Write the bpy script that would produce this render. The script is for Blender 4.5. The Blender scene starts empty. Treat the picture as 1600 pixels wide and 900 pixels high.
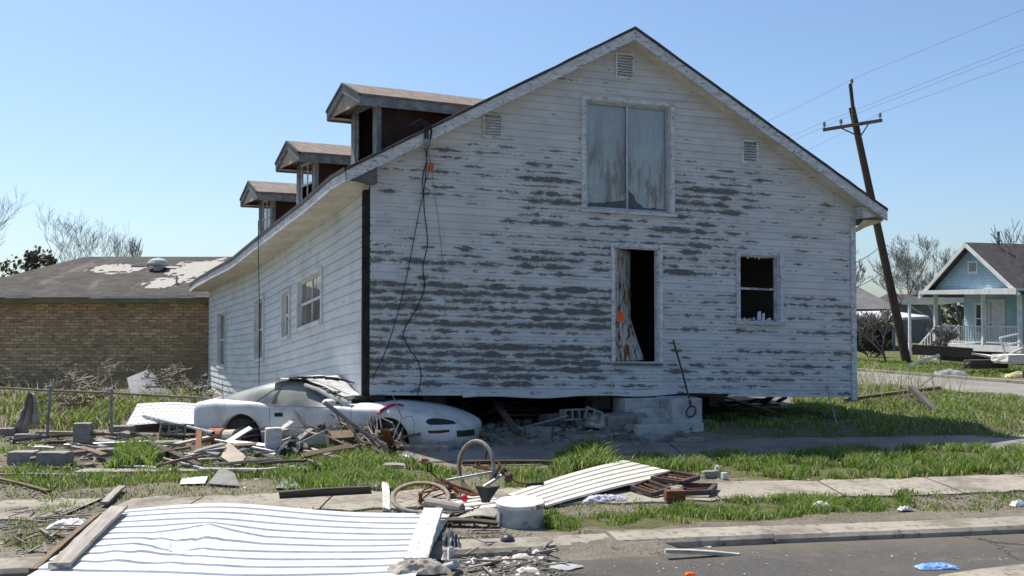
import bpy, bmesh, math, random
import numpy as np
from mathutils import Vector, Matrix, noise as mnoise
from mathutils.bvhtree import BVHTree

random.seed(11); NR = np.random.default_rng(5)
SC = bpy.context.scene; COL = SC.collection
R = math.radians

# ------------------------------------------------------------------ camera, sky, sun, exposure
EYE = 2.1
PITCH = math.atan(47 / 1600)
cam_d = bpy.data.cameras.new('camera'); cam = bpy.data.objects.new('camera', cam_d); COL.objects.link(cam)
cam_d.lens = 36; cam_d.sensor_width = 36; cam_d.clip_end = 3000; cam_d.clip_start = .1
cam.location = (0, 0, EYE); cam.rotation_euler = (math.pi / 2 + PITCH, 0, 0)
SC.camera = cam
SUN_VEC = Vector((-.42, .42, 1.0)).normalized()
SUN_EL = math.asin(SUN_VEC.z); SUN_AZ = math.atan2(SUN_VEC.x, SUN_VEC.y)
world = bpy.data.worlds.new('World'); SC.world = world; world.use_nodes = True
wn = world.node_tree.nodes; wl = world.node_tree.links
sky = wn.new('ShaderNodeTexSky'); sky.sky_type = 'NISHITA'; sky.sun_disc = False
sky.sun_elevation = SUN_EL; sky.sun_rotation = SUN_AZ
sky.air_density = .9; sky.dust_density = 1.3; sky.ozone_density = 1.5; sky.altitude = 0
bg = wn['Background']; bg.inputs['Strength'].default_value = .110
wb = wn.new('ShaderNodeMix'); wb.data_type = 'RGBA'; wb.blend_type = 'MULTIPLY'; wb.inputs[0].default_value = 1; wb.inputs[7].default_value = (.85, .96, 1.05, 1)
wl.new(sky.outputs[0], wb.inputs[6]); wl.new(wb.outputs[2], bg.inputs['Color'])
sun_d = bpy.data.lights.new('sun', 'SUN'); sun = bpy.data.objects.new('sun', sun_d); COL.objects.link(sun)
sun_d.energy = 4.9; sun_d.angle = R(.5); sun_d.color = (1, .955, .88)
sun.rotation_euler = SUN_VEC.to_track_quat('Z', 'Y').to_euler(); sun.location = SUN_VEC * 60
vs = SC.view_settings
SC.display_settings.display_device = 'sRGB'
vs.view_transform = 'Standard'; vs.look = 'None'; vs.exposure = .48; vs.gamma = 1; vs.use_curve_mapping = False
SC.cycles.max_bounces = 6; SC.cycles.transparent_max_bounces = 12
SC.cycles.use_denoising = True

# ------------------------------------------------------------------ helpers
def ray(px, py):
    cx = (px - 800) / 1600; cy = (450 - py) / 1600
    c, s = math.cos(PITCH), math.sin(PITCH)
    return Vector((cx, c - cy * s, s + cy * c))
EYEV = Vector((0, 0, EYE))
def G(px, py, z=0.0):
    d = ray(px, py); return EYEV + d * ((z - EYE) / d.z)
def AT(px, py, y):
    d = ray(px, py); return EYEV + d * (y / d.y)
def proj(p):
    v = Vector(p) - EYEV; c, s = math.cos(PITCH), math.sin(PITCH)
    f = v.y * c + v.z * s; u = -v.y * s + v.z * c
    return 800 + 1600 * v.x / f, 450 - 1600 * u / f

ROOTM = {}
def props(o, label=None, cat=None, group=None, kind=None):
    if label: o['label'] = label
    if cat: o['category'] = cat
    if group: o['group'] = group
    if kind: o['kind'] = kind
    return o
def thing(name, label, cat, loc=(0, 0, 0), rotz=0, group=None):
    o = bpy.data.objects.new(name, None); COL.objects.link(o)
    o.empty_display_size = .3
    o.location = loc; o.rotation_euler = (0, 0, rotz)
    ROOTM[o.name] = Matrix.Translation(Vector(loc)) @ Matrix.Rotation(rotz, 4, 'Z')
    return props(o, label, cat, group)

class MB:
    def __init__(s): s.v = []; s.f = []
    def add(s, vs, fs):
        b = len(s.v); s.v += [Vector(p) for p in vs]; s.f += [tuple(b + i for i in f) for f in fs]
    def poly(s, pts): s.add(pts, [tuple(range(len(pts)))])
    def hexa(s, p):   # 8 pts: bottom loop 0-3, top loop 4-7
        s.add(p, [(3, 2, 1, 0), (4, 5, 6, 7), (0, 1, 5, 4), (1, 2, 6, 5), (2, 3, 7, 6), (3, 0, 4, 7)])
    def box(s, c, size, rz=0, M=None):
        x, y, z = size[0] / 2, size[1] / 2, size[2] / 2
        p = [Vector(q) for q in ((-x, -y, -z), (x, -y, -z), (x, y, -z), (-x, y, -z), (-x, -y, z), (x, -y, z), (x, y, z), (-x, y, z))]
        T = M if M is not None else Matrix.Translation(Vector(c)) @ Matrix.Rotation(rz, 4, 'Z')
        s.hexa([T @ q for q in p])
    def beam(s, a, b, w, h, up=(0, 0, 1)):
        a, b = Vector(a), Vector(b); d = (b - a).normalized(); up = Vector(up)
        if abs(d.dot(up)) > .98: up = Vector((0, 1, 0)) if abs(d.y) < .9 else Vector((1, 0, 0))
        sd = d.cross(up).normalized(); u = sd.cross(d)
        q = lambda c, i, j: c + sd * (i * w / 2) + u * (j * h / 2)
        s.hexa([q(a, -1, -1), q(a, 1, -1), q(b, 1, -1), q(b, -1, -1), q(a, -1, 1), q(a, 1, 1), q(b, 1, 1), q(b, -1, 1)])
    def tube(s, pts, r, n=6, cap=True):
        pts = [Vector(p) for p in pts]; m = len(pts); b = len(s.v)
        rs = r if isinstance(r, (list, tuple)) else [r] * m
        d0 = (pts[1] - pts[0]).normalized()
        ref = Vector((0, 0, 1)) if abs(d0.z) < .9 else Vector((1, 0, 0))
        e = d0.cross(ref).normalized()
        for i in range(m):
            d = (pts[min(i + 1, m - 1)] - pts[max(i - 1, 0)])
            d = d.normalized() if d.length > 1e-9 else d0
            e = e - d * e.dot(d)
            e = e.normalized() if e.length > 1e-6 else d.orthogonal().normalized()
            g = d.cross(e)
            for k in range(n):
                t = 2 * math.pi * k / n
                s.v.append(pts[i] + (e * math.cos(t) + g * math.sin(t)) * rs[i])
        for i in range(m - 1):
            for k in range(n):
                k2 = (k + 1) % n
                s.f.append((b + i * n + k, b + i * n + k2, b + (i + 1) * n + k2, b + (i + 1) * n + k))
        if cap:
            s.f.append(tuple(b + k for k in reversed(range(n)))); s.f.append(tuple(b + (m - 1) * n + k for k in range(n)))
    def lathe(s, prof, n=20, M=Matrix.Identity(4), cap=True):
        b = len(s.v); m = len(prof)
        for r, z in prof:
            for k in range(n):
                t = 2 * math.pi * k / n
                s.v.append(M @ Vector((r * math.cos(t), r * math.sin(t), z)))
        for i in range(m - 1):
            for k in range(n):
                k2 = (k + 1) % n
                s.f.append((b + i * n + k, b + i * n + k2, b + (i + 1) * n + k2, b + (i + 1) * n + k))
        if cap:
            s.f.append(tuple(b + k for k in reversed(range(n)))); s.f.append(tuple(b + (m - 1) * n + k for k in range(n)))
    def ball(s, c, r, n=12, m=8, M=None, jit=0):
        r = Vector(r) if not isinstance(r, (int, float)) else Vector((r, r, r))
        T = Matrix.Translation(Vector(c)) @ (M if M is not None else Matrix.Identity(4))
        b = len(s.v)
        s.v.append(T @ Vector((0, 0, -r.z)))
        for i in range(1, m):
            a = -math.pi / 2 + math.pi * i / m
            for k in range(n):
                t = 2 * math.pi * k / n; j = 1 + random.uniform(-jit, jit)
                s.v.append(T @ Vector((r.x * math.cos(a) * math.cos(t) * j, r.y * math.cos(a) * math.sin(t) * j, r.z * math.sin(a) * j)))
        s.v.append(T @ Vector((0, 0, r.z))); top = len(s.v) - 1
        for k in range(n):
            k2 = (k + 1) % n
            s.f.append((b, b + 1 + k2, b + 1 + k)); s.f.append((top, top - n + k, top - n + k2))
        for i in range(m - 2):
            for k in range(n):
                k2 = (k + 1) % n
                s.f.append((b + 1 + i * n + k, b + 1 + i * n + k2, b + 1 + (i + 1) * n + k2, b + 1 + (i + 1) * n + k))
    def grid(s, rows, closed=False):   # rows: list of lists of points
        b = len(s.v); m = len(rows[0])
        for r in rows: s.v += [Vector(p) for p in r]
        for i in range(len(rows) - 1):
            for k in range(m - (0 if closed else 1)):
                k2 = (k + 1) % m
                s.f.append((b + i * m + k, b + i * m + k2, b + (i + 1) * m + k2, b + (i + 1) * m + k))
    def build(s, name, mat, parent=None, label=None, cat=None, group=None, kind=None, smooth=False, world=False, normals=False, bevel=0):
        me = bpy.data.meshes.new(name)
        o = bpy.data.objects.new(name, me)
        COL.objects.link(o)
        if parent is not None:
            Mr = ROOTM[parent.name]; ROOTM[o.name] = Mr; Mi = Mr.inverted()
            vs = [Mi @ p for p in s.v]; o.parent = parent
        elif world or not s.v:
            vs = s.v; ROOTM[o.name] = Matrix.Identity(4)
        else:
            lo = [min(p[i] for p in s.v) for i in range(3)]; hi = [max(p[i] for p in s.v) for i in range(3)]
            c = Vector(((lo[0] + hi[0]) / 2, (lo[1] + hi[1]) / 2, lo[2]))
            vs = [p - c for p in s.v]; o.location = c; ROOTM[o.name] = Matrix.Translation(c)
        me.from_pydata([tuple(p) for p in vs], [], s.f); me.update()
        if normals:
            bm = bmesh.new(); bm.from_mesh(me); bmesh.ops.recalc_face_normals(bm, faces=bm.faces); bm.to_mesh(me); bm.free()
        if smooth:
            for p in me.polygons: p.use_smooth = True
        for m in (mat if isinstance(mat, (list, tuple)) else [mat]): me.materials.append(m)
        if bevel:
            bv = o.modifiers.new('bevel', 'BEVEL'); bv.width = bevel; bv.segments = 1; bv.limit_method = 'ANGLE'
        return props(o, label, cat, group, kind)

def local_obj(name, verts, faces, M, mat, label=None, cat=None, group=None, kind=None, smooth=False, bevel=0):
    """one mesh modelled along its own axes (x = length) and placed by matrix M"""
    me = bpy.data.meshes.new(name); me.from_pydata([tuple(v) for v in verts], [], faces); me.update()
    if smooth:
        for p in me.polygons: p.use_smooth = True
    me.materials.append(mat)
    o = bpy.data.objects.new(name, me); COL.objects.link(o); o.matrix_world = M; ROOTM[o.name] = M.copy()
    if bevel:
        bv = o.modifiers.new('bevel', 'BEVEL'); bv.width = bevel; bv.segments = 1; bv.limit_method = 'ANGLE'
    return props(o, label, cat, group, kind)
def frame(a, b, roll=0.0):
    a, b = Vector(a), Vector(b); d = (b - a).normalized()
    up = Vector((0, 0, 1)) if abs(d.z) < .95 else Vector((0, 1, 0))
    y = up.cross(d).normalized(); z = d.cross(y)
    M = Matrix((d, y, z)).transposed().to_4x4(); M.translation = a
    return M @ Matrix.Rotation(roll, 4, 'X'), (b - a).length
def plank(name, label, cat, a, b, w, t, mat, roll=0.0, group=None, jag=.02):
    M, L = frame(a, b, roll); n = max(3, int(L / .12)); mb = MB(); rows = []
    rg = random.Random(hash((round(M.translation.x, 3), round(L, 3))) & 0xffff)
    for i in range(n + 1):
        x = L * i / n; j = lambda k=.004: rg.uniform(-k, k)
        if i in (0, n): e = [x + rg.uniform(-jag, jag) for _ in range(4)]
        else: e = [x] * 4
        bow = .01 * math.sin(math.pi * i / n)
        rows.append([(e[0], -w / 2 + j(), bow - t / 2), (e[1], w / 2 + j(), bow - t / 2), (e[2], w / 2 + j(), bow + t / 2 + j(.002)), (e[3], -w / 2 + j(), bow + t / 2 + j(.002))])
    mb.grid(rows, closed=True); m = len(mb.v)
    mb.f += [(0, 1, 2, 3), (m - 1, m - 2, m - 3, m - 4)]
    return local_obj(name, mb.v, mb.f, M, mat, label, cat, group, bevel=min(.004, t / 5))
def pipe(name, label, cat, a, b, r, mat, group=None, bend=0.0, n=8, hollow=True):
    M, L = frame(a, b); mb = MB()
    pts = [(L * i / 8, 0, bend * math.sin(math.pi * i / 8)) for i in range(9)]
    mb.tube(pts, r, n, cap=not hollow)
    if hollow: 
        q = MB(); q.tube(pts, r * .82, n, cap=False); b0 = len(mb.v); mb.v += q.v; mb.f += [tuple(b0 + i for i in reversed(f)) for f in q.f]
        m8 = len(pts) - 1
        for k in range(n):
            k2 = (k + 1) % n
            mb.f.append((k, b0 + k, b0 + k2, k2)); mb.f.append((m8 * n + k2, b0 + m8 * n + k2, b0 + m8 * n + k, m8 * n + k))
    return local_obj(name, mb.v, mb.f, M, mat, label, cat, group, smooth=False)
def rmat(c, yaw, pitch=0, roll=0):
    return Matrix.Translation(Vector(c)) @ Matrix.Rotation(yaw, 4, 'Z') @ Matrix.Rotation(pitch, 4, 'Y') @ Matrix.Rotation(roll, 4, 'X')

# ------------------------------------------------------------------ materials
class Sh:
    def __init__(s, name):
        s.m = bpy.data.materials.new(name); s.m.use_nodes = True
        s.nt = s.m.node_tree; s.n = s.nt.nodes; s.l = s.nt.links
        s.p = s.n['Principled BSDF']; s.tc = s.n.new('ShaderNodeTexCoord')
        s.p.inputs['Specular IOR Level'].default_value = .3
    def set(s, inp, v):
        if hasattr(v, 'is_output'): s.l.new(v, inp)
        elif isinstance(v, (tuple, list)) and inp.type == 'RGBA': inp.default_value = (*v[:3], 1)
        else: inp.default_value = v
    def obj(s, sc=(1, 1, 1)):
        mp = s.n.new('ShaderNodeMapping'); mp.inputs['Scale'].default_value = sc
        s.l.new(s.tc.outputs['Object'], mp.inputs['Vector']); return mp.outputs[0]
    def pos(s, sc=(1, 1, 1)):
        g = s.n.new('ShaderNodeNewGeometry')
        mp = s.n.new('ShaderNodeMapping'); mp.inputs['Scale'].default_value = sc
        s.l.new(g.outputs['Position'], mp.inputs['Vector']); return mp.outputs[0]
    def sep(s, v):
        x = s.n.new('ShaderNodeSeparateXYZ'); s.l.new(v, x.inputs[0]); return x.outputs
    def comb(s, x, y, z):
        c = s.n.new('ShaderNodeCombineXYZ')
        for i, v in enumerate((x, y, z)): s.set(c.inputs[i], v)
        return c.outputs[0]
    def math(s, op, a, b=0.0, c=0.0, clamp=False):
        m = s.n.new('ShaderNodeMath'); m.operation = op; m.use_clamp = clamp
        for i, v in enumerate((a, b, c)): s.set(m.inputs[i], v)
        return m.outputs[0]
    def noise(s, vec, scale=5, detail=5, rough=.6, dist=0):
        t = s.n.new('ShaderNodeTexNoise'); s.set(t.inputs['Vector'], vec)
        t.inputs['Scale'].default_value = scale; t.inputs['Detail'].default_value = detail
        t.inputs['Roughness'].default_value = rough; t.inputs['Distortion'].default_value = dist
        return t.outputs['Fac']
    def vor(s, vec, scale=5, feat='F1', out='Distance', rnd=1):
        t = s.n.new('ShaderNodeTexVoronoi'); t.feature = feat; s.set(t.inputs['Vector'], vec); t.inputs['Scale'].default_value = scale
        t.inputs['Randomness'].default_value = rnd
        return t.outputs[out]
    def white(s, vec):
        t = s.n.new('ShaderNodeTexWhiteNoise'); t.noise_dimensions = '3D'; s.set(t.inputs['Vector'], vec); return t.outputs['Value']
    def ss(s, v, a, b, lo=0.0, hi=1.0):
        m = s.n.new('ShaderNodeMapRange'); m.interpolation_type = 'SMOOTHSTEP'
        s.set(m.inputs['Value'], v)
        if a > b: a, b, lo, hi = b, a, hi, lo
        for k, x in (('From Min', a), ('From Max', b), ('To Min', lo), ('To Max', hi)): m.inputs[k].default_value = x
        return m.outputs[0]
    def mix(s, f, a, b, op='MIX'):
        m = s.n.new('ShaderNodeMix'); m.data_type = 'RGBA'; m.blend_type = op
        s.set(m.inputs[0], f); s.set(m.inputs[6], a); s.set(m.inputs[7], b); return m.outputs[2]
    def rand(s):
        return s.n.new('ShaderNodeObjectInfo').outputs['Random']
    def attr(s, nm):
        a = s.n.new('ShaderNodeAttribute'); a.attribute_name = nm; return a.outputs['Fac']
    def bump(s, h, st=.3, d=.01):
        b = s.n.new('ShaderNodeBump'); b.inputs['Strength'].default_value = st; b.inputs['Distance'].default_value = d
        s.set(b.inputs['Height'], h); s.l.new(b.outputs[0], s.p.inputs['Normal'])
    def out(s, col, rough=.8, metal=0.0, spec=None):
        s.set(s.p.inputs['Base Color'], col); s.set(s.p.inputs['Roughness'], rough); s.set(s.p.inputs['Metallic'], metal)
        if spec is not None: s.p.inputs['Specular IOR Level'].default_value = spec
        return s.m
def mat(name, c1, c2=None, c3=None, scale=6, rough=.8, bump=.25, bs=60, bd=.006, metal=0.0, st=(1, 1, 1), lo=.4, hi=.62, var=.25, spec=None, lo3=.55, hi3=.7):
    s = Sh(name); v = s.obj(st)
    c = c1
    if c2: c = s.mix(s.ss(s.noise(v, scale, 8, .65), lo, hi), c1, c2)
    if c3: c = s.mix(s.ss(s.noise(v, scale * 2.7, 8, .7), lo3, hi3), c, c3)
    r = s.math('MULTIPLY_ADD', s.rand(), var, 1 - var / 2)
    fine = s.math('MULTIPLY_ADD', s.noise(v, bs * .5, 4, .6), .5, .75)
    c = s.mix(1.0, c, s.comb(s.math('MULTIPLY', r, fine), s.math('MULTIPLY', r, fine), s.math('MULTIPLY', r, fine)), 'MULTIPLY')
    if bump: s.bump(s.noise(v, bs, 5, .65), bump, bd)
    return s.out(c, rough, metal, spec)
def glass(name, tint=(.5, .55, .58), tr=.6, dirt=(.2, .21, .2), dirtf=.35):
    s = Sh(name)
    t = s.n.new('ShaderNodeBsdfTransparent'); t.inputs[0].default_value = (*tint, 1)
    g = s.n.new('ShaderNodeBsdfGlossy'); g.inputs['Roughness'].default_value = .04
    f = s.n.new('ShaderNodeFresnel'); f.inputs[0].default_value = 1.5
    m1 = s.n.new('ShaderNodeMixShader'); s.l.new(f.outputs[0], m1.inputs[0]); s.l.new(t.outputs[0], m1.inputs[1]); s.l.new(g.outputs[0], m1.inputs[2])
    s.out(dirt, .9)
    m2 = s.n.new('ShaderNodeMixShader'); s.l.new(s.ss(s.noise(s.obj(), 3, 6), .2, .9, dirtf * .4, dirtf * 1.5), m2.inputs[0])
    s.l.new(m1.outputs[0], m2.inputs[1]); s.l.new(s.p.outputs[0], m2.inputs[2])
    s.l.new(m2.outputs[0], s.n['Material Output'].inputs[0]); return s.m

WHITEP = (.605, .61, .615); GREYW = (.080, .077, .076)
def siding_mat(name, paint, heavy=True, ex=.13):
    s = Sh(name); v = s.obj(); x, y, z = s.sep(v)
    if heavy:
        w = s.math('ADD', z, s.math('MULTIPLY_ADD', x, .0263, -.81))
    else:
        w = s.attr('wv'); x = s.attr('wu')
    row = s.math('FLOOR', s.math('DIVIDE', w, ex)); fr = s.math('FRACT', s.math('DIVIDE', w, ex))
    rn = s.white(s.comb(row, 3.1, 7.7))
    n1 = s.noise(s.comb(s.math('MULTIPLY', x, 2.0), s.math('MULTIPLY', row, 5.37), s.math('MULTIPLY', fr, .3)), 1.0, 8, .70)
    n2 = s.noise(s.comb(s.math('MULTIPLY', x, 6.5), s.math('MULTIPLY', row, 3.1), s.math('MULTIPLY', w, 40.0)), 1.0, 7, .76)
    n3 = s.noise(s.comb(s.math('MULTIPLY', x, 34.0), 0.0, s.math('MULTIPLY', w, 90.0)), 1.0, 4, .7)
    if heavy:
        a = s.math('MULTIPLY', s.ss(w, 2.95, 2.3), s.ss(x, 5.4, 3.8))
        a = s.math('MULTIPLY', a, s.ss(w, .10, .45, .45, 1.0)); a = s.math('MULTIPLY', a, s.ss(w, 1.9, 1.5, .84, 1.02))
        b = s.math('MULTIPLY', s.math('MULTIPLY', s.ss(w, 4.5, 3.8), s.ss(w, 1.7, 2.4)), s.math('MULTIPLY', s.ss(x, 1.2, 3.2), s.ss(x, 8.2, 6.4)))
        c = s.math('MULTIPLY', s.ss(w, 2.4, 1.6), s.ss(x, 4.6, 6.0, 0.0, .52))
        bias = s.math('MAXIMUM', s.math('MAXIMUM', a, s.math('MULTIPLY', b, .86)), c)
        bias = s.math('MAXIMUM', bias, s.ss(w, 5.6, 3.6, .0, .30))
        k = s.math('MULTIPLY_ADD', bias, .25, -.755)
    else:
        k = s.math('MULTIPLY_ADD', s.ss(x, 2.0, 0.0), .07, -.86)
    m = s.math('ADD', s.math('MULTIPLY_ADD', n1, 1.15, s.math('MULTIPLY', n2, .74)), k)
    m = s.math('ADD', m, s.math('MULTIPLY_ADD', rn, .15, s.math('MULTIPLY', n3, .46)))
    m = s.math('ADD', m, s.math('MULTIPLY', s.math('ABSOLUTE', s.math('SUBTRACT', fr, .48)), -.46))
    mask = s.math('MULTIPLY', s.ss(m, .57, .70), s.ss(n2, .30, .46, .55, 1.0))
    dirt = s.ss(s.noise(s.comb(s.math('MULTIPLY', x, 1.5), 0.0, s.math('MULTIPLY', w, 3.0)), 1.0, 7, .7), .35, .7)
    pc = s.mix(dirt, paint, tuple(q * .80 for q in paint))
    pc = s.mix(s.math('MULTIPLY', s.ss(n3, .55, .75), .35), pc, tuple(q * .5 for q in paint))
    wc = s.mix(s.ss(n3, .3, .7), GREYW, (.17, .165, .16))
    col = s.mix(mask, pc, wc)
    if not heavy:
        st = s.ss(s.noise(s.comb(s.math('MULTIPLY', x, .8), 2.0, s.math('MULTIPLY', w, .5)), 1.3, 5, .65), .52, .75)
        col = s.mix(s.math('MULTIPLY', st, .5), col, (.26, .30, .34))
        line = s.ss(fr, .10, .02)
        col = s.mix(s.math('MULTIPLY', line, .5), col, (.26, .20, .14))
    else:
        line = s.ss(fr, .12, .03)
        col = s.mix(s.math('MULTIPLY', line, .7), col, (.50, .44, .36))
    s.bump(s.math('MULTIPLY_ADD', mask, -.6, n3), .35, .006)
    return s.out(col, .75)

MT = {}
MT['siding'] = siding_mat('peeling_siding', WHITEP, True)
MT['side_siding'] = siding_mat('side_siding', (.67, .69, .68), False)
MT['trim'] = mat('peeling_trim', (.66, .67, .68), (.5, .5, .5), (.14, .14, .14), scale=5, st=(1, 1, 2.5), bs=40, lo3=.56, hi3=.62)
MT['trimworn'] = mat('worn_trim', (.52, .53, .54), (.30, .31, .32), (.13, .13, .14), scale=4, bs=40, lo3=.5, hi3=.6)
MT['sidetrim'] = mat('side_trim', (.66, .66, .64), (.54, .53, .50), scale=4, bs=30)
MT['soffit'] = mat('soffit_paint', (.64, .60, .50), (.52, .48, .40), (.3, .25, .2), scale=2, bs=20, lo3=.66, hi3=.75)
MT['shingle'] = mat('brown_shingles', (.15, .115, .095), (.22, .17, .14), (.10, .08, .07), scale=5, bs=50, bump=.6, bd=.02)
MT['shingle_edge'] = mat('shingle_edge', (.05, .046, .045), (.085, .078, .07), bs=60)
MT['cheek'] = mat('dark_brown_panel', (.030, .017, .014), (.045, .026, .020), scale=3, bs=60, rough=.9)
MT['dormertrim'] = mat('grey_green_trim', (.14, .16, .16), (.24, .26, .26), (.06, .06, .055), scale=6, bs=40)
MT['black'] = mat('black_void', (.012, .011, .010), (.03, .026, .022), scale=4)
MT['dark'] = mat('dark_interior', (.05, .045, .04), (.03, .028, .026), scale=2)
MT['greypanel'] = mat('grey_eave_panel', (.11, .11, .115), (.15, .15, .155), (.5, .5, .5), scale=12, lo3=.66, hi3=.7)
MT['glass'] = glass('window_glass', (.92, .95, .97), dirt=(.3, .31, .31), dirtf=.2)
MT['darkglass'] = glass('dim_window_glass', (.16, .18, .18), dirt=(.13, .13, .12), dirtf=.8)
MT['alu'] = mat('aluminium', (.45, .48, .50), (.35, .38, .40), rough=.5, metal=.3, bump=.05)
MT['rustdoor'] = mat('rusty_white_door', (.56, .55, .52), (.42, .40, .37), (.17, .062, .02), scale=2.4, st=(1.6, 1.6, .55), lo3=.50, hi3=.56, bs=40)
MT['orange'] = mat('orange_paper', (.85, .13, .03), (.75, .10, .02), bump=0, var=0)
MT['concrete'] = mat('concrete', (.33, .31, .28), (.24, .22, .195), (.14, .13, .115), scale=3, bs=50, bump=.4, lo3=.58, hi3=.72)
MT['pconcrete'] = mat('painted_concrete', (.46, .46, .45), (.33, .32, .31), (.16, .15, .14), scale=3, bs=40, bump=.35, lo3=.58, hi3=.7)
MT['cinder'] = mat('cinder_block', (.27, .255, .235), (.20, .19, .17), (.12, .11, .10), scale=9, bs=90, bump=.6, lo3=.6, hi3=.7)
MT['wood'] = mat('weathered_wood', (.36, .33, .28), (.25, .225, .19), (.14, .12, .10), scale=5, st=(.35, 4, 4), bs=40, bump=.4)
MT['whitewood'] = mat('white_painted_wood', (.62, .60, .55), (.48, .45, .40), (.22, .19, .16), scale=4, st=(.6, 3, 3), bs=40, lo3=.57, hi3=.64)
MT['darkwood'] = mat('dark_wet_wood', (.055, .042, .034), (.09, .07, .055), (.03, .025, .02), scale=5, st=(.4, 4, 4), bs=40, bump=.4)
MT['brownwood'] = mat('brown_wood', (.20, .14, .09), (.13, .09, .06), scale=5, st=(.4, 4, 4), bs=40, bump=.4)
MT['wire'] = mat('black_cable', (.018, .018, .02), bump=0, rough=.6)
MT['greymetal'] = mat('grey_metal', (.28, .29, .30), (.20, .20, .20), (.2, .12, .08), scale=8, rough=.5, metal=.4, lo3=.66, hi3=.75)
MT['silver'] = mat('silver_tube', (.34, .35, .36), (.24, .24, .24), (.22, .12, .07), scale=14, rough=.4, metal=.5, lo3=.62, hi3=.7)
MT['rust'] = mat('rusty_iron', (.19, .075, .032), (.11, .045, .022), (.07, .035, .02), scale=14, bs=90, bump=.5)
MT['darkiron'] = mat('dark_iron', (.05, .043, .04), (.09, .06, .045), scale=10, bs=80, rough=.7)
MT['rubber'] = mat('black_rubber', (.028, .027, .027), (.05, .048, .045), scale=6, rough=.85)
MT['tyre'] = mat('dusty_tyre', (.22, .205, .18), (.30, .28, .25), (.12, .11, .10), scale=16, rough=.9)
MT['terracotta'] = mat('terracotta', (.36, .15, .075), (.26, .11, .06), (.16, .08, .05), scale=9)
MT['mudrag'] = mat('muddy_cloth', (.40, .36, .31), (.24, .21, .17), (.42, .40, .37), scale=9, bs=50, bump=.5)
# ------------------------------------------------------------------ the big white house
TH = R(17.0)
HA = Vector((-2.39, 17.2, 0))
HU = Vector((math.cos(TH), math.sin(TH), 0)); HN = Vector((math.sin(TH), -math.cos(TH), 0)); ZZ = Vector((0, 0, 1))
def z0(u): return .81 - .0263 * u
def fw(px, py, o=0.0):
    d = ray(px, py); P0 = HA + HN * o
    t = (P0 - EYEV).dot(HN) / d.dot(HN); p = EYEV + d * t
    return (p - HA).dot(HU), p.z
def fv(px, py, o=0.0):
    u, z = fw(px, py, o); return u, z - z0(u)
def FM(u, v, o=0.0): return HA + HU * u + HN * o + ZZ * (z0(u) + v)
def FZ(u, z, o=0.0): return HA + HU * u + HN * o + ZZ * z

house = thing('white_house', 'two storey white clapboard house with peeling paint, knocked off its piers onto a car', 'house', (HA.x, HA.y, 0), TH)
RL = fw(541, 262, .4); RA = fw(992, 42, .4); RR = fw(1386, 326, .4)
def zroof(u):
    if u < RA[0]: return RL[1] + (RA[1] - RL[1]) * (u - RL[0]) / (RA[0] - RL[0])
    return RA[1] + (RR[1] - RA[1]) * (u - RA[0]) / (RR[0] - RA[0])
UW = fw(1336, 500)[0]      # wall width
SOFL = RL[1] - .20; SOFR = RR[1] - .16

# side wall curve
_wp = [(-2.39, 17.2)] + [((px - 800) / 1600 * d, d) for px, d in ((501, 19.5), (438, 22.0), (390, 24.5), (354, 27.0), (336, 29.5), (327, 31.5))]
def catmull(P, n=12):
    out = []
    P = [2 * np.array(P[0]) - np.array(P[1])] + [np.array(p) for p in P] + [2 * np.array(P[-1]) - np.array(P[-2])]
    for i in range(1, len(P) - 2):
        for k in range(n):
            t = k / n
            out.append(.5 * (2 * P[i] + (P[i + 1] - P[i - 1]) * t + (2 * P[i - 1] - 5 * P[i] + 4 * P[i + 1] - P[i + 2]) * t * t + (3 * P[i] - P[i - 1] - 3 * P[i + 1] + P[i + 2]) * t ** 3))
    out.append(P[-2]); return np.array(out)
WC = catmull(_wp); WS = np.concatenate([[0], np.cumsum(np.hypot(*np.diff(WC, axis=0).T))]); WLEN = float(WS[-1])
def W(s): return Vector((float(np.interp(s, WS, WC[:, 0])), float(np.interp(s, WS, WC[:, 1])), 0))
def Tn(s):
    a, b = W(max(0, s - .4)), W(min(WLEN, s + .4)); return (b - a).normalized()
def On(s):
    t = Tn(s); return Vector((-t.y, t.x, 0))
_dz = [17.2, 19, 21.4, 24, 27, 31.5]
def ztop(s): return float(np.interp(W(s).y, _dz, [4.36, 4.02, 3.66, 3.27, 3.05, 2.93]))
def zbot(s): return float(np.interp(W(s).y, [17.2, 18.8, 20.5, 22.5, 25, 31.5], [.81, .70, .48, .25, .08, -.08]))
VH = 3.3
def SM(s, v, o=0.0):
    b, t = zbot(s), ztop(s); p = W(s) + On(s) * o; p.z = b + (t + .1 - b) * v / VH; return p

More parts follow.
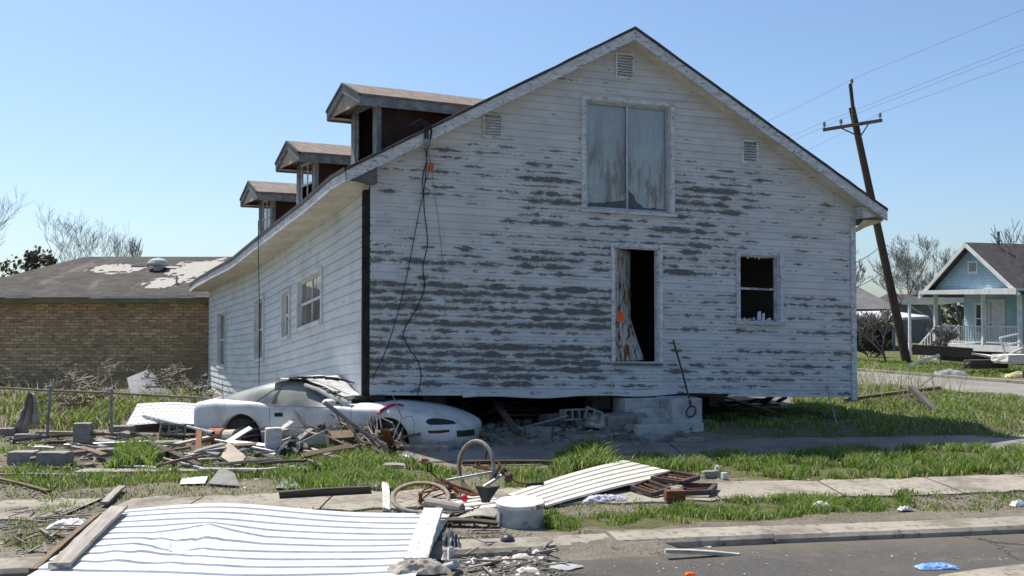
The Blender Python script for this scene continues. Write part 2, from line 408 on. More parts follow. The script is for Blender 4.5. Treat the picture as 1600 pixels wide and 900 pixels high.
def lap_wall(mb, mp, ul, ur, vtop, openings=(), ex=.13, ustep=99, bot=0.0, attrs=None):
    nrow = int(math.ceil((vtop - bot) / ex))
    for r in range(nrow):
        va, vb = bot + r * ex, min(bot + (r + 1) * ex, vtop)
        cuts = sorted({va, vb} | {q for o in openings for q in o[2:4] if va < q < vb})
        lip = 1
        for a, b in zip(cuts[:-1], cuts[1:]):
            m = (a + b) / 2
            ints = [(ul(m), ur(m))]
            for (x0, x1, y0, y1) in openings:
                if y0 < m < y1:
                    nx = []
                    for (p, q) in ints:
                        if x1 <= p or x0 >= q: nx.append((p, q)); continue
                        if x0 > p: nx.append((p, x0))
                        if x1 < q: nx.append((x1, q))
                    ints = nx
            off = lambda v: .020 - .016 * (v - va) / ex
            for (p, q) in ints:
                if q - p < .01: continue
                n = max(1, int((q - p) / ustep))
                for i in range(n):
                    u0, u1 = p + (q - p) * i / n, p + (q - p) * (i + 1) / n
                    a0 = ul(a) if (i == 0 and abs(p - ul(m)) < 1e-6) else u0; b0 = ul(b) if (i == 0 and abs(p - ul(m)) < 1e-6) else u0
                    a1 = ur(a) if (i == n - 1 and abs(q - ur(m)) < 1e-6) else u1; b1 = ur(b) if (i == n - 1 and abs(q - ur(m)) < 1e-6) else u1
                    k = len(mb.v)
                    mb.add([mp(a0, a, off(a)), mp(a1, a, off(a)), mp(b1, b, off(b)), mp(b0, b, off(b))], [(0, 1, 2, 3)])
                    if attrs is not None: attrs += [(a0, a), (a1, a), (b1, b - .001), (b0, b - .001)]
                    if a == va:
                        mb.add([mp(a0, a, 0), mp(a1, a, 0), mp(a1, a, .020), mp(a0, a, .020)], [(0, 1, 2, 3)])
                        if attrs is not None: attrs += [(a0, a)] * 2 + [(a1, a)] * 2

# openings on the front wall, in (u, v)
def rect(px0, py0, px1, py1, px2, py2, px3, py3):   # tl, tr, br, bl
    q = [fv(px0, py0), fv(px1, py1), fv(px2, py2), fv(px3, py3)]
    return ((q[0][0] + q[3][0]) / 2, (q[1][0] + q[2][0]) / 2, (q[2][1] + q[3][1]) / 2, (q[0][1] + q[1][1]) / 2)
WIN_UP = rect(912, 156, 1046, 167, 1047, 334, 917, 328)
DOOR = rect(959, 386, 1028, 389, 1030, 566, 961, 568)
WIN_R = rect(1155, 397, 1216, 402, 1218, 506, 1156, 501)
def gul(v):   # left limit at height v
    z = z0(0) + v
    if zroof(0) - .1 >= z: return 0.0
    return RL[0] + (z + .1 - RL[1]) * (RA[0] - RL[0]) / (RA[1] - RL[1])
def gur(v):
    z = z0(UW) + v
    if zroof(UW) - .1 >= z: return UW
    lo, hi = RA[0], UW
    for _ in range(30):
        m = (lo + hi) / 2
        if z0(m) + v < zroof(m) - .1: lo = m
        else: hi = m
    return lo
def gul2(v):
    lo, hi = 0.0, RA[0]
    if z0(0) + v < zroof(0) - .1: return 0.0
    for _ in range(30):
        m = (lo + hi) / 2
        if z0(m) + v < zroof(m) - .1: hi = m
        else: lo = m
    return hi
APEXV = zroof(RA[0]) - .12 - z0(RA[0])
def FMw(u, v, o=0.0):
    wob = .012 * math.sin(u * 1.9 + 1) * math.exp(-v) + .006 * math.sin(u * 5.1 + v * 2)
    return FM(u, v + .03 * math.exp(-((u - 5.6) / 1.2) ** 2) * math.exp(-v * 1.5), o + wob * .8)
mb = MB()
lap_wall(mb, FMw, gul2, gur, APEXV, [WIN_UP, DOOR, WIN_R, (4.75, 6.7, -.1, .055)], ustep=.7)
front_wall = mb.build('front_wall', MT['siding'], house)
mb = MB()   # backing so light does not leak between boards
def fbox(mb, u0, u1, v0, v1, o0, o1):
    mb.hexa([FM(u0, v0, o0), FM(u1, v0, o0), FM(u1, v0, o1), FM(u0, v0, o1), FM(u0, v1, o0), FM(u1, v1, o0), FM(u1, v1, o1), FM(u0, v1, o1)])
rects = [(.02, WIN_UP[0], 0, 3.2), (WIN_UP[0], DOOR[0], 0, WIN_UP[2]), (DOOR[0], DOOR[1], 0, DOOR[2]), (DOOR[0], DOOR[1], DOOR[3], WIN_UP[2]), (DOOR[1], WIN_R[0], 0, WIN_UP[2]),
         (WIN_R[0], WIN_R[1], 0, WIN_R[2]), (WIN_R[0], WIN_R[1], WIN_R[3], WIN_UP[2]), (WIN_R[1], UW - .02, 0, 3.0), (WIN_UP[1], WIN_R[1], WIN_UP[2], 3.0)]
for q in rects: fbox(mb, q[0] + .001, q[1] - .001, q[2] + .001, q[3] - .001, -.12, -.02)
for a, b in ((WIN_UP[0], -1), (WIN_UP[1], 1)):
    for k in range(12):
        v = 3.2 + k * .25
        uo = gul2(v + .25) if b < 0 else gur(v + .25)
        lo, hi = (uo, a) if b < 0 else (a, uo)
        if v + .25 < WIN_UP[3] + .2 and hi - lo > .1: fbox(mb, lo, hi, v, v + .25, -.12, -.02)
for k in range(6):
    v = WIN_UP[3] + k * .25
    l, r = gul2(min(v + .25, APEXV)), gur(min(v + .25, APEXV))
    if r - l > .1: fbox(mb, l, r, v, v + .25, -.12, -.021)
mb.build('wall_backing', MT['dark'], house)

# trim of the front openings
def surround(name, q, w=.10, sill=True, mat_='trim', o=.045, top=True):
    mb = MB(); u0, u1, v0, v1 = q
    fbox(mb, u0 - w, u0, v0 - (.0 if sill else w), v1 + w, -.02, o)
    fbox(mb, u1, u1 + w, v0 - (.0 if sill else w), v1 + w, -.02, o)
    fbox(mb, u0 + .001, u1 - .001, v1, v1 + w - .003, -.02, o - .003)
    if sill: fbox(mb, u0 - w - .03, u1 + w + .03, v0 - .05, v0 - .001, -.10, o + .035)
    # reveals
    return mb.build(name, MT[mat_], house, bevel=.004)
def reveal(q, parent, mat_='trim'):
    mb = MB(); u0, u1, v0, v1 = q
    fbox(mb, u0 + .001, u0 + .02, v0 + .001, v1 - .001, -.14, .002); fbox(mb, u1 - .02, u1 - .001, v0 + .001, v1 - .001, -.14, .002)
    fbox(mb, u0 + .021, u1 - .021, v1 - .02, v1 - .002, -.14, .001); fbox(mb, u0 + .021, u1 - .021, v0 + .001, v0 + .02, -.14, .001)
    return mb.build('reveal', MT[mat_], parent)
upw = surround('upper_window', WIN_UP, .085)
upw['label'] = 'wide upstairs sliding window with stained pale curtains'
reveal(WIN_UP, upw)
u0, u1, v0, v1 = WIN_UP; um = (u0 + u1) / 2
mb = MB()
for a, b, o in ((u0 + .02, um + .015, -.06), (um - .015, u1 - .02, -.085)):
    fbox(mb, a, a + .035, v0 + .02, v1 - .02, o, o + .025); fbox(mb, b - .035, b, v0 + .02, v1 - .02, o, o + .025)
    fbox(mb, a + .036, b - .036, v0 + .021, v0 + .06, o, o + .024); fbox(mb, a + .036, b - .036, v1 - .05, v1 - .021, o, o + .024)
mb.build('sash_frame', MT['alu'], upw)
for a, b, o in ((u0 + .05, um - .02, -.05), (um + .02, u1 - .05, -.075)):
    mb = MB(); mb.poly([FM(a, v0 + .05, o), FM(b, v0 + .05, o), FM(b, v1 - .04, o), FM(a, v1 - .04, o)]); mb.build('pane', MT['glass'], upw)
# curtains
s = Sh('stained_curtain'); v = s.obj(); x, y, z = s.sep(v)
stn = s.math('MULTIPLY', s.ss(s.noise(s.comb(s.math('MULTIPLY', x, 2.2), 0.0, s.math('MULTIPLY', z, .45)), 1.6, 6, .65), .50, .58), s.ss(z, 6.0, 4.6))
c = s.mix(s.ss(s.noise(s.comb(s.math('MULTIPLY', x, 14.0), 0.0, s.math('MULTIPLY', z, .8)), 1, 4), .3, .7), (.74, .80, .82), (.90, .92, .91))
c = s.mix(s.math('MULTIPLY', stn, .8), c, (.36, .25, .16))
c = s.mix(s.math('MULTIPLY', s.ss(z, 4.0, 3.5), s.ss(s.noise(v, 5, 6), .40, .52)), c, (.30, .23, .15))
MT['curtain'] = s.out(c, .95)
for a, b, hem in ((u0 + .02, um - .01, .16), (um + .02, u1 - .03, .10)):
    mb = MB(); rows = []; n = 40
    for j in range(14):
        t = j / 13; row = []
        for i in range(n + 1):
            k = i / n; u = a + (b - a) * k
            hm = v0 + hem + .10 * mnoise.noise(Vector((u * 2.6, 4.0, 0))) + .05 * mnoise.noise(Vector((u * 9, 1, 0))) + (.9 * max(0, .42 - k) if a > um - .1 else .25 * max(0, k - .7))
            o = -.125 + .012 * math.sin(u * 34 + math.sin(u * 9) * 2) * (.4 + .6 * t) + .03 * mnoise.noise(Vector((u * 3, t * 3, 0)))
            row.append(FM(u, v1 - .02 + (hm - v1 + .02) * t, o))
        rows.append(row)
    mb.grid(rows); mb.build('curtain', MT['curtain'], upw, smooth=True)

# broken right window
rw = surround('broken_window', WIN_R, .085, mat_='trim'); rw['label'] = 'ground floor window with its glass knocked out'
reveal(WIN_R, rw)
u0, u1, v0, v1 = WIN_R; vm = (v0 + v1) / 2
mb = MB()
fbox(mb, u0 + .02, u0 + .045, v0 + .02, v1 - .02, -.09, -.05); fbox(mb, u1 - .07, u1 - .02, v0 + .02, v1 - .02, -.09, -.05)
fbox(mb, u0 + .046, u1 - .071, vm - .02, vm + .02, -.088, -.048); fbox(mb, u0 + .046, u1 - .071, v0 + .021, v0 + .05, -.088, -.051)
mb.build('sash_frame', MT['trimworn'], rw)
rg = random.Random(4); MT['shard'] = mat('shard', (.6, .64, .66), (.45, .48, .5), bump=0)
x = u0 + .05
while x < u1 - .10:
    w = rg.uniform(.04, .10); h = rg.uniform(.02, .15) * (1.3 if x > u0 + .25 else .4)
    mb = MB(); mb.add([FM(x, v0 + .05, -.07), FM(x + w, v0 + .05, -.07), FM(x + w * .9, v0 + .05 + h, -.07), FM(x + w * .15, v0 + .05 + h * rg.uniform(.6, 1), -.07)], [(0, 1, 2, 3)]); mb.build('glass_shard', MT['shard'], rw); x += w + rg.uniform(.01, .05)
x = u0 + .05
while x < u1 - .1:
    w = rg.uniform(.04, .09); mb = MB(); mb.poly([FM(x, v1 - .02, -.07), FM(x + w, v1 - .02, -.07), FM(x + w / 2, v1 - .02 - rg.uniform(.01, .06), -.07)]); mb.build('glass_shard', MT['shard'], rw); x += w

# door
dr = surround('door_frame', DOOR, .07, sill=False, mat_='trim')
u0, u1, v0, v1 = DOOR
mb = MB(); fbox(mb, u0 - .06, u1 + .06, v0 - .05, v0 - .002, -.1, .06); mb.build('threshold', mat('green_threshold', (.06, .12, .11), (.10, .16, .15)), dr)
reveal(DOOR, dr)
ang = R(48); dl = .78
du = HU * math.cos(ang) - HN * math.sin(ang); dn = HU * math.sin(ang) + HN * math.cos(ang)
P0 = FM(u0 + .03, v0 + .02, -.05)
mb = MB()
mb.hexa([P0, P0 + du * dl, P0 + du * dl + dn * .04, P0 + dn * .04] + [p + ZZ * (v1 - v0 - .05) for p in (P0, P0 + du * dl, P0 + du * dl + dn * .04, P0 + dn * .04)])
door = mb.build('door', MT['rustdoor'], house); door['label'] = 'rusty white door standing ajar with an orange notice'
mb = MB()   # skin torn loose at the foot
rows = []
for j in range(8):
    t = j / 7; z = 1.05 * (1 - t)
    rows.append([P0 + dn * (.05) + du * .05 + ZZ * (z + .01), P0 + dn * (.06 + .16 * t) + du * (.30 + .10 * t) + ZZ * z, P0 + dn * (.06 + .30 * t ** 1.4) + du * (.55 + .08 * t) + ZZ * (z + .01)])
mb.grid(rows); mb.build('torn_skin', MT['rustdoor'], door)
mb = MB(); c0 = P0 + dn * .20 + du * .10 + ZZ * .78; q = FM(*fv(965, 487, -.03), -.03), FM(*fv(974, 487, -.03), -.03), FM(*fv(976, 501, -.03), -.03), FM(*fv(965, 503, -.03), -.03)
mb.hexa([p - HN * .012 for p in (q[3], q[2], q[1], q[0])] + [q[3], q[2], q[1], q[0]]); mb.build('notice', MT['orange'], door)

# gable vents
def vent(q, nm='gable_vent'):
    u0, u1, v0, v1 = q
    mb = MB(); w = .035
    fbox(mb, u0, u0 + w, v0, v1, 0, .05); fbox(mb, u1 - w, u1, v0, v1, 0, .05); fbox(mb, u0 + w, u1 - w, v1 - w, v1 - .001, 0, .048); fbox(mb, u0 + w, u1 - w, v0 + .001, v0 + w, 0, .048)
    f = mb.build(nm, MT['trim'], house)
    mb = MB(); fbox(mb, u0 + w, u1 - w, v0 + w, v1 - w, .021, .0235); mb.build('dark_screen', MT['greymetal'], f)
    mb = MB(); k = v0 + w; n = int((v1 - v0 - 2 * w) / .05)
    for i in range(n):
        a = k + i * .05
        mb.hexa([FM(u0 + w, a, .026), FM(u1 - w, a, .026), FM(u1 - w, a - .004, .046), FM(u0 + w, a - .004, .046), FM(u0 + w, a + .026, .025), FM(u1 - w, a + .026, .025), FM(u1 - w, a + .004, .047), FM(u0 + w, a + .004, .047)])
    mb.build('louvre', MT['trim'], f)
vent(rect(960, 83, 989, 84, 990, 124, 961, 124)); vent(rect(753, 177, 784, 177, 785, 217, 754, 217)); vent(rect(1157, 219, 1182, 219, 1184, 256, 1158, 256))

# corner board on the right, black gap strip on the left
mb = MB(); fbox(mb, UW - .10, UW + .012, -.06, SOFR - z0(UW), -.09, .035); mb.build('corner_board', MT['trim'], house)
mb = MB(); fbox(mb, -.10, .012, -.02, SOFL - .10 - z0(0), -.16, .005); fbox(mb, -.13, -.08, -.02, SOFL - .12 - z0(0), -.06, .03); mb.build('corner_gap_shade', MT['black'], house)  # black strip painted in as the shade of the open corner gap
mb = MB(); mb.beam(FM(-.35, -.06, -.05), FM(.25, -.03, .0), .25, .08); mb.build('broken_sill', MT['black'], house)
# loose lower boards by the steps
mb = MB(); rows = []
for i in range(25):
    u = 1.6 + 5.1 * i / 24; vv = -.03 + .10 * (i / 24) ** 1.5 + .02 * math.sin(i * .7); oo = .03 + .05 * math.sin(math.pi * i / 24)
    rows.append([FM(u, vv, oo), FM(u, vv, oo + .02), FM(u, vv + .12, oo + .014), FM(u, vv + .12, oo - .006)])
mb.grid(rows, closed=True); mb.build('sprung_board', MT['siding'], house)
mb = MB(); rows = []
for i in range(12):
    u = 4.4 + 2.6 * i / 11; vv = .13 + .05 * (i / 11); oo = .03 + .03 * math.sin(math.pi * i / 11)
    rows.append([FM(u, vv, oo), FM(u, vv, oo + .02), FM(u, vv + .12, oo + .012), FM(u, vv + .12, oo - .008)])
mb.grid(rows, closed=True); mb.build('sprung_board', MT['siding'], house)

# side wall with windows
def side_sv(px, py):
    best = None
    for s in np.linspace(0, WLEN, 400):
        p = W(float(s)); x = proj((p.x, p.y, 1.5))[0]
        if best is None or abs(x - px) < best[0]: best = (abs(x - px), float(s))
    s = best[1]; p = AT(px, py, W(s).y); b, t = zbot(s), ztop(s)
    return s, (p.z - b) / (t + .1 - b) * VH
def srect(px0, px1, pyT0, pyT1, pyB0, pyB1):
    a, b = side_sv(px1, pyT1), side_sv(px0, pyT0); c, d = side_sv(px1, pyB1), side_sv(px0, pyB0)
    return (a[0], b[0], (c[1] + d[1]) / 2, (a[1] + b[1]) / 2)
SWIN = [srect(467, 503, 443, 421, 515, 498), srect(443, 453, 460, 455, 528, 524), srect(400, 413, 470, 467, 563, 558), srect(342, 354, 490, 490, 572, 572)]
mb = MB(); at = []
lap_wall(mb, SM, lambda v: .0, lambda v: WLEN, VH, [(q[0], q[1], q[2], q[3]) for q in SWIN], ex=.165, ustep=.3, attrs=at)
sw = mb.build('side_wall', MT['side_siding'], house)
for nm, k in (('wu', 0), ('wv', 1)):
    A_ = sw.data.attributes.new(nm, 'FLOAT', 'POINT'); A_.data.foreach_set('value', [a[k] * (.13 / .165 if k else 1) for a in at])
mb = MB()
for i in range(int(WLEN / .3)):
    a, b = i * .3 + .001, min((i + 1) * .3, WLEN); m = (a + b) / 2
    seg = [(0, VH)]
    for q in SWIN:
        if q[0] - .16 < m < q[1] + .16:
            seg = [(0, q[2] - .02), (q[3] + .02, VH)]
    for v0_, v1_ in seg:
        mb.hexa([SM(a, v0_, -.10), SM(b, v0_, -.10), SM(b, v0_, -.02), SM(a, v0_, -.02), SM(a, v1_, -.10), SM(b, v1_, -.10), SM(b, v1_, -.02), SM(a, v1_, -.02)])
mb.build('wall_backing', MT['dark'], house)
def sbox(mb, a, b, v0, v1, o0, o1):
    mb.hexa([SM(a, v0, o0), SM(b, v0, o0), SM(b, v0, o1), SM(a, v0, o1), SM(a, v1, o0), SM(b, v1, o0), SM(b, v1, o1), SM(a, v1, o1)])
for i, q in enumerate(SWIN):
    a, b, v0, v1 = q; w = .07; mb = MB()
    sbox(mb, a - w, a, v0 - w, v1 + w, -.03, .05); sbox(mb, b, b + w, v0 - w, v1 + w, -.03, .05); sbox(mb, a + .001, b - .001, v1, v1 + w, -.03, .048); sbox(mb, a + .001, b - .001, v0 - w, v0, -.03, .06)
    f = mb.build('window', MT['sidetrim'], house)
    mb = MB(); vm = (v0 + v1) / 2; sf = .045
    sbox(mb, a, a + sf, v0, v1, -.07, -.03); sbox(mb, b - sf, b, v0, v1, -.07, -.03); sbox(mb, a + sf, b - sf, vm - .025, vm + .025, -.069, -.029); sbox(mb, a + sf, b - sf, v0, v0 + sf, -.069, -.03); sbox(mb, a + sf, b - sf, v1 - sf, v1, -.069, -.03)
    mm = (a + b) / 2
    if i in (0, 2, 3): sbox(mb, mm - .015, mm + .015, vm + .026 if i == 2 else v0 + sf, v1 - sf, -.066, -.031)
    mb.build('sash_frame', MT['sidetrim'], f)
    mb = MB(); mb.poly([SM(a, v0, -.05), SM(b, v0, -.05), SM(b, v1, -.05), SM(a, v1, -.05)]); mb.build('pane', MT['darkglass'], f)

# hidden right and back walls, floor, inner partition
Ld = (W(WLEN) - W(0)).normalized(); LR = (W(WLEN) - W(0)).length
PR0 = FM(UW, 0, 0); BR = PR0 + Ld * LR; BR.z = -.1
mb = MB(); tp = SOFR + .15
mb.poly([PR0 + ZZ * 0, BR, BR + ZZ * 3.0, Vector((PR0.x, PR0.y, tp))])
mb.build('right_wall', MT['side_siding'], house)
def zdrop(s): return (ztop(0) - ztop(s))
Rf = FZ(RA[0], RA[1], .4); Rb = Rf + Ld * (LR + .6); Rb.z = Rf.z - zdrop(WLEN)
Ef = FZ(RL[0], RL[1], .4)
mb = MB(); bl = W(WLEN); q = Vector((bl.x, bl.y, ztop(WLEN))); rb = Rb - Ld * .6
mb.poly([Vector((bl.x, bl.y, -.1)), BR, BR + ZZ * 3.0, rb - ZZ * .12, q]); mb.build('back_wall', MT['side_siding'], house)
mb = MB(); e = .05
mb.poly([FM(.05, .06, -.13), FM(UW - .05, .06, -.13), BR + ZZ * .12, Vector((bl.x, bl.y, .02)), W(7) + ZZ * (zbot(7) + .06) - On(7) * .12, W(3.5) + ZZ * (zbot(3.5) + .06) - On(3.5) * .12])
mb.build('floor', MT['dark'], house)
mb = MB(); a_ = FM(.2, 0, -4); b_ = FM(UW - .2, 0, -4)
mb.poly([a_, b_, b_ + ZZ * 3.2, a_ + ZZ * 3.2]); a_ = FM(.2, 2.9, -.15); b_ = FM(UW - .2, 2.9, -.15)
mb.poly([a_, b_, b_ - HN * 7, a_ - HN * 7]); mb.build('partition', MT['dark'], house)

# roof
NS = 40
def Eo(s):
    p = W(s) + On(s) * .55; p.z = ztop(s) + .20; return p
eave = [Ef] + [Eo(s) for s in np.linspace(.35, WLEN, NS)] 
pe = Eo(WLEN) + Tn(WLEN) * .35; eave.append(pe)
ss_ = [0] + list(np.linspace(.35, WLEN, NS)) + [WLEN + .4]
ridge = [Rf + Ld * ((LR + .6) * s / (WLEN + .4)) - ZZ * zdrop(min(s, WLEN)) for s in ss_]
for i, s_ in enumerate(ss_): ridge[i].z = Rf.z - zdrop(min(s_, WLEN))
RRf = FZ(RR[0], RR[1], .4); reave = []
for s_ in ss_:
    p = RRf + Ld * ((LR + .6) * s_ / (WLEN + .4)); p.z = RRf.z - .5 * zdrop(min(s_, WLEN)); reave.append(p)
def slab(mb, A_, B_, th=.06, m=10):
    top = [[a.lerp(b, k / m) for k in range(m + 1)] for a, b in zip(A_, B_)]
    bot = [[p - ZZ * th for p in r] for r in top]
    mb.grid(top); mb.grid([list(reversed(r)) for r in bot])
    for r, q in ((top[0], bot[0]), (bot[-1], top[-1])): mb.grid([r, q])
    mb.grid([[r[0] for r in bot], [r[0] for r in top]]); mb.grid([[r[-1] for r in top], [r[-1] for r in bot]])
mb = MB(); slab(mb, eave, ridge); roof = mb.build('roof', MT['shingle'], house)
mb = MB(); slab(mb, ridge, reave); mb.build('roof', MT['shingle'], house)
# rake boards + shingle edge
def rake(a, b, name='rake_board'):
    mb = MB(); n = 24; rows = []; er = []
    for i in range(n + 1):
        p = a.lerp(b, i / n) + HN * .012; sag = .012 * mnoise.noise(p * .8)
        rows.append([p - ZZ * (.046 - sag), p - ZZ * (.235 - sag), p - ZZ * (.235 - sag) - HN * .03, p - ZZ * (.065 - sag) - HN * .03])
        jj = .012 * mnoise.noise(p * 5)
        er.append([p + HN * .02 + ZZ * (.004 + jj), p + HN * .02 - ZZ * .045, p - HN * .1 - ZZ * .062, p - HN * .1 + ZZ * (.015 + jj)])
    mb.grid(rows, closed=True); m = len(mb.v); mb.f += [(0, 1, 2, 3), (m - 1, m - 2, m - 3, m - 4)]
    mb.build(name, MT['trim'], house)
    mb = MB(); mb.grid(er, closed=True); m = len(mb.v); mb.f += [(0, 1, 2, 3), (m - 1, m - 2, m - 3, m - 4)]
    mb.build('shingle_edge', MT['shingle_edge'], roof)
rake(Ef, Rf); rake(Rf, RRf)
# rake soffits
mb = MB()
for a, b in ((Ef, Rf), (Rf, RRf)):
    rows = []
    for i in range(13):
        p = a.lerp(b, i / 12) - ZZ * .20
        rows.append([p - HN * .02, p - HN * .42])
    mb.grid(rows)
mb.build('rake_soffit', MT['soffit'], house)
# left eave: fascia, soffit, gable-end return
mb = MB(); rows = []; er = []
for i, p in enumerate(eave):
    s_ = min(max(ss_[i], 0), WLEN); o = On(s_); j = .01 * mnoise.noise(p * .9)
    rows.append([p + o * .01 - ZZ * (.06 + j), p + o * .01 - ZZ * (.22 + j), p - o * .02 - ZZ * (.22 + j), p - o * .02 - ZZ * (.06 + j)])
    er.append([p + o * .03 + ZZ * .012, p + o * .03 - ZZ * .058, p - o * .12 - ZZ * .058, p - o * .1 + ZZ * .03])
mb.grid(rows, closed=True); mb.build('fascia', MT['trim'], house)
mb = MB(); mb.grid(er, closed=True); mb.build('shingle_edge', MT['shingle_edge'], roof)
mb = MB(); rows = []
for i, p in enumerate(eave):
    s_ = min(max(ss_[i], 0), WLEN); w = W(s_) if i else HA + HN * .02
    rows.append([p - ZZ * .205 - On(s_) * .01, Vector((w.x, w.y, p.z - .205))])
mb.grid(rows); mb.build('soffit', MT['soffit'], house)
mb = MB(); t_ = .02
q = [FZ(RL[0] + .02, RL[1] - .22, .36), FZ(.02, SOFL - .0, .03), FZ(.02, zroof(.02) - .2, .03)]
q = [FZ(RL[0] + .05, SOFL, .35), FZ(.06, SOFL - .02, .35), FZ(.06, zroof(.06) - .23, .35)]
mb.add([p for p in q] + [p - HN * .02 for p in q], [(0, 1, 2), (5, 4, 3), (0, 3, 4, 1), (1, 4, 5, 2), (2, 5, 3, 0)])
mb.poly([FZ(RL[0] + .05, SOFL, .35), FZ(.06, SOFL - .02, .35), FZ(.06, SOFL - .02, 0), FZ(RL[0] + .05, SOFL, 0)])
mb.poly([q[1], q[2], FZ(.06, zroof(.06) - .23, 0), FZ(.06, SOFL - .02, 0)])
mb.build('eave_return', MT['greypanel'], house)
# right eave box end, broken open, with the soffit hanging
mb = MB(); ru = RR[0]
q = [FZ(UW - .02, SOFR - .03, .30), FZ(ru - .03, SOFR + .02, .30), FZ(ru - .03, RR[1] - .05, .30), FZ(UW - .02, zroof(UW) - .23, .30)]
mb.poly(q); mb.poly([FZ(UW - .02, SOFR - .03, 0), FZ(UW - .02, SOFR - .03, .30), FZ(UW - .02, zroof(UW) - .23, .30), FZ(UW - .02, zroof(UW) - .23, 0)])
mb.build('eave_return', MT['trim'], house)
mb = MB(); a = FZ(UW, SOFR - .05, -.02); b = FZ(ru - .05, SOFR - .22, .05)
rows = []
for i in range(6):
    k = i / 5; rows.append([FZ(UW + .005, SOFR - .06 - .42 * k ** .8, .30 - 1.1 * k), FZ(ru + .0 + .03 * math.sin(k * 9), SOFR - .06 - .16 * k, .32 - 1.0 * k)])
mb.grid(rows); mb.build('hanging_soffit', MT['soffit'], house)
mb = MB(); mb.grid([[p - ZZ * .06, p - ZZ * .2] for p in reave]); mb.build('fascia', MT['trim'], house)

# dormers
slope = (RA[1] - RL[1]) / ((Rf - Ef).length * .98)
def dormer(sc, w, i, mf=.30, rise=1.57, rid=.26, mo=-.12, so=.22, broken=False):
    t, o = Tn(sc), On(sc); base = W(sc); ze = ztop(sc) + .2
    def D(k, m, z): 
        p = base + t * k - o * m; p.z = z; return p
    zr = lambda m, k=0: ze + (m + .55) * slope - .34 * k * .4
    h = w / 2; zd = ze + rise; zp = zd + rid
    mb_ = (zd - ze) / slope - .55; mp_ = (zp - ze) / slope - .55
    mb = MB()
    for sgn in (-1, 1):
        a = [D(sgn * h, mf, zr(mf) - .5), D(sgn * h, mf, zd), D(sgn * h, mb_ + .3, zd)]
        b = [p - t * sgn * .05 for p in a]
        mb.add(a + b, [(0, 1, 2), (5, 4, 3), (0, 3, 4, 1)])
    dm = mb.build('dormer', MT['cheek'], house)
    # roof
    mb = MB(); rr = (zp - zd) / h; ext = so * rr
    for sgn in (-1, 1):
        A_ = [D(sgn * (h + so), mo, zd - ext + .06), D(sgn * (h + so), mb_ + .5, zd - ext + .06)]
        B_ = [D(0, mo, zp + .06), D(0, mp_ + .5, zp + .06)]
        slab(mb, A_, B_, .045, 5)
    mb.build('dormer_roof', MT['shingle'], dm)
    mb = MB(); ed = MB()
    for sgn in (-1, 1):
        a, b = D(sgn * (h + so), mo - .012, zd - ext), D(0, mo - .012, zp)
        mb.hexa([a - ZZ * .12, b - ZZ * .12, b - ZZ * .12 - o * .03, a - ZZ * .12 - o * .03, a + ZZ * .01, b + ZZ * .01, b + ZZ * .01 - o * .03, a + ZZ * .01 - o * .03])
        ed.hexa([a + ZZ * .015 + o * .02, b + ZZ * .015 + o * .02, b + ZZ * .015 - o * .03, a + ZZ * .015 - o * .03, a + ZZ * .06 + o * .02, b + ZZ * .06 + o * .02, b + ZZ * .06 - o * .03, a + ZZ * .06 - o * .03])
        c = D(sgn * (h + so + .005), mo, zd - ext); e_ = D(sgn * (h + so + .005), mb_ + .2, zd - ext)
        mb.hexa([c - ZZ * .14, e_ - ZZ * .14, e_ - ZZ * .14 - t * sgn * .03, c - ZZ * .14 - t * sgn * .03, c + ZZ * .01, e_ + ZZ * .01, e_ + ZZ * .01 - t * sgn * .03, c + ZZ * .01 - t * sgn * .03])
    mb.build('fascia', MT['dormertrim'], dm); ed.build('shingle_edge', MT['shingle_edge'], dm)
    mb = MB()
    for sgn in (-1, 1):   # soffit under the overhang
        mb.poly([D(sgn * (h + so), mo, zd - ext - .10), D(sgn * (h + so), mb_, zd - ext - .10), D(sgn * (h - .02), mb_, zd - ext - .10), D(sgn * (h - .02), mo, zd - ext - .10)])
        mb.poly([D(sgn * (h + so), mo, zd - ext - .04), D(0, mo, zp - .04), D(0, mf + .05, zp - .04), D(sgn * (h + so), mf + .05, zd - ext - .04)])
    mb.poly([D(-h - so, mo + .03, zd - ext - .095), D(h + so, mo + .03, zd - ext - .095), D(0, mo + .03, zp - .02)])
    mb.build('soffit', mat('dormer_soffit', (.42, .34, .28), (.34, .27, .22), scale=4), dm)
    # front face with a window opening
    mb = MB(); zb = zr(mf) - .1; wz0 = zr(mf) + .14; wz1 = zd - .10; ww = h - .2
    def fb(k0, k1, za, zc, m0, m1): mb.hexa([D(k0, m0, za), D(k1, m0, za), D(k1, m1, za), D(k0, m1, za), D(k0, m0, zc), D(k1, m0, zc), D(k1, m1, zc), D(k0, m1, zc)])
    fb(-h - .01, -ww, zb, zd - .09, mf - .03, mf + .05); fb(ww, h + .01, zb, zd - .09, mf - .03, mf + .05); fb(-ww, ww, zb, wz0, mf - .028, mf + .05); fb(-ww, ww, wz1, zd - .09, mf - .028, mf + .05)
    mb.poly([D(-h, mf - .02, zd - .09), D(h, mf - .02, zd - .09), D(0, mf - .02, zp - .05)])
    fr = mb.build('dormer_front', MT['dormertrim'], dm)
    mb = MB(); s_ = .045; zm = (wz0 + wz1) / 2
    fb(-ww, -ww + s_, wz0, wz1, mf, mf + .03); fb(ww - s_, ww, wz0, wz1, mf, mf + .03)
    if not broken:
        fb(-ww + s_, ww - s_, zm - .02, zm + .02, mf + .001, mf + .03); fb(-.015, .015, wz0, wz1, mf + .003, mf + .028); fb(-ww + s_, ww - s_, wz1 - s_, wz1, mf + .001, mf + .03)
    mb.build('window_frame', MT['trimworn' if broken else 'trim'], dm)
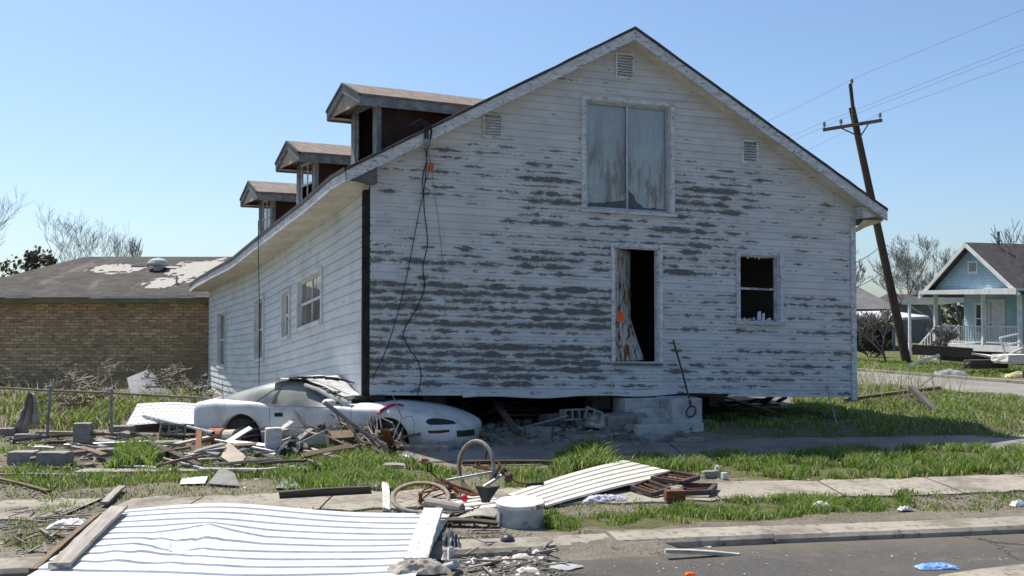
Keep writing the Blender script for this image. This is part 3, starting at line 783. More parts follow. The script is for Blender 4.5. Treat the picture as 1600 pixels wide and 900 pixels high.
    if not broken:
        mb = MB(); mb.poly([D(-ww, mf + .015, zm if i == 1 else wz0), D(ww, mf + .015, zm if i == 1 else wz0), D(ww, mf + .015, wz1), D(-ww, mf + .015, wz1)]); mb.build('pane', MT['glass'], dm)
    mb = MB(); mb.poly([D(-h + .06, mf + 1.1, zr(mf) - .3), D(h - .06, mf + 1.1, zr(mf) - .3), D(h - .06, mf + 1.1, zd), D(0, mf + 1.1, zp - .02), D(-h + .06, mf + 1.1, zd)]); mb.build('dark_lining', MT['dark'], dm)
dormer(1.05, 1.3, 0, broken=True); dormer(4.55, 1.3, 1); dormer(7.9, 1.3, 2)
# ------------------------------------------------------------------ the setting: ground, street, kerb, pavements
STZ = -.075
def kerb_y(x): return 9.42 + .19 * x + .02 * math.sin(x * .7)     # road-side face of the kerb
KB_W = .42
DH = Vector((-.30, .954, 0))       # direction of the cross street
XA, XB = Vector((13.1, 26.2, 0)), Vector((13.7, 40.5, 0))
def xs_off(x, y):   # signed distance to the right of the cross street's near edge
    return (Vector((x, y, 0)) - XA).dot(Vector((.954, .30, 0)))
XW = xs_off(XB.x, XB.y)
def sstep(a, b, v):
    t = max(0, min(1, (v - a) / (b - a))); return t * t * (3 - 2 * t)
def gz(x, y):
    d = y - kerb_y(x)
    m = sstep(.1, .6, x) * sstep(1.75, 1.35, x) * sstep(-.55, .15, d) * (.085 + .03 * mnoise.noise(Vector((x * 4, y * 4, 2))))
    m = max(m, .09 * sstep(-.9, -1.2, x) * sstep(-2.4, -1.6, x) * sstep(-.2, .2, d))
    if d < KB_W - .05: return STZ - .035 + (m * 1.35 if m > 0 else 0)
    z = .035 * mnoise.noise(Vector((x * .5, y * .5, 3))) + .016 * mnoise.noise(Vector((x * 2.1, y * 2.1, 0)))
    flat = 1.0
    sw = y - (12.1 + .15 * x)                      # sidewalk centre line
    flat *= sstep(.55, .95, abs(sw))
    dv = y - (16.35 + .15 * x)                     # concrete path under the house's shadow
    if x > -2.6: flat *= sstep(.95, 1.4, abs(dv))
    o = xs_off(x, y)
    if y > 18: flat *= sstep(.2, 1.2, max(-o, o - XW))
    z = z * flat - .012 * (1 - flat)
    if y > 17.2 and x > -2.5: z += .16 * sstep(17.05, 17.6, y - .15 * x) * sstep(-2.5, 0, x) * sstep(0, 2.5, -o)
    if flat > .9: z += .03 * sstep(.3, .9, d) * (1 if d < 1.6 else 0) * mnoise.noise(Vector((x, y, 7)))
    return z
def GG(px, py, dz=0.0):      # point on the real ground seen at a pixel
    z = 0.0
    for _ in range(4):
        p = G(px, py, z); z = gz(p.x, p.y)
    p = G(px, py, z); p.z = z + dz; return p
def gpoly(pts): return [tuple(G(*p).xy) for p in pts]
def inpoly(P, poly):         # vectorised point in polygon
    x, y = P[:, 0], P[:, 1]; c = np.zeros(len(P), bool); n = len(poly)
    for i in range(n):
        x0, y0 = poly[i]; x1, y1 = poly[(i + 1) % n]
        k = ((y0 > y) != (y1 > y)) & (x < (x1 - x0) * (y - y0) / (y1 - y0 + 1e-12) + x0); c ^= k
    return c

# grass zones: (pixel outline, blades per m2, mean height, dry share, clumping)
ZONES = [
    ('verge',  [(905, 822), (880, 812), (1000, 797), (1100, 786), (1230, 778), (1420, 770), (1410, 790), (1330, 800), (1110, 814), (1000, 826)], 2500, .10, .12, .43),
    ('verge2', [(1410, 772), (1600, 765), (1600, 792), (1400, 797)], 350, .06, .3, .5),
    ('path_edge', [(860, 740), (900, 712), (1050, 718), (1150, 712), (1300, 705), (1450, 700), (1600, 695), (1600, 738), (1400, 748), (1280, 752), (1130, 746), (1090, 738), (985, 735)], 1500, .15, .16, .45),
    ('tuft',   [(865, 742), (880, 716), (925, 706), (965, 722), (960, 740)], 1700, .27, .10, .1),
    ('mid',    [(430, 752), (440, 712), (540, 704), (625, 712), (700, 735), (712, 748), (640, 766), (540, 768), (450, 772)], 1700, .16, .14, .38),
    ('mid2',   [(780, 742), (850, 735), (905, 730), (890, 752), (800, 764)], 1300, .15, .15, .4),
    ('left_tuft', [(178, 734), (190, 706), (225, 700), (240, 715), (236, 734)], 1800, .24, .10, .05),
    ('left_row', [(0, 752), (0, 735), (80, 728), (115, 725), (118, 742), (260, 742), (320, 728), (420, 730), (435, 752), (330, 750), (200, 758), (60, 768)], 1200, .12, .2, .42),
    ('left_front', [(0, 850), (0, 818), (60, 815), (110, 826), (100, 852)], 500, .09, .3, .6),
    ('left_front2', [(50, 790), (85, 776), (110, 795), (85, 803)], 800, .08, .2, .4),
    ('barrel', [(848, 802), (872, 800), (905, 822), (880, 830), (850, 828)], 1900, .13, .08, .15),
    ('yard',   [(0, 672), (0, 622), (322, 622), (322, 655), (200, 655), (180, 672)], 260, .32, .30, .34),
    ('left_lot', [(0, 740), (0, 690), (330, 690), (430, 705), (430, 740)], 420, .13, .25, .62),
    ('shade_lawn', [(1105, 668), (1240, 645), (1600, 655), (1600, 684), (1110, 686)], 500, .10, .25, .35),
    ('right_lawn', [(1230, 650), (1240, 628), (1335, 612), (1470, 617), (1600, 624), (1600, 662)], 650, .16, .28, .42),
    ('sparse', [(0, 858), (0, 735), (640, 742), (860, 712), (1600, 692), (1600, 795), (1100, 815), (900, 838), (700, 790)], 330, .055, .38, .42),
    ('far_lawn', [(1335, 579), (1335, 560), (1420, 566), (1600, 572), (1600, 592), (1450, 586)], 130, .14, .15, .3),
]
ZP = [(n, gpoly(p), d, h, dry, cl) for n, p, d, h, dry, cl in ZONES]
def clump(x, y): return .5 + .55 * mnoise.noise(Vector((x * 1.1, y * 1.1, 2))) + .55 * mnoise.noise(Vector((x * 2.9, y * 2.9, 9)))

# ground sheet
xs = np.unique(np.concatenate([[-900, -400, -150, -70], np.arange(-40, -14, 1.0), np.arange(-14, 14, .14), np.arange(14, 42, .8), [60, 120, 400, 900]]))
ys = np.unique(np.concatenate([[-300, -60, 0, 4, 6], np.arange(7, 20, .12), np.arange(20, 34, .35), np.arange(34, 70, 1.2), [90, 150, 400, 1500]]))
VX, VY = np.meshgrid(xs, ys); P2 = np.stack([VX.ravel(), VY.ravel()], 1)
Zs = np.array([gz(x, y) if (-40 < x < 42 and 6 < y < 70) else (STZ - .035 if y < kerb_y(x) else -.02) for x, y in P2])
gw = np.zeros(len(P2))
for n, poly, d, h, dry, cl in ZP:
    k = inpoly(P2, poly); gw[k] = np.maximum(gw[k], min(1, d / 900))
far = (P2[:, 1] > 36) | (np.abs(P2[:, 0]) > 22); gw[far] = np.maximum(gw[far], .8)
me = bpy.data.meshes.new('ground'); nx = len(xs)
F = [(j * nx + i, j * nx + i + 1, (j + 1) * nx + i + 1, (j + 1) * nx + i) for j in range(len(ys) - 1) for i in range(nx - 1)]
me.from_pydata(np.column_stack([P2, Zs]).tolist(), [], F); me.update()
for p in me.polygons: p.use_smooth = True
A_ = me.attributes.new('turf', 'FLOAT', 'POINT'); A_.data.foreach_set('value', gw)
s = Sh('soil_ground'); v = s.pos()
n1 = s.noise(v, .9, 8, .65); n2 = s.noise(v, 7, 8, .7); n3 = s.noise(v, 34, 6, .75)
soil = s.mix(s.ss(n1, .35, .65), (.135, .112, .086), (.235, .205, .165))
soil = s.mix(s.ss(n3, .45, .7), soil, (.31, .275, .225))
soil = s.mix(s.ss(n2, .56, .66), soil, (.075, .062, .048))
thatch = s.mix(s.ss(n2, .35, .6), (.060, .082, .026), (.145, .135, .062))
gm = s.ss(s.math('ADD', s.math('MULTIPLY', s.attr('turf'), .6), s.math('MULTIPLY_ADD', n2, .6, s.math('MULTIPLY', n1, .3))), .62, .86)
col = s.mix(gm, soil, thatch)
s.bump(s.math('MULTIPLY_ADD', n3, .6, n2), .8, .05)
me.materials.append(s.out(col, .95, spec=.1))
go = bpy.data.objects.new('ground', me); COL.objects.link(go); go['kind'] = 'structure'

# street
s = Sh('asphalt'); v = s.pos()
n3 = s.noise(v, 90, 4, .8); n1 = s.noise(v, .8, 7, .65); n2 = s.noise(v, 6, 8, .7)
c = s.mix(s.ss(n3, .36, .66), (.050, .048, .046), (.150, .140, .128))
c = s.mix(s.ss(n1, .40, .68), c, (.115, .104, .092)); c = s.mix(s.math('MULTIPLY', s.ss(n2, .52, .72), .55), c, (.20, .175, .145))
vy = s.sep(v); dk = s.math('SUBTRACT', vy[1], s.math('MULTIPLY_ADD', vy[0], .19, 9.42))
c = s.mix(s.math('MULTIPLY', s.ss(s.math('ADD', dk, s.math('MULTIPLY_ADD', n2, .9, -.45)), -.7, .1), .75), c, (.16, .135, .105))
c = s.mix(s.math('MULTIPLY', s.ss(s.math('ADD', vy[0], s.math('MULTIPLY', n2, 1.6)), 1.6, .2), .7), c, (.17, .145, .115))
ck = s.vor(s.comb(s.math('ADD', s.sep(v)[0], s.math('MULTIPLY', n2, .5)), s.math('ADD', s.sep(v)[1], s.math('MULTIPLY', n1, .6)), 0.0), .42, 'DISTANCE_TO_EDGE'); c = s.mix(s.math('MULTIPLY', s.ss(ck, .012, .004), s.ss(n1, .42, .55)), c, (.05, .048, .045))
s.bump(n3, .9, .012); MT['asphalt'] = s.out(c, .92, spec=.2)
mb = MB(); xr = list(np.arange(-60, 90, 1.5))
mb.grid([[(x, -14, STZ) for x in xr], [(x, 2, STZ) for x in xr], [(x, kerb_y(x) - 1.2, STZ) for x in xr], [(x, kerb_y(x) + .02, STZ + .004) for x in xr]])
mb.build('street', MT['asphalt'], world=True, kind='structure')
s = Sh('pavement_concrete'); v = s.pos()
n1 = s.noise(v, 1.3, 8, .65); n2 = s.noise(v, 9, 8, .7); n3 = s.noise(v, 60, 5, .7)
c = s.mix(s.ss(n1, .35, .65), (.34, .305, .25), (.25, .225, .185)); c = s.mix(s.ss(n1, .52, .66), c, (.18, .155, .125)); c = s.mix(s.ss(n2, .5, .66), c, (.16, .135, .105)); c = s.mix(s.math('MULTIPLY', s.ss(n3, .5, .7), .4), c, (.17, .16, .14))
s.bump(n3, .4, .006); MT['pave'] = s.out(c, .9, spec=.15)
s = Sh('shade_darkened_concrete'); v = s.pos(); n1 = s.noise(v, 1.1, 8, .65); n3 = s.noise(v, 50, 5, .7)  # path concrete, its colour darkened to deepen the house's shade
c = s.mix(s.ss(n1, .35, .65), (.25, .235, .21), (.16, .15, .135)); c = s.mix(s.math('MULTIPLY', s.ss(n3, .5, .7), .4), c, (.09, .085, .08)); s.bump(n3, .4, .006); MT['pave_shaded'] = s.out(c, .9, spec=.15)
# kerb: slabs about 3 m long with open joints
mb = MB(); x = -30.0; rg = random.Random(3)
joints = []
while x < 60:
    L = 1.55 if -1 < x < 1.8 else 3.1
    x1 = x + L - .025; n = 8; rows = []
    lift = rg.uniform(-.012, .012)
    for i in range(n + 1):
        xx = x + (x1 - x) * i / n; y = kerb_y(xx); j = lambda k: k * mnoise.noise(Vector((xx * 3, k * 40, 1)))
        q = lambda o, z: Vector((xx - o * .187, y + o * .98, z))
        rows.append([q(j(.006), STZ - .06), q(.012 + j(.008), -.03 + lift), q(.045, .004 + lift + j(.006)), q(KB_W - .03, .018 + lift + j(.006)), q(KB_W, .0), q(KB_W, -.2)])
    mb.grid(rows); m = len(mb.v); mb.f += [tuple(range(m - 6, m)), tuple(reversed(range(m - 6 * (n + 1), m - 6 * n)))]
    x += L
mb.build('kerb', MT['pave'], world=True, kind='structure')
# sidewalk, partly lost under soil: separate uneven slabs
def slabset(name, ranges, yc, wd, z=.012, jag=.12, seed=1):
    rg = random.Random(seed); mb = MB()
    for x0, x1 in ranges:
        n = max(4, int((x1 - x0) / .11)); top = []
        for i in range(n + 1):
            x = x0 + (x1 - x0) * i / n; e = .93 if i in (0, n) else 1
            a = wd / 2 * e - jag * abs(mnoise.noise(Vector((x * 1.7, seed, 0)))) * 1.6 - jag * .4 * mnoise.noise(Vector((x * 6, seed + 5, 0)))
            b = wd / 2 * e - jag * abs(mnoise.noise(Vector((x * 1.7, seed + 9, 0)))) * 1.6 - jag * .4 * mnoise.noise(Vector((x * 6, seed + 8, 0)))
            zz = z + .008 * mnoise.noise(Vector((x * .9, 0, seed)))
            top.append([(x, yc(x) - max(a, .02), zz - .07), (x, yc(x) - max(a, .02) + .01, zz), (x, yc(x), zz + .004), (x, yc(x) + max(b, .02) - .01, zz), (x, yc(x) + max(b, .02), zz - .07)])
        mb.grid(top)
    return mb.build(name, MT['pave' if name != 'concrete_path' else 'pave_shaded'], world=True, kind='structure')
swy = lambda x: 12.1 + .15 * x
slabset('sidewalk', [(-12, -7.4), (-7.38, -5.85), (-5.83, -4.75), (-4.4, -3.62), (-3.6, -2.12), (-2.1, -.62), (-.6, .9), (.92, 2.4), (2.42, 3.9), (3.92, 5.4), (5.42, 6.9), (6.92, 9.5), (9.52, 14)], swy, 1.30, jag=.17, seed=3)
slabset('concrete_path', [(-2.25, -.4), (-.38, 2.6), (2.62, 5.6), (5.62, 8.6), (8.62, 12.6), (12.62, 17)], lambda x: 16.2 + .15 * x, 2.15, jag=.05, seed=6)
slabset('old_kerbing', [(-5.9, -2.6)], lambda x: 14.35 + .06 * x, .35, z=.03, jag=.04, seed=12)
# a light concrete apron at the lower right corner of the street
mb = MB(); q = [G(1470, 899, STZ), G(1530, 890, STZ), G(1640, 878, STZ), G(1900, 930, STZ), G(1500, 1050, STZ), G(1330, 960, STZ)]
for p in q: p.z = STZ + .006
mb.poly(q); mb.build('concrete_patch', MT['pave'], world=True, kind='structure')
# cross street
s = Sh('cross_street_surface'); v = s.pos(); n1 = s.noise(v, .5, 8, .65); n3 = s.noise(v, 30, 5, .7)
MT['xroad'] = s.out(s.mix(s.ss(n1, .35, .7), s.mix(n3, (.20, .185, .165), (.29, .27, .24)), (.17, .155, .135)), .92, spec=.2)
mb = MB(); Rn = Vector((.954, .30, 0)); rows = []
for t in np.arange(-14, 60, 1.5):
    p = XA + DH * float(t); rows.append([p + ZZ * .006, p + Rn * (XW / 2) + ZZ * .03, p + Rn * XW + ZZ * .006])
mb.grid(rows); mb.build('cross_street', MT['xroad'], world=True, kind='structure')
mb = MB(); rows = []
for t in np.arange(-6, 60, 1.5):
    p = XA + DH * float(t) + Rn * (XW + .02); rows.append([p - ZZ * .05, p + ZZ * .10, p + Rn * .25 + ZZ * .10, p + Rn * .25 - ZZ * .05])
mb.grid(rows); mb.build('far_kerb', MT['pave'], world=True, kind='structure')

# ------------------------------------------------------------------ grass: real blades
s = Sh('grass_blades'); t = s.attr('tint')
c = s.mix(s.ss(t, 0, .45), (.055, .115, .016), (.17, .27, .040)); c = s.mix(s.ss(t, .45, .78), c, (.31, .37, .085)); c = s.mix(s.ss(t, .82, .9), c, (.42, .36, .23))
MT['grass'] = s.out(c, .55, spec=.35)
s.p.inputs['Subsurface Weight'].default_value = 0
tr = s.n.new('ShaderNodeBsdfTranslucent'); s.set(tr.inputs[0], c); ms = s.n.new('ShaderNodeMixShader'); ms.inputs[0].default_value = .5
s.l.new(s.p.outputs[0], ms.inputs[1]); s.l.new(tr.outputs[0], ms.inputs[2]); s.l.new(ms.outputs[0], s.n['Material Output'].inputs[0])
def blades(name, P, Z, H, Wd, tint, lean=.5, kind='stuff', label=None, cat=None):
    n = len(P); th = NR.uniform(0, 2 * np.pi, n); dx, dy = np.cos(th), np.sin(th)
    ln = H * lean * NR.uniform(.3, 1.3, n); ph = NR.uniform(0, 2 * np.pi, n); lx, ly = np.cos(ph) * ln, np.sin(ph) * ln
    V = np.zeros((n, 5, 3))
    for k, (sd, f, ht) in enumerate(((-1, 0, 0), (1, 0, 0), (1, .35, .62), (-1, .35, .62), (0, 1, 1))):
        ws = {0: 1, .62: .8, 1: 0}[ht]
        V[:, k, 0] = P[:, 0] + dx * Wd * .5 * sd * ws + lx * f; V[:, k, 1] = P[:, 1] + dy * Wd * .5 * sd * ws + ly * f
        V[:, k, 2] = Z + H * ht * (1 - .25 * lean * f) - (.01 if ht == 0 else 0)
    me = bpy.data.meshes.new(name); me.vertices.add(n * 5); me.vertices.foreach_set('co', V.ravel())
    base = (np.arange(n) * 5)[:, None]
    loops = np.concatenate([base + np.array([[0, 1, 2, 3]]), base + np.array([[3, 2, 4]])], 1).ravel()
    me.loops.add(n * 7); me.loops.foreach_set('vertex_index', loops.astype(np.int32))
    me.polygons.add(n * 2); st = (np.arange(n)[:, None] * 7 + np.array([[0, 4]])).ravel()
    me.polygons.foreach_set('loop_start', st.astype(np.int32))
    me.update(calc_edges=True); me.validate()
    a = me.attributes.new('tint', 'FLOAT', 'POINT'); a.data.foreach_set('value', np.repeat(tint, 5))
    me.materials.append(MT['grass']); o = bpy.data.objects.new(name, me); COL.objects.link(o)
    return props(o, label, cat, None, kind)
BP, BZ, BH, BW, BT = [], [], [], [], []
for n, poly, d, h, dry, cl in ZP:
    pa = np.array(poly); lo, hi = pa.min(0) - .25, pa.max(0) + .25
    N = int(d * np.prod(hi - lo)); N = min(N, 160000)
    Q = NR.uniform(lo, hi, (N, 2))
    jit = np.array([[.30 * mnoise.noise(Vector((x * 1.6, y * 1.6, 4))) + .12 * mnoise.noise(Vector((x * 6, y * 6, 4))), .30 * mnoise.noise(Vector((x * 1.6, y * 1.6, 14))) + .12 * mnoise.noise(Vector((x * 6, y * 6, 5)))] for x, y in Q]) if N else Q
    k = inpoly(Q + jit * (.7 if d > 300 else 2.0), poly); Q = Q[k]
    if len(Q) == 0: continue
    cv = np.array([clump(x, y) for x, y in Q])
    k = cv > cl * 1.05 + NR.uniform(-.12, .12, len(Q)); Q, cv = Q[k], cv[k]
    ok = np.array([y > kerb_y(x) + .2 and not (abs(y - swy(x)) < .42 and x > -4.6 and n in ('verge', 'path_edge', 'mid', 'sparse')) for x, y in Q], bool)
    Q, cv = Q[ok], cv[ok]
    hh = h * NR.uniform(.45, 1.35, len(Q)) * (.35 + .95 * np.clip(cv, 0, 1.3))
    t = NR.uniform(0, .62, len(Q)) * .7 + .25 * np.clip(cv, 0, 1) + NR.normal(0, .05, len(Q))
    t = np.clip(t, 0, .8); t[NR.uniform(0, 1, len(Q)) < dry] = 1.0
    BP.append(Q); BH.append(hh); BT.append(t); BZ.append(np.array([gz(x, y) for x, y in Q]))
    dist = Q[:, 1]; BW.append(np.clip(.0011 * dist, .008, .03) * NR.uniform(.6, 1.3, len(Q)) * (1.5 if n in ('tuft', 'left_tuft', 'yard') else 1))
blades('grass', np.concatenate(BP), np.concatenate(BZ), np.concatenate(BH), np.concatenate(BW), np.concatenate(BT), .75, 'stuff', 'green grass and weeds growing in clumps over the lots and verge', 'grass')
# dry stalks: tall pale weeds by the fence and at the house's right corner
SP, SHh, STt = [], [], []
for poly, N, h in ((gpoly([(0, 650), (0, 625), (320, 628), (322, 645)]), 260, .55), (gpoly([(1335, 640), (1338, 606), (1430, 614), (1520, 630), (1460, 645)]), 420, .8), (gpoly([(0, 615), (330, 615), (330, 630), (0, 632)]), 330, .6), (gpoly([(1340, 640), (1340, 620), (1380, 618), (1385, 640)]), 120, .9)):
    pa = np.array(poly); Q = NR.uniform(pa.min(0), pa.max(0), (N, 2)); Q = Q[inpoly(Q, poly)]
    SP.append(Q); SHh.append(h * NR.uniform(.4, 1.3, len(Q))); STt.append(np.where(NR.uniform(0, 1, len(Q)) < .75, 1.0, .3))
SP = np.concatenate(SP)
blades('dry_weeds', SP, np.array([gz(x, y) for x, y in SP]), np.concatenate(SHh), NR.uniform(.010, .022, len(SP)), np.concatenate(STt), .7, 'stuff', 'tall pale dry weed stalks along the fence and house corner', 'weeds')

# loose rubble and litter nobody could count
def chips(name, zones, mt, label, seed):
    rg = random.Random(seed); mb = MB()
    for pts, N, r0, r1, flat in zones:
        poly = gpoly(pts); pa = np.array(poly); Q = NR.uniform(pa.min(0), pa.max(0), (N * 3, 2)); Q = Q[inpoly(Q, poly)][:N]
        for x, y in Q:
            r = rg.uniform(r0, r1) * rg.uniform(.5, 1.0)
            M = Matrix.Rotation(rg.uniform(0, 6.3), 4, 'Z') @ Matrix.Rotation(rg.uniform(-.4, .4), 4, 'X')
            zz = gz(x, y) if y > kerb_y(x) + KB_W else STZ
            n, m = (5, 3)
            mb.ball((x, y, zz + r * flat * .5), (r, r * rg.uniform(.5, 1), r * flat), n, m, M, jit=.3)
    return mb.build(name, mt, world=True, label=label, kind='stuff', cat='debris')
MT['chip'] = mat('rubble_chips', (.30, .275, .24), (.15, .13, .11), (.07, .06, .05), scale=2.2, bs=60)
MT['chipw'] = mat('white_litter', (.68, .67, .64), (.50, .48, .44), (.30, .27, .24), scale=3, bump=.1)
MT['chipd'] = mat('leaf_litter', (.075, .055, .035), (.16, .125, .08), scale=3)
chips('rubble', [([(0, 735), (0, 685), (330, 685), (600, 700), (600, 735), (430, 735)], 620, .02, .09, .5), ([(740, 700), (745, 672), (1110, 660), (1100, 695)], 380, .03, .13, .6),
                 ([(600, 800), (700, 770), (780, 790), (740, 880), (700, 850)], 200, .01, .04, .5), ([(700, 895), (720, 830), (840, 845), (900, 890)], 260, .008, .035, .5),
                 ([(0, 850), (0, 760), (160, 765), (200, 800), (60, 890)], 420, .008, .04, .5), ([(1400, 795), (1420, 770), (1600, 765), (1600, 790)], 120, .01, .03, .5), ([(1100, 660), (1250, 650), (1340, 668), (1200, 684)], 60, .02, .06, .5)],
      MT['chip'], 'small broken masonry and stones strewn over the lot', 1)
chips('litter', [([(0, 760), (0, 690), (430, 690), (640, 720), (620, 770)], 110, .015, .055, .15), ([(700, 895), (720, 835), (840, 845), (880, 890)], 90, .012, .045, .25), ([(0, 860), (0, 790), (150, 790), (100, 850)], 60, .012, .04, .2),
                 ([(760, 700), (760, 675), (1090, 668), (1100, 692)], 60, .02, .05, .3), ([(950, 890), (900, 850), (1590, 830), (1590, 870)], 60, .006, .02, .2), ([(1100, 745), (1160, 738), (1350, 755), (1120, 765)], 40, .01, .03, .3)],
      MT['chipw'], 'scraps of pale paper and plastic strewn over the ground', 2)
chips('leaf_litter', [([(0, 770), (0, 735), (620, 745), (620, 775), (200, 790)], 900, .008, .03, .2), ([(880, 850), (900, 828), (1110, 840), (1000, 855)], 400, .006, .02, .25), ([(1390, 797), (1400, 772), (1600, 765), (1600, 792)], 500, .008, .025, .3), ([(780, 800), (880, 790), (1110, 765), (1100, 790), (900, 830)], 500, .006, .02, .25), ([(650, 890), (640, 800), (830, 830), (900, 880)], 500, .006, .022, .25), ([(900, 895), (900, 850), (1590, 825), (1590, 890)], 300, .004, .012, .2)],
      MT['chipd'], 'dead leaves and dark scraps in the dirt', 3)
# ------------------------------------------------------------------ the white car crushed under the corner of the house
cdir = Vector((.972, -.236, 0)).normalized(); cyaw = math.atan2(cdir.y, cdir.x)
CO = Vector((-4.30, 17.98, -.20))
car = thing('wrecked_car', 'white two door coupe crushed under the corner of the white house', 'car', (CO.x, CO.y, CO.z), cyaw)
CM = ROOTM[car.name]
def C(x, y, z): return CM @ Vector((x, y, z))
# materials
s = Sh('dusty_white_paint'); v = s.obj(); z = s.sep(v)[2]
n = s.noise(v, 3, 8, .65); n2 = s.noise(v, 16, 6, .7)
c = s.mix(s.ss(n, .42, .72), (.66, .66, .64), (.46, .43, .37))
mud = s.ss(s.math('ADD', s.math('MULTIPLY_ADD', n, -.35, s.math('MULTIPLY', n2, -.15)), z), .28, .02)
c = s.mix(s.math('MULTIPLY', mud, .75), c, (.30, .25, .19)); c = s.mix(s.math('MULTIPLY', s.ss(n2, .60, .72), .35), c, (.34, .30, .24))
s.bump(n2, .08, .004); MT['carpaint'] = s.out(c, s.math('MULTIPLY_ADD', n, .35, .28), spec=.45)
s = Sh('mud_filmed_glass'); v = s.obj(); n = s.noise(v, 2.2, 7, .6); z = s.sep(v)[2]
c = s.mix(s.ss(s.math('MULTIPLY_ADD', n, .30, z), .98, 1.42), (.060, .085, .085), (.25, .25, .215)); c = s.mix(s.ss(n, .40, .85), c, (.20, .195, .165))
MT['carglass'] = s.out(c, s.math('MULTIPLY_ADD', n, .5, .12), spec=.6)
MT['carblack'] = mat('black_plastic', (.016, .016, .017), (.03, .028, .026), scale=6, rough=.45, bump=.05)
MT['redlens'] = mat('red_marker_lens', (.10, .02, .018), (.06, .02, .018), rough=.2, bump=0)
# body: lofted sections
ST = [(-1.00, .66, .80, .84, .42), (-.96, .80, .84, .88, .34), (-.80, .88, .88, .93, .27), (-.45, .91, .90, .95, .20), (0, .92, .90, .95, .17), (.6, .92, .89, .95, .15), (1.2, .92, .88, .95, .15),
      (1.75, .92, .87, .96, .15), (2.15, .92, .87, .95, .16), (2.57, .92, .84, .91, .17), (2.95, .90, .78, .85, .18), (3.30, .87, .71, .77, .19), (3.56, .80, .62, .68, .20), (3.74, .62, .55, .60, .22), (3.81, .38, .52, .55, .24)]
rows = []
for x, w, zb, zc, zl in ST:
    zm = zl + (zb - zl) * .52; half = [(0, zc), (.38 * w, zc - .008), (.72 * w, zc - .03), (.92 * w, zb + .015), (.985 * w, zb - .05), (w, zb - .16 * (zb - zl) - .04), (1.0 * w, zm), (.985 * w, zl + .22 * (zb - zl)), (.95 * w, zl + .02), (.86 * w, zl - .03), (.4 * w, zl - .03)]
    pts = [(y, z) for y, z in half] + [(0, zl - .03)] + [(-y, z) for y, z in reversed(half[1:])]
    rows.append([C(x, -y, z) for y, z in pts])
mb = MB(); mb.grid(rows, closed=True); m = len(rows[0]); k = len(mb.v)
mb.f += [tuple(range(m)), tuple(reversed(range(k - m, k)))]
raw = mb.build('body', MT['carpaint'], car, smooth=True, normals=True)
sub = raw.modifiers.new('subd', 'SUBSURF'); sub.levels = 3; sub.render_levels = 3
cut = MB()
for wx in (0, 2.57):
    for sd in (-1, 1):
        M = CM @ Matrix.Translation(Vector((wx, sd * .80, .33))) @ Matrix.Rotation(math.pi / 2, 4, 'X')
        cut.lathe([(.375, -.30), (.375, .30)], 40, M)
cutter = cut.build('cutter', MT['carblack'], world=True, normals=True)
bo = raw.modifiers.new('arch', 'BOOLEAN'); bo.object = cutter; bo.operation = 'DIFFERENCE'; bo.solver = 'EXACT'
bpy.context.view_layer.update()
dg = bpy.context.evaluated_depsgraph_get()
nm = bpy.data.meshes.new_from_object(raw.evaluated_get(dg))
raw.modifiers.clear(); raw.data = nm; nm.name = 'body'; bpy.data.objects.remove(cutter)
nm.materials.clear(); nm.materials.append(MT['carpaint'])
for v_ in nm.vertices:
    c_ = v_.co; d_ = .010 * mnoise.noise(Vector((c_.x * 2.2, c_.y * 2.2, c_.z * 2.2))) + .004 * mnoise.noise(c_ * 7)
    if c_.z > .70: d_ -= .07 * math.exp(-((c_.x - 1.95) / .35) ** 2 - ((c_.y + .1) / .6) ** 2) * (1 + .6 * mnoise.noise(c_ * 6))
    c_.z += d_; c_.y += d_ * .6
for p in nm.polygons: p.use_smooth = True
cbvh = BVHTree.FromPolygons([CM @ v.co for v in nm.vertices], [tuple(p.vertices) for p in nm.polygons])
def decal(name, outline, mt, parent, lift=.004, bvh=None, sub=6, smooth=True):
    """a thin plate that follows the car's skin inside an outline seen from the street side"""
    bv = bvh or cbvh; mb = MB(); cx = sum(p[0] for p in outline) / len(outline); cy = sum(p[1] for p in outline) / len(outline)
    ol = []
    for i, p in enumerate(outline):
        q = outline[(i + 1) % len(outline)]
        for k in range(3): ol.append((p[0] + (q[0] - p[0]) * k / 3, p[1] + (q[1] - p[1]) * k / 3))
    rows = []
    for j in range(sub + 1):
        t = 1 - j / sub * .98; r = []
        for px, py in ol:
            d = ray(cx + (px - cx) * t, cy + (py - cy) * t).normalized(); h = bv.ray_cast(EYEV, d)
            if h[0] is None: return None
            nrm = h[1] if h[1].dot(d) < 0 else -h[1]
            r.append(h[0] + nrm * lift)
        rows.append(r)
    mb.grid(rows, closed=True); mb.f.append(tuple(range(len(mb.v) - len(ol), len(mb.v))))
    o = mb.build(name, mt, parent, smooth=smooth, normals=True); return o
hl = decal('headlight', [(665, 660), (668, 655), (678, 653.5), (695, 655), (708, 658), (714, 662), (700, 663.5), (672, 664)], MT['carblack'], car)
mk = decal('marker_lamp', [(668, 673), (686, 672.5), (702, 671), (702, 675), (686, 677), (670, 677)], MT['redlens'], car)
decal('bumper_grille', [(713, 673), (727, 672), (741, 670.5), (742, 680), (728, 682), (714, 682.5)], MT['carblack'], car, sub=4)
decal('door_handle', [(429, 645), (442, 645), (442, 651), (429, 651)], MT['carblack'], car, lift=.008, sub=2)
def seam(name, pts, r=.0035, bvh=None):
    q = []
    for (x0, y0), (x1, y1) in zip(pts[:-1], pts[1:]):
        for k in range(6):
            d = ray(x0 + (x1 - x0) * k / 6, y0 + (y1 - y0) * k / 6).normalized(); h = (bvh or cbvh).ray_cast(EYEV, d)
            if h[0]: q.append(h[0])
    mb = MB(); mb.tube(q, r, 5); mb.build(name, MT['carblack'], car)
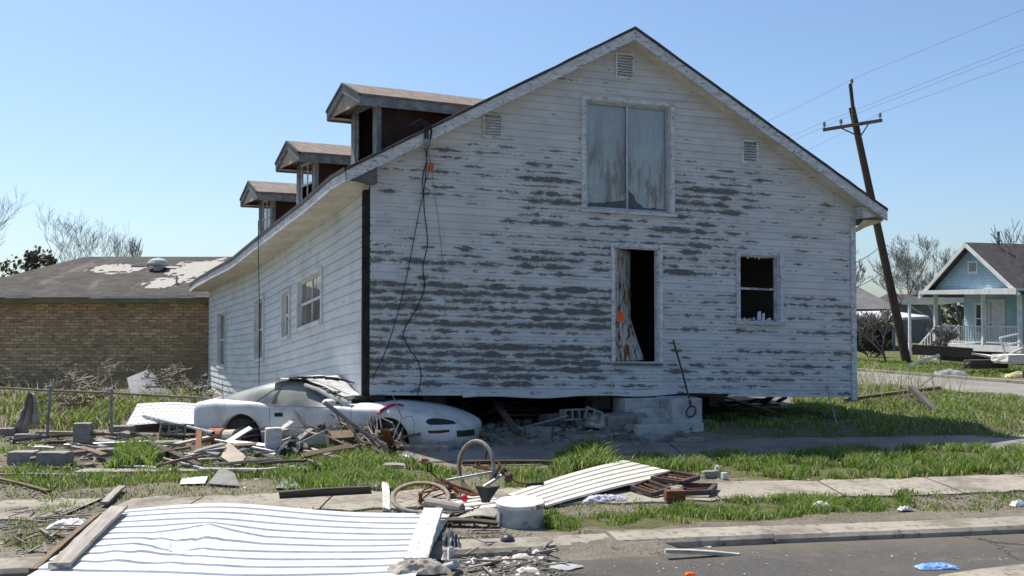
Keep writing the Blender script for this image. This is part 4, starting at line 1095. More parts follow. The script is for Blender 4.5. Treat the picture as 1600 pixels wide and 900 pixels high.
seam('door_seam', [(421, 630), (421, 655), (424, 690)]); seam('door_seam', [(548, 640), (549, 660), (549, 690)]); seam('bumper_seam', [(630, 655), (637, 650), (644, 651), (647, 658), (647, 670), (644, 688)])
seam('side_rub_line', [(330, 667), (352, 668)]); seam('side_rub_line', [(412, 667), (480, 668), (560, 669)])
# wheels
for wx, rz, nm_ in ((0, 0, 'rear'), (2.57, R(-18), 'front')):
    for sd in (-1, 1):
        M = CM @ Matrix.Translation(Vector((wx, sd * .80, .31))) @ Matrix.Rotation(rz, 4, 'Z') @ Matrix.Rotation(math.pi / 2, 4, 'X')
        t = MB(); t.lathe([(.20, -.10), (.29, -.11), (.315, -.08), (.32, 0), (.315, .08), (.29, .11), (.20, .10)], 32, M, cap=False); t.lathe([(.20, -.10), (.20, .10)], 32, M, cap=False)
        wh = t.build('wheel', MT['rubber'], car, smooth=True)
        q = MB(); s_ = 1 if sd < 0 else -1
        q.lathe([(.02, .05 * s_), (.07, .055 * s_), (.08, .03 * s_), (.17, .05 * s_), (.20, .09 * s_), (.205, .02 * s_)], 24, M)
        q.build('rim', MT['rust'], wh, smooth=True)
for wx in (0, 2.57):
    for sd in (-1, 1):
        M = CM @ Matrix.Translation(Vector((wx, sd * .60, .33))) @ Matrix.Rotation(math.pi / 2, 4, 'X'); mb = MB()
        mb.lathe([(.372, -.16), (.372, .16)], 32, M); mb.build('wheel_well', MT['carblack'], car)
# greenhouse: glass cabin, flattened at the front by the house
GS = [(-.72, .62, .90, .92), (-.40, .70, .90, 1.00), (.0, .76, .90, 1.12), (.40, .80, .90, 1.225), (.72, .80, .90, 1.245), (1.05, .80, .90, 1.235), (1.32, .80, .90, 1.15), (1.58, .79, .90, 1.02), (1.86, .76, .89, .93)]
rows = []
for x, w, zb, zt in GS:
    h = zt - zb; a = []
    for k in range(13):
        t = k / 12; yy = -1 + 2 * t
        e = max(0, 1 - abs(yy) ** 3.2)
        wy = yy * (w - .18 * h * (1 - abs(yy)) - .0) 
        # side glass leans in: width shrinks with height
        zz = zb - .05 + (h + .05) * min(1, (1 - abs(yy)) / .20) ** .8 if abs(yy) > .80 else zt + .03 * (1 - yy * yy) - .02
        wy = yy * w if abs(yy) <= .80 else math.copysign(w * (.80 + (abs(yy) - .80) * 1.0) , yy)
        wy *= 1.12 if abs(yy) >= .999 else 1
        a.append(C(x, wy, zz))
    rows.append(a)
mb = MB(); mb.grid(rows)
gl = mb.build('window_glass', MT['carglass'], car, smooth=True)
sub = gl.modifiers.new('subd', 'SUBSURF'); sub.levels = 2; sub.render_levels = 2
bpy.context.view_layer.update(); dg = bpy.context.evaluated_depsgraph_get(); nm2 = bpy.data.meshes.new_from_object(gl.evaluated_get(dg)); gl.modifiers.clear(); gl.data = nm2
for p in nm2.polygons: p.use_smooth = True
gbvh = BVHTree.FromPolygons([CM @ v.co for v in nm2.vertices], [tuple(p.vertices) for p in nm2.polygons])
seam('hatch_seam', [(400, 628), (425, 611), (448, 601)], .006, gbvh)
decal('rear_pillar', [(424, 630), (428, 619), (437, 608), (440, 607), (434, 618), (431.5, 630)], MT['carblack'], car, bvh=gbvh, sub=2)
# crushed roof skin: crumpled pale panel over a torn dark edge
rg = random.Random(8)
mb = MB(); rows = []
for i in range(15):
    x = .42 + 1.50 * i / 14; r = []
    zt = float(np.interp(x, [g[0] for g in GS], [g[3] for g in GS]))
    for k in range(11):
        y = -.66 + 1.32 * k / 10; cr = .016 * mnoise.noise(Vector((x * 5, y * 5, 2))) + .02 * mnoise.noise(Vector((x * 13, y * 11, 5)))
        r.append(C(x, y, zt + .03 + cr + (.02 if k == 0 else 0)))
    rows.append(r)
mb.grid(rows); rf = mb.build('crushed_roof', MT['carpaint'], car)
mb = MB()
for k in range(4):
    a = C(.72 + .18 * k, -.60 + .08 * k, 1.285 + rg.uniform(-.005, .012)); b = C(1.0 + .24 * k, -.52 + .12 * k, 1.29 - .05 * max(0, k - 1) + rg.uniform(-.005, .02))
    mb.tube([a, a.lerp(b, .4) + ZZ * rg.uniform(.0, .05), b], [.028, .022, .010], 5)
mb.build('torn_roof_lining', MT['carblack'], rf)
mb = MB(); pts = [C(1.05, -.70, 1.19), C(1.30, -.73, 1.12), C(1.58, -.77, 1.0), C(1.90, -.80, .92)]
mb.tube(pts, [.03, .035, .04, .04], 6); mb.build('windscreen_pillar', MT['carpaint'], car)
mb = MB(); 
for k in range(26):
    t = rg.uniform(0, 1); p = pts[1].lerp(pts[3], t) + Vector((rg.uniform(-.06, .10), rg.uniform(-.05, .25), rg.uniform(0, .05)))
    mb.box(p, (rg.uniform(.03, .13), rg.uniform(.02, .08), rg.uniform(.01, .03)), rg.uniform(0, 3))
mb.build('roof_debris', MT['wood'], world=True, label='splintered bits lying on the crushed windscreen of the car', cat='debris', kind='stuff')
M_ = CM @ Matrix.Translation(Vector((1.62, -1.0, .93)))
mb = MB(); mb.ball((0, 0, 0), (.12, .09, .065), 14, 8, M_); mb.build('wing_mirror', MT['carpaint'], car, smooth=True)
mb = MB(); mb.tube([C(-.35, -.86, .92), C(-.37, -.86, 1.25)], .004, 5); mb.build('aerial', MT['carblack'], car)

# pink strip and stick on the front arch
mb = MB(); q = [(590, 648, 16.45), (596, 641, 16.46), (604, 636.5, 16.5), (614, 633.5, 16.6), (624, 633, 16.7), (630, 634.5, 16.8)]
pts = []
for px, py, d in q:
    dd = ray(px, py).normalized(); h = cbvh.ray_cast(EYEV, dd)
    pts.append((h[0] - dd * .03) if h[0] else AT(px, py, d))
mb.tube(pts, [.025, .03, .032, .032, .030, .025], 8)
mb.build('pink_tube', mat('pink_plastic', (.52, .035, .12), (.40, .03, .09), bump=.05, rough=.5), label='short bright pink plastic tube hooked over the front wheel arch of the car', cat='tube', smooth=True)
# ------------------------------------------------------------------ background buildings, pole, trees, fence
# brick building on the left
s = Sh('brown_brick'); v = s.obj(); x, y, z = s.sep(v)
bt = s.n.new('ShaderNodeTexBrick'); s.set(bt.inputs['Vector'], s.comb(x, z, 0.0)); bt.inputs['Scale'].default_value = 1
bt.inputs['Brick Width'].default_value = .27; bt.inputs['Row Height'].default_value = .098; bt.inputs['Mortar Size'].default_value = .010; bt.inputs['Bias'].default_value = -.2
bt.inputs['Color1'].default_value = (.40, .275, .145, 1); bt.inputs['Color2'].default_value = (.70, .53, .30, 1); bt.inputs['Mortar'].default_value = (.20, .165, .12, 1)
c = s.mix(s.ss(s.noise(v, .5, 6, .65), .42, .70), bt.outputs[0], (.29, .215, .125)); c = s.mix(s.math('MULTIPLY', s.ss(s.noise(s.comb(s.math('MULTIPLY', x, 3.7), 0.0, s.math('MULTIPLY', z, 10.2)), 1, 4, .7), .5, .62), .6), c, (.13, .085, .05))
s.bump(bt.outputs['Fac'], -.4, .01); MT['brick'] = s.out(c, .9)
s = Sh('storm_torn_shingles'); v = s.obj(); x, y, z = s.sep(v)
sh = s.noise(s.comb(s.math('MULTIPLY', x, 1.9), 0.0, s.math('MULTIPLY', s.math('FLOOR', s.math('DIVIDE', z, .065)), 3.7)), 1.0, 5, .6)
n1 = s.noise(s.comb(s.math('MULTIPLY', x, .9), 0.0, s.math('MULTIPLY', z, 1.1)), 1, 7, .65)
c = s.mix(s.ss(sh, .3, .7), (.030, .024, .021), (.075, .062, .054)); c = s.mix(s.ss(n1, .54, .64), c, (.12, .102, .088))
def blob(cx, cz, rx, rz):
    a = s.math('POWER', s.math('DIVIDE', s.math('SUBTRACT', x, cx), rx), 2); b = s.math('POWER', s.math('DIVIDE', s.math('SUBTRACT', z, cz), rz), 2)
    return s.math('SUBTRACT', 1.15, s.math('ADD', a, b))
B1 = blob(-.15, 3.45, 1.9, .75)
D = 32.0
def bx_(px): return (px - 800) / 1600
BXc = Vector((bx_(130) * D, D, 0))
brick = thing('brick_building', 'low brown brick building with a hipped roof stripped of shingles in patches', 'building', tuple(BXc), 0)
def torn(cx, cz, rx, rz):
    q = blob(cx, cz, rx, rz); return s.math('ADD', q, s.math('MULTIPLY_ADD', sh, 3.0, -1.75))
T1 = s.ss(torn(2.75, 3.75, 1.5, .60), .35, .50); T2 = s.ss(torn(-.15, 3.80, 1.3, .27), .4, .5)
T3 = s.ss(torn(2.1, 3.25, .8, .28), .45, .5)
tm = s.math('MAXIMUM', s.math('MAXIMUM', T1, T2), T3)
c = s.mix(tm, c, s.mix(s.noise(v, 6, 4), (.30, .275, .24), (.44, .42, .385)))
MT['tornroof'] = s.out(c, .9)
xl, xr = -17.7, bx_(352) * D + 3.0; ze = 2.62
mb = MB(); mb.hexa([Vector(p) for p in ((xl, D, -.3), (xr, D, -.3), (xr, D + 10, -.3), (xl, D + 10, -.3), (xl, D, ze), (xr, D, ze), (xr, D + 10, ze), (xl, D + 10, ze))]); mb.build('wall', MT['brick'], brick)
ov = .45; zr_ = 4.32; xr1 = bx_(135) * 37.2; 
e = [Vector((xl - ov, D - ov, ze + .12)), Vector((xr + ov, D - ov, ze + .12)), Vector((xr + ov, D + 10 + ov, ze + .12)), Vector((xl - ov, D + 10 + ov, ze + .12))]
r0, r1 = Vector((xr1, D + 5, zr_)), Vector((xr - 3, D + 5, zr_))
xl2 = Vector((xl - ov, D - ov, ze + .12))
mb = MB(); mb.add([e[0], e[1], e[2], e[3], r0, r1], [(0, 1, 5, 4), (2, 3, 4, 5), (1, 2, 5), (3, 0, 4)]); 
# hip end further right than the wall end: the roof drops left of the ridge end
rf = mb.build('roof', MT['tornroof'], brick)
mb = MB(); mb.beam((xl - ov, D - ov - .012, ze + .03), (xr + ov, D - ov - .012, ze + .03), .03, .14); mb.build('fascia', mat('olive_fascia', (.12, .125, .07), (.16, .16, .10), scale=2), brick)
mb = MB(); mb.poly([(xl - ov, D - ov, ze - .01), (xr + ov, D - ov, ze - .01), (xr + ov, D, ze - .01), (xl - ov, D, ze - .01)]); mb.build('soffit', mat('olive_soffit', (.16, .165, .10)), brick)
mb = MB(); 
for a, b in ((-9.9, -8.2), (-8.15, -7.2)): mb.beam((a - 3.1, D - ov - .04, ze + .12), (b - 3.1, D - ov - .04, ze + .13), .02, .07)
for a, b in ((228, 268), (271, 312), (20, 60)): mb.beam((bx_(a) * D, D - ov - .05, ze + .14), (bx_(b) * D, D - ov - .05, ze + .14), .03, .09)
mb.build('bare_fascia_strip', MT['whitewood'], brick)
# roof vent, hole
def onroof(px, py):
    d = ray(px, py); n = (e[1] - e[0]).cross(r0 - e[0]).normalized(); t = (e[0] - EYEV).dot(n) / d.dot(n); return EYEV + d * t, n
p, n = onroof(247, 421)
mb = MB(); mb.lathe([(.16, -.1), (.16, .12), (.34, .14), (.36, .20), (.30, .30), (.15, .38), (0.02, .40)], 20, Matrix.Translation(p)); mb.build('roof_vent', mat('vent_white', (.50, .50, .48), (.38, .38, .36), scale=5), rf, smooth=False)
p2, n2 = onroof(219, 415.5); mb = MB(); T = Matrix.Translation(p2 + n2 * .02) @ n2.to_track_quat('Z', 'Y').to_matrix().to_4x4(); mb.lathe([(.30, -.06), (.30, .01)], 14, T @ Matrix.Diagonal((1, .6, 1, 1))); mb.build('roof_hole', MT['black'], rf)
p3, n3_ = onroof(276, 444); mb = MB(); mb.tube([p3 - ZZ * .1, p3 + ZZ * .28], .035, 8); mb.build('vent_pipe', MT['whitewood'], rf)

# small blue house across the side street
BN = Vector((-.95, -.30, 0)).normalized(); BT_ = Vector((.30, -.95, 0)).normalized(); BD = -BN
q1 = Vector((.411 * 51, 51, 0)); BL = 5.6; YAW = math.atan2(BT_.y, BT_.x)
blue = thing('blue_house', 'small light blue clapboard bungalow with a white railed front porch', 'house', tuple(q1), YAW)
def Bp(u, d, z): return q1 + BT_ * u + BD * d + ZZ * z
MT['blue'] = None
s = Sh('blue_clapboard'); v = s.obj(); z = s.sep(v)[2]; fr = s.math('FRACT', s.math('DIVIDE', z, .14))
c = s.mix(s.ss(s.noise(v, 2, 6), .35, .7), (.36, .51, .58), (.30, .43, .50)); c = s.mix(s.math('MULTIPLY', s.ss(fr, .16, .04), .6), c, (.10, .18, .23)); MT['blue'] = s.out(c, .8)
MT['bwhite'] = mat('white_trim', (.68, .68, .66), (.58, .57, .54), scale=3, bump=.1)
MT['darkroof'] = mat('dark_shingles', (.045, .040, .038), (.07, .06, .055), scale=4)
DK = .85; EZ = 3.45; AZ_ = 5.55; DEP = 11; PD = 1.9
mb = MB(); mid = BL / 2
# front wall stands back behind the porch; gable above the porch beam
lap_wall(mb, lambda u, v_, o: Bp(u, PD - o, DK + v_), lambda v_: 0, lambda v_: BL, EZ - DK, [(1.75, 2.65, .0, 2.05), (4.1, 5.1, .35, 1.95), (.85, 1.5, .55, 1.9)], ex=.14)
lap_wall(mb, lambda u, v_, o: Bp(u, -o, EZ - .02 + v_), lambda v_: mid * v_ / (AZ_ - EZ), lambda v_: BL - mid * v_ / (AZ_ - EZ), AZ_ - EZ - .05, [], ex=.14)
mb.build('front_wall', MT['blue'], blue)
mb = MB(); lap_wall(mb, lambda u, v_, o: Bp(BL + o, u, DK + v_), lambda v_: PD, lambda v_: DEP, EZ - DK, [], ex=.14); lap_wall(mb, lambda u, v_, o: Bp(-o, u, DK + v_), lambda v_: PD, lambda v_: DEP, EZ - DK, [], ex=.14)
mb.poly([Bp(0, DEP, DK), Bp(BL, DEP, DK), Bp(BL, DEP, EZ), Bp(mid, DEP, AZ_), Bp(0, DEP, EZ)])
mb.poly([Bp(0, PD + .1, DK), Bp(BL, PD + .1, DK), Bp(BL, PD + .1, EZ), Bp(0, PD + .1, EZ)]); mb.build('side_wall', MT['blue'], blue)
mb = MB(); mb.hexa([Bp(0, 0, .55), Bp(BL, 0, .55), Bp(BL, DEP, .55), Bp(0, DEP, .55), Bp(0, 0, DK), Bp(BL, 0, DK), Bp(BL, DEP, DK), Bp(0, DEP, DK)]); mb.build('porch_floor', MT['bwhite'], blue)
mb = MB(); mb.hexa([Bp(.3, .5, -.1), Bp(BL - .3, .5, -.1), Bp(BL - .3, DEP - .3, -.1), Bp(.3, DEP - .3, -.1), Bp(.3, .5, .54), Bp(BL - .3, .5, .54), Bp(BL - .3, DEP - .3, .54), Bp(.3, DEP - .3, .54)]); mb.build('foundation', MT['dark'], blue)
for sgn, e0 in ((0, -.45), (1, BL + .45)):
    mb = MB(); rr = (AZ_ - EZ) / mid; slab(mb, [Bp(e0, -.45, EZ - .45 * rr + .12), Bp(e0, DEP + .3, EZ - .45 * rr + .12)] if sgn else [Bp(mid, -.45, AZ_ + .12), Bp(mid, DEP + .3, AZ_ + .12)], [Bp(mid, -.45, AZ_ + .12), Bp(mid, DEP + .3, AZ_ + .12)] if sgn else [Bp(e0, -.45, EZ - .45 * rr + .12), Bp(e0, DEP + .3, EZ - .45 * rr + .12)], .09, 4)
    brf = mb.build('roof', MT['darkroof'], blue)
    mb = MB(); mb.beam(Bp(e0, -.47, EZ - .45 * rr + .0), Bp(mid, -.47, AZ_ + .0), .05, .17); mb.build('rake_board', MT['bwhite'], blue)
mb = MB(); mb.beam(Bp(mid + .3, 1.2, AZ_), Bp(mid + .3, 1.2, AZ_ + .65), .09, .09); mb.build('flue_pipe', MT['darkiron'], brf)
mb = MB(); c0 = Bp(mid + 1.5, 3.2, AZ_ - .9)
mb.tube([c0, c0 + ZZ * .9], .025, 5); mb.beam(c0 + ZZ * .5 - BT_ * .5, c0 + ZZ * .3 + BT_ * .5, .04, .03); mb.beam(c0 + ZZ * .8 - BD * .6, c0 + ZZ * .2 + BD * .6, .04, .03); mb.beam(c0 + ZZ * .2 - BT_ * .6, c0 + ZZ * .75 + BT_ * .3, .05, .03)
mb.build('bent_aerial', MT['bwhite'], brf)
# porch beam, little canopy, posts
mb = MB(); mb.hexa([Bp(-.35, -.55, EZ - .16), Bp(BL + .35, -.55, EZ - .30), Bp(BL + .35, .1, EZ - .30), Bp(-.35, .1, EZ - .16), Bp(-.35, -.55, EZ + .02), Bp(BL + .35, -.55, EZ - .02), Bp(BL + .35, .1, EZ - .02), Bp(-.35, .1, EZ + .02)]); mb.build('porch_beam', MT['bwhite'], blue)
mb = MB(); mb.poly([Bp(0, 0, EZ - .1), Bp(BL, 0, EZ - .2), Bp(BL, PD, EZ - .1), Bp(0, PD, EZ - .1)]); mb.build('porch_ceiling', MT['bwhite'], blue)
for u in (.1, 3.3, BL - .1):
    mb = MB(); mb.beam(Bp(u, .08, DK), Bp(u, .08, EZ - .2), .16, .16); mb.build('porch_post', MT['bwhite'], blue)
for a, b in ((.2, 3.2), (3.4, BL - .2)):
    mb = MB(); mb.beam(Bp(a, .08, DK + .85), Bp(b, .08, DK + .85), .08, .07); mb.beam(Bp(a, .08, DK + .12), Bp(b, .08, DK + .12), .06, .06)
    k = a + .1
    while k < b: mb.beam(Bp(k, .08, DK + .12), Bp(k, .08, DK + .84), .05, .05); k += .16
    mb.build('railing', MT['bwhite'], blue)
mb = MB()
for k in range(5): mb.hexa([Bp(-1.1 + .0, .25 + .0, 0), Bp(-.05 - .0, .25, 0), Bp(-.05, 1.5, 0), Bp(-1.1, 1.5, 0), Bp(-1.1 + k * .2, .25 + k * .004, DK * (k + 1) / 5 - .02), Bp(-.05, .25 + k * .004, DK * (k + 1) / 5 - .02), Bp(-.05, 1.5 - k * .004, DK * (k + 1) / 5 - .02), Bp(-1.1 + k * .2, 1.5 - k * .004, DK * (k + 1) / 5 - .02)])
mb.build('porch_steps', MT['bwhite'], blue)
for dd in (.2, 1.55):
    mb = MB(); mb.beam(Bp(-1.25, dd, .75), Bp(0, dd, DK + .9), .07, .06); mb.beam(Bp(-1.25, dd, 0), Bp(-1.25, dd, .78), .08, .08)
    for k in range(6): mb.beam(Bp(-1.05 + k * .2, dd, .2 + k * .12), Bp(-1.05 + k * .2, dd, .88 + k * .16), .04, .04)
    mb.build('stair_rail', MT['bwhite'], blue)
def bwin(nm, u0, u1, z0_, z1, pane, bars=1):
    mb = MB(); w = .09
    for a, b, c_, d_ in ((u0 - w, u0, z0_ - w, z1 + w), (u1, u1 + w, z0_ - w, z1 + w), (u0, u1, z1, z1 + w), (u0, u1, z0_ - w, z0_), (u0, u1, (z0_ + z1) / 2 - .03, (z0_ + z1) / 2 + .03)): mb.hexa([Bp(a, PD - .06, c_), Bp(b, PD - .06, c_), Bp(b, PD + .05, c_), Bp(a, PD + .05, c_), Bp(a, PD - .06, d_), Bp(b, PD - .06, d_), Bp(b, PD + .05, d_), Bp(a, PD + .05, d_)])
    f = mb.build(nm, MT['bwhite'], blue); mb = MB(); mb.poly([Bp(u0, PD + .04, z0_), Bp(u1, PD + .04, z0_), Bp(u1, PD + .04, z1), Bp(u0, PD + .04, z1)]); mb.build('pane', pane, f); return f
bwin('door', 1.75, 2.65, DK + .02, DK + 2.05, MT['bwhite']); wf = bwin('window', 4.1, 5.1, DK + .35, DK + 1.95, MT['darkglass']); bwin('window', .85, 1.5, DK + .55, DK + 1.9, MT['darkglass'])
mb = MB(); mb.box(Bp(4.55, PD - .075, DK + 1.05), (.28, .02, .25), YAW); mb.build('notice', MT['orange'], wf)
mb = MB(); a, b, c_, d_ = mid - .32, mid + .32, EZ + .75, EZ + 1.35; mb.hexa([Bp(a, -.06, c_), Bp(b, -.06, c_), Bp(b, -.0, c_), Bp(a, 0, c_), Bp(a, -.06, d_), Bp(b, -.06, d_), Bp(b, 0, d_), Bp(a, 0, d_)]); gv = mb.build('gable_vent', MT['bwhite'], blue)
mb = MB(); mb.hexa([Bp(a + .1, -.075, c_ + .1), Bp(b - .1, -.075, c_ + .1), Bp(b - .1, -.061, c_ + .1), Bp(a + .1, -.061, c_ + .1), Bp(a + .1, -.075, d_ - .1), Bp(b - .1, -.075, d_ - .1), Bp(b - .1, -.061, d_ - .1), Bp(a + .1, -.061, d_ - .1)]); mb.build('louvre', MT['greymetal'], gv)
# side awning on a post, left of the porch
mb = MB(); p0 = AT(1409, 472, 53); p1 = AT(1446, 468, 53); mb.hexa([p0 - ZZ * .12, p1 - ZZ * .12, p1 + BD * 2.5 - ZZ * .12, p0 + BD * 2.5 - ZZ * .12, p0 + ZZ * .1, p1 + ZZ * .2, p1 + BD * 2.5 + ZZ * .2, p0 + BD * 2.5 + ZZ * .1])
aw = mb.build('awning', MT['bwhite'], blue)
mb = MB(); a = AT(1421, 474, 53); mb.beam((a.x, a.y, 0), (a.x, a.y, a.z), .12, .12); mb.build('awning_post', MT['bwhite'], blue)

# grey house and carport further back
gh = thing('grey_house', 'grey roofed house standing far behind the leaning utility pole', 'house', tuple(G(1345, 545, 0).xy.to_3d()), 0)
Y2 = 74.0; gx = lambda px: (px - 800) / 1600 * Y2; gzz = lambda py: EYE + (497 - py) / 1600 * Y2
MT['greyroof'] = mat('grey_shingles', (.13, .125, .12), (.17, .165, .16), scale=2); MT['greysid'] = mat('grey_wall', (.20, .20, .20), (.16, .16, .16), scale=2)
a, b, pk = gx(1300), gx(1392), gx(1346)
mb = MB(); mb.hexa([Vector(p) for p in ((a, Y2, -.2), (b, Y2, -.2), (b, Y2 + 10, -.2), (a, Y2 + 10, -.2), (a, Y2, gzz(481)), (b, Y2, gzz(481)), (b, Y2 + 10, gzz(481)), (a, Y2 + 10, gzz(481)))]); mb.build('wall', MT['greysid'], gh)
mb = MB(); z_e, z_r = gzz(483), gzz(437); mb.add([(a - .5, Y2 - .5, z_e), (b + .5, Y2 - .5, z_e), (b + .5, Y2 + 10.5, z_e), (a - .5, Y2 + 10.5, z_e), (a + .5, Y2 + 3, z_r), (pk, Y2 + 3, z_r), (pk, Y2 + 7, z_r), (a + .5, Y2 + 7, z_r)], [(0, 1, 5, 4), (1, 2, 6, 5), (2, 3, 7, 6), (3, 0, 4, 7), (4, 5, 6, 7)]); mb.build('roof', MT['greyroof'], gh)
cp = thing('carport', 'white flat roofed carport with a dark open front beside the grey house', 'carport', (gx(1390) - 4, 66, 0), 0)
Y3 = 66.0; hx = lambda px: (px - 800) / 1600 * Y3; hz = lambda py: EYE + (497 - py) / 1600 * Y3
mb = MB(); mb.hexa([Vector(p) for p in ((hx(1290), Y3, hz(507)), (hx(1452), Y3, hz(498)), (hx(1452), Y3 + 7, hz(490)), (hx(1290), Y3 + 7, hz(497)), (hx(1290), Y3, hz(502)), (hx(1452), Y3, hz(494)), (hx(1452), Y3 + 7, hz(484)), (hx(1290), Y3 + 7, hz(488)))]); mb.build('roof', mat('carport_roof', (.52, .53, .54), (.42, .42, .42)), cp)
mb = MB(); mb.poly([(hx(1290), Y3 + 6.5, -.2), (hx(1452), Y3 + 6.5, -.2), (hx(1452), Y3 + 6.5, hz(492)), (hx(1290), Y3 + 6.5, hz(498))]); mb.build('back_wall', MT['dark'], cp)
for px in (1300, 1345, 1398, 1448):
    mb = MB(); mb.beam((hx(px), Y3 + .2, -.1), (hx(px), Y3 + .2, hz(504)), .14, .14); mb.build('post', MT['greysid'], cp)
gr = thing('roof_gable', 'small dormered house seen between the pole and the blue bungalow', 'house', (26, 88, 0), 0)
Y4 = 88.0; ix = lambda px: (px - 800) / 1600 * Y4; iz = lambda py: EYE + (497 - py) / 1600 * Y4
gr.name = 'distant_house'; ROOTM['distant_house'] = ROOTM['roof_gable']
mb = MB(); mb.hexa([Vector(p) for p in ((ix(1405), Y4, -.2), (ix(1470), Y4, -.2), (ix(1470), Y4 + 8, -.2), (ix(1405), Y4 + 8, -.2), (ix(1405), Y4, iz(472)), (ix(1470), Y4, iz(472)), (ix(1470), Y4 + 8, iz(472)), (ix(1405), Y4 + 8, iz(472)))]); mb.build('wall', MT['greysid'], gr)
mb = MB(); mb.add([(ix(1402), Y4 - .3, iz(474)), (ix(1473), Y4 - .3, iz(474)), (ix(1473), Y4 + 8, iz(474)), (ix(1402), Y4 + 8, iz(474)), (ix(1412), Y4 + 4, iz(458)), (ix(1460), Y4 + 4, iz(458))], [(0, 1, 5, 4), (1, 2, 5), (2, 3, 4, 5), (3, 0, 4)]); mb.build('roof', MT['darkroof'], gr)

# leaning utility pole
PY = 47.0; pb = AT(1418, 569, PY); pb.z = -.1; ptop = AT(1331, 168, PY)
pole = thing('utility_pole', 'dark wooden utility pole leaning left beside the side street', 'utility pole', tuple(pb), 0)
MT['pole'] = mat('pole_wood', (.075, .050, .036), (.045, .032, .026), scale=3, st=(2, 2, .3))
mb = MB(); mb.tube([pb, pb.lerp(ptop, .5), ptop], [.21, .18, .15], 12); mb.build('shaft', MT['pole'], pole, smooth=False)
xt = AT(1328.5, 131, PY - .25); xb = AT(1337, 208, PY - .25)
mb = MB(); mb.beam(xb, xt, .13, .13); ext = mb.build('pole_extension', MT['pole'], pole)
ca, cb = AT(1286, 203, PY - .3), AT(1378, 188, PY - .3)
MT['arm'] = mat('arm_wood', (.15, .12, .10), (.10, .08, .07), scale=3)
mb = MB(); mb.beam(ca, cb, .12, .15); arm = mb.build('crossarm', MT['arm'], pole)
for p in (AT(1312, 199, PY - .3), AT(1358, 192, PY - .3)):
    mb = MB(); mb.beam(p, AT(1344, 214, PY - .3), .05, .05); mb.build('brace', MT['arm'], arm)
MT['insul'] = mat('insulator', (.24, .25, .26), (.16, .16, .17), rough=.3, bump=0)
ins = []
for px, py, par in ((1288, 203, arm), (1314, 199, arm), (1375, 189, arm), (1331, 136, ext)):
    p = AT(px, py, PY - .3); mb = MB(); mb.lathe([(.02, 0), (.03, .18), (.09, .20), (.06, .26), (.08, .30), (.04, .38)], 10, Matrix.Translation(p)); mb.build('insulator', MT['insul'], par); ins.append(p + ZZ * .36)
# lines
def line(a, b, sag, r=.011, n=14):
    pts = []
    for i in range(n + 1):
        t = i / n; p = Vector(a).lerp(Vector(b), t); p.z -= sag * 4 * t * (1 - t); pts.append(p)
    return pts
tgt = [(1600, 69, 36), (1600, 77, 36), (1600, 96, 36), (1600, 14, 36)]
lab = ['thin power line from the left end of the crossarm', 'thin power line from the second insulator of the crossarm', 'thin power line from the right end of the crossarm', 'topmost thin wire from the tip of the pole extension']
for p, (px, py, d), lb in zip(ins, tgt, lab):
    q = AT(px, py, d); fwd = p + (q - p) * 3.6; bck = p - (q - p) * 2.6; bck.z = p.z - (q.z - p.z) * .6
    mb = MB(); mb.tube(line(bck, p, .5)[:-1] + line(p, fwd, 0.0), .0055, 4); mb.build('power_line', MT['wire'], label=lb, cat='wire', group='wires on the utility pole')
mb = MB(); mb.tube(line(AT(1372, 388, PY - .2), AT(1290, 424, 26), .15), .022, 5); mb.build('service_wire', mat('blue_grey_wire', (.18, .22, .27), bump=0), label='blue grey service wire running from the leaning pole to the white house', cat='wire')
mb = MB(); mb.tube(line(AT(1381, 424, PY - .2), AT(1290, 470, 30), .1), .012, 5); mb.build('guy_wire', MT['wire'], label='thin lower guy wire slanting from the leaning pole behind the white house', cat='wire')

# bare trees
MT['bark'] = mat('grey_bark', (.15, .13, .12), (.10, .085, .075), scale=4)
MT['twig'] = mat('sky_paled_twigs', (.30, .285, .27), (.22, .21, .20), scale=4, bump=0)  # twig colour lightened to take in the sky glow
def bare_tree(name, label, loc, H, spread, seed, mt=None, trunk=.25, lean=(0, 0), levels=5, twr=.012, nb=(2, 3), first=.25, cat='tree', group=None, up=.25, rmin=.009, wide=1.0):
    rg = random.Random(seed); root = thing(name, label, cat, loc, rg.uniform(0, 6), group)
    tm, cm = MB(), MB()
    def grow(p, d, L, r, lv):
        n = 4; pts = [p]; q = p.copy(); dd = d.copy()
        for i in range(n):
            dd = (dd + Vector((rg.uniform(-1, 1), rg.uniform(-1, 1), rg.uniform(-.6, .9))) * .16).normalized(); q = q + dd * (L / n); pts.append(q.copy())
        re = max(r * .58, rmin)
        (tm if lv == 0 else cm).tube(pts, [max(r + (re - r) * i / n, rmin) for i in range(n + 1)], 7 if lv == 0 else (5 if lv < 3 else 3), cap=lv == 0)
        if lv >= levels: return
        k = rg.randint(*nb) + (1 if lv >= 2 else 0)
        for i in range(k):
            t = rg.uniform(.45, 1.0) if i else 1.0
            b = pts[min(n, max(1, int(round(t * n))))]
            ax = Vector((rg.uniform(-1, 1), rg.uniform(-1, 1), rg.uniform(-.3, .5) + up)).normalized()
            nd = (dd * (1.0 - spread * .5) + ax * spread).normalized()
            grow(b, nd, L * rg.uniform(.58, .82), re * rg.uniform(.6, .95), lv + 1)
    grow(Vector(loc) - ZZ * .2, Vector((lean[0], lean[1], 1)).normalized(), H * first, trunk, 0)
    zt_ = max(v.z for v in cm.v); L0 = Vector(loc); kk = H / (zt_ - L0.z)
    for b_ in (tm, cm): b_.v = [L0 + Vector(((v.x - L0.x) * wide * kk, (v.y - L0.y) * wide * kk, (v.z - L0.z) * kk)) for v in b_.v]
    t = tm.build('trunk', MT['bark'], root); c = cm.build('crown', mt or MT['twig'], root)
    return root
def gp(px, d): return ((px - 800) / 1600 * d, d, 0)
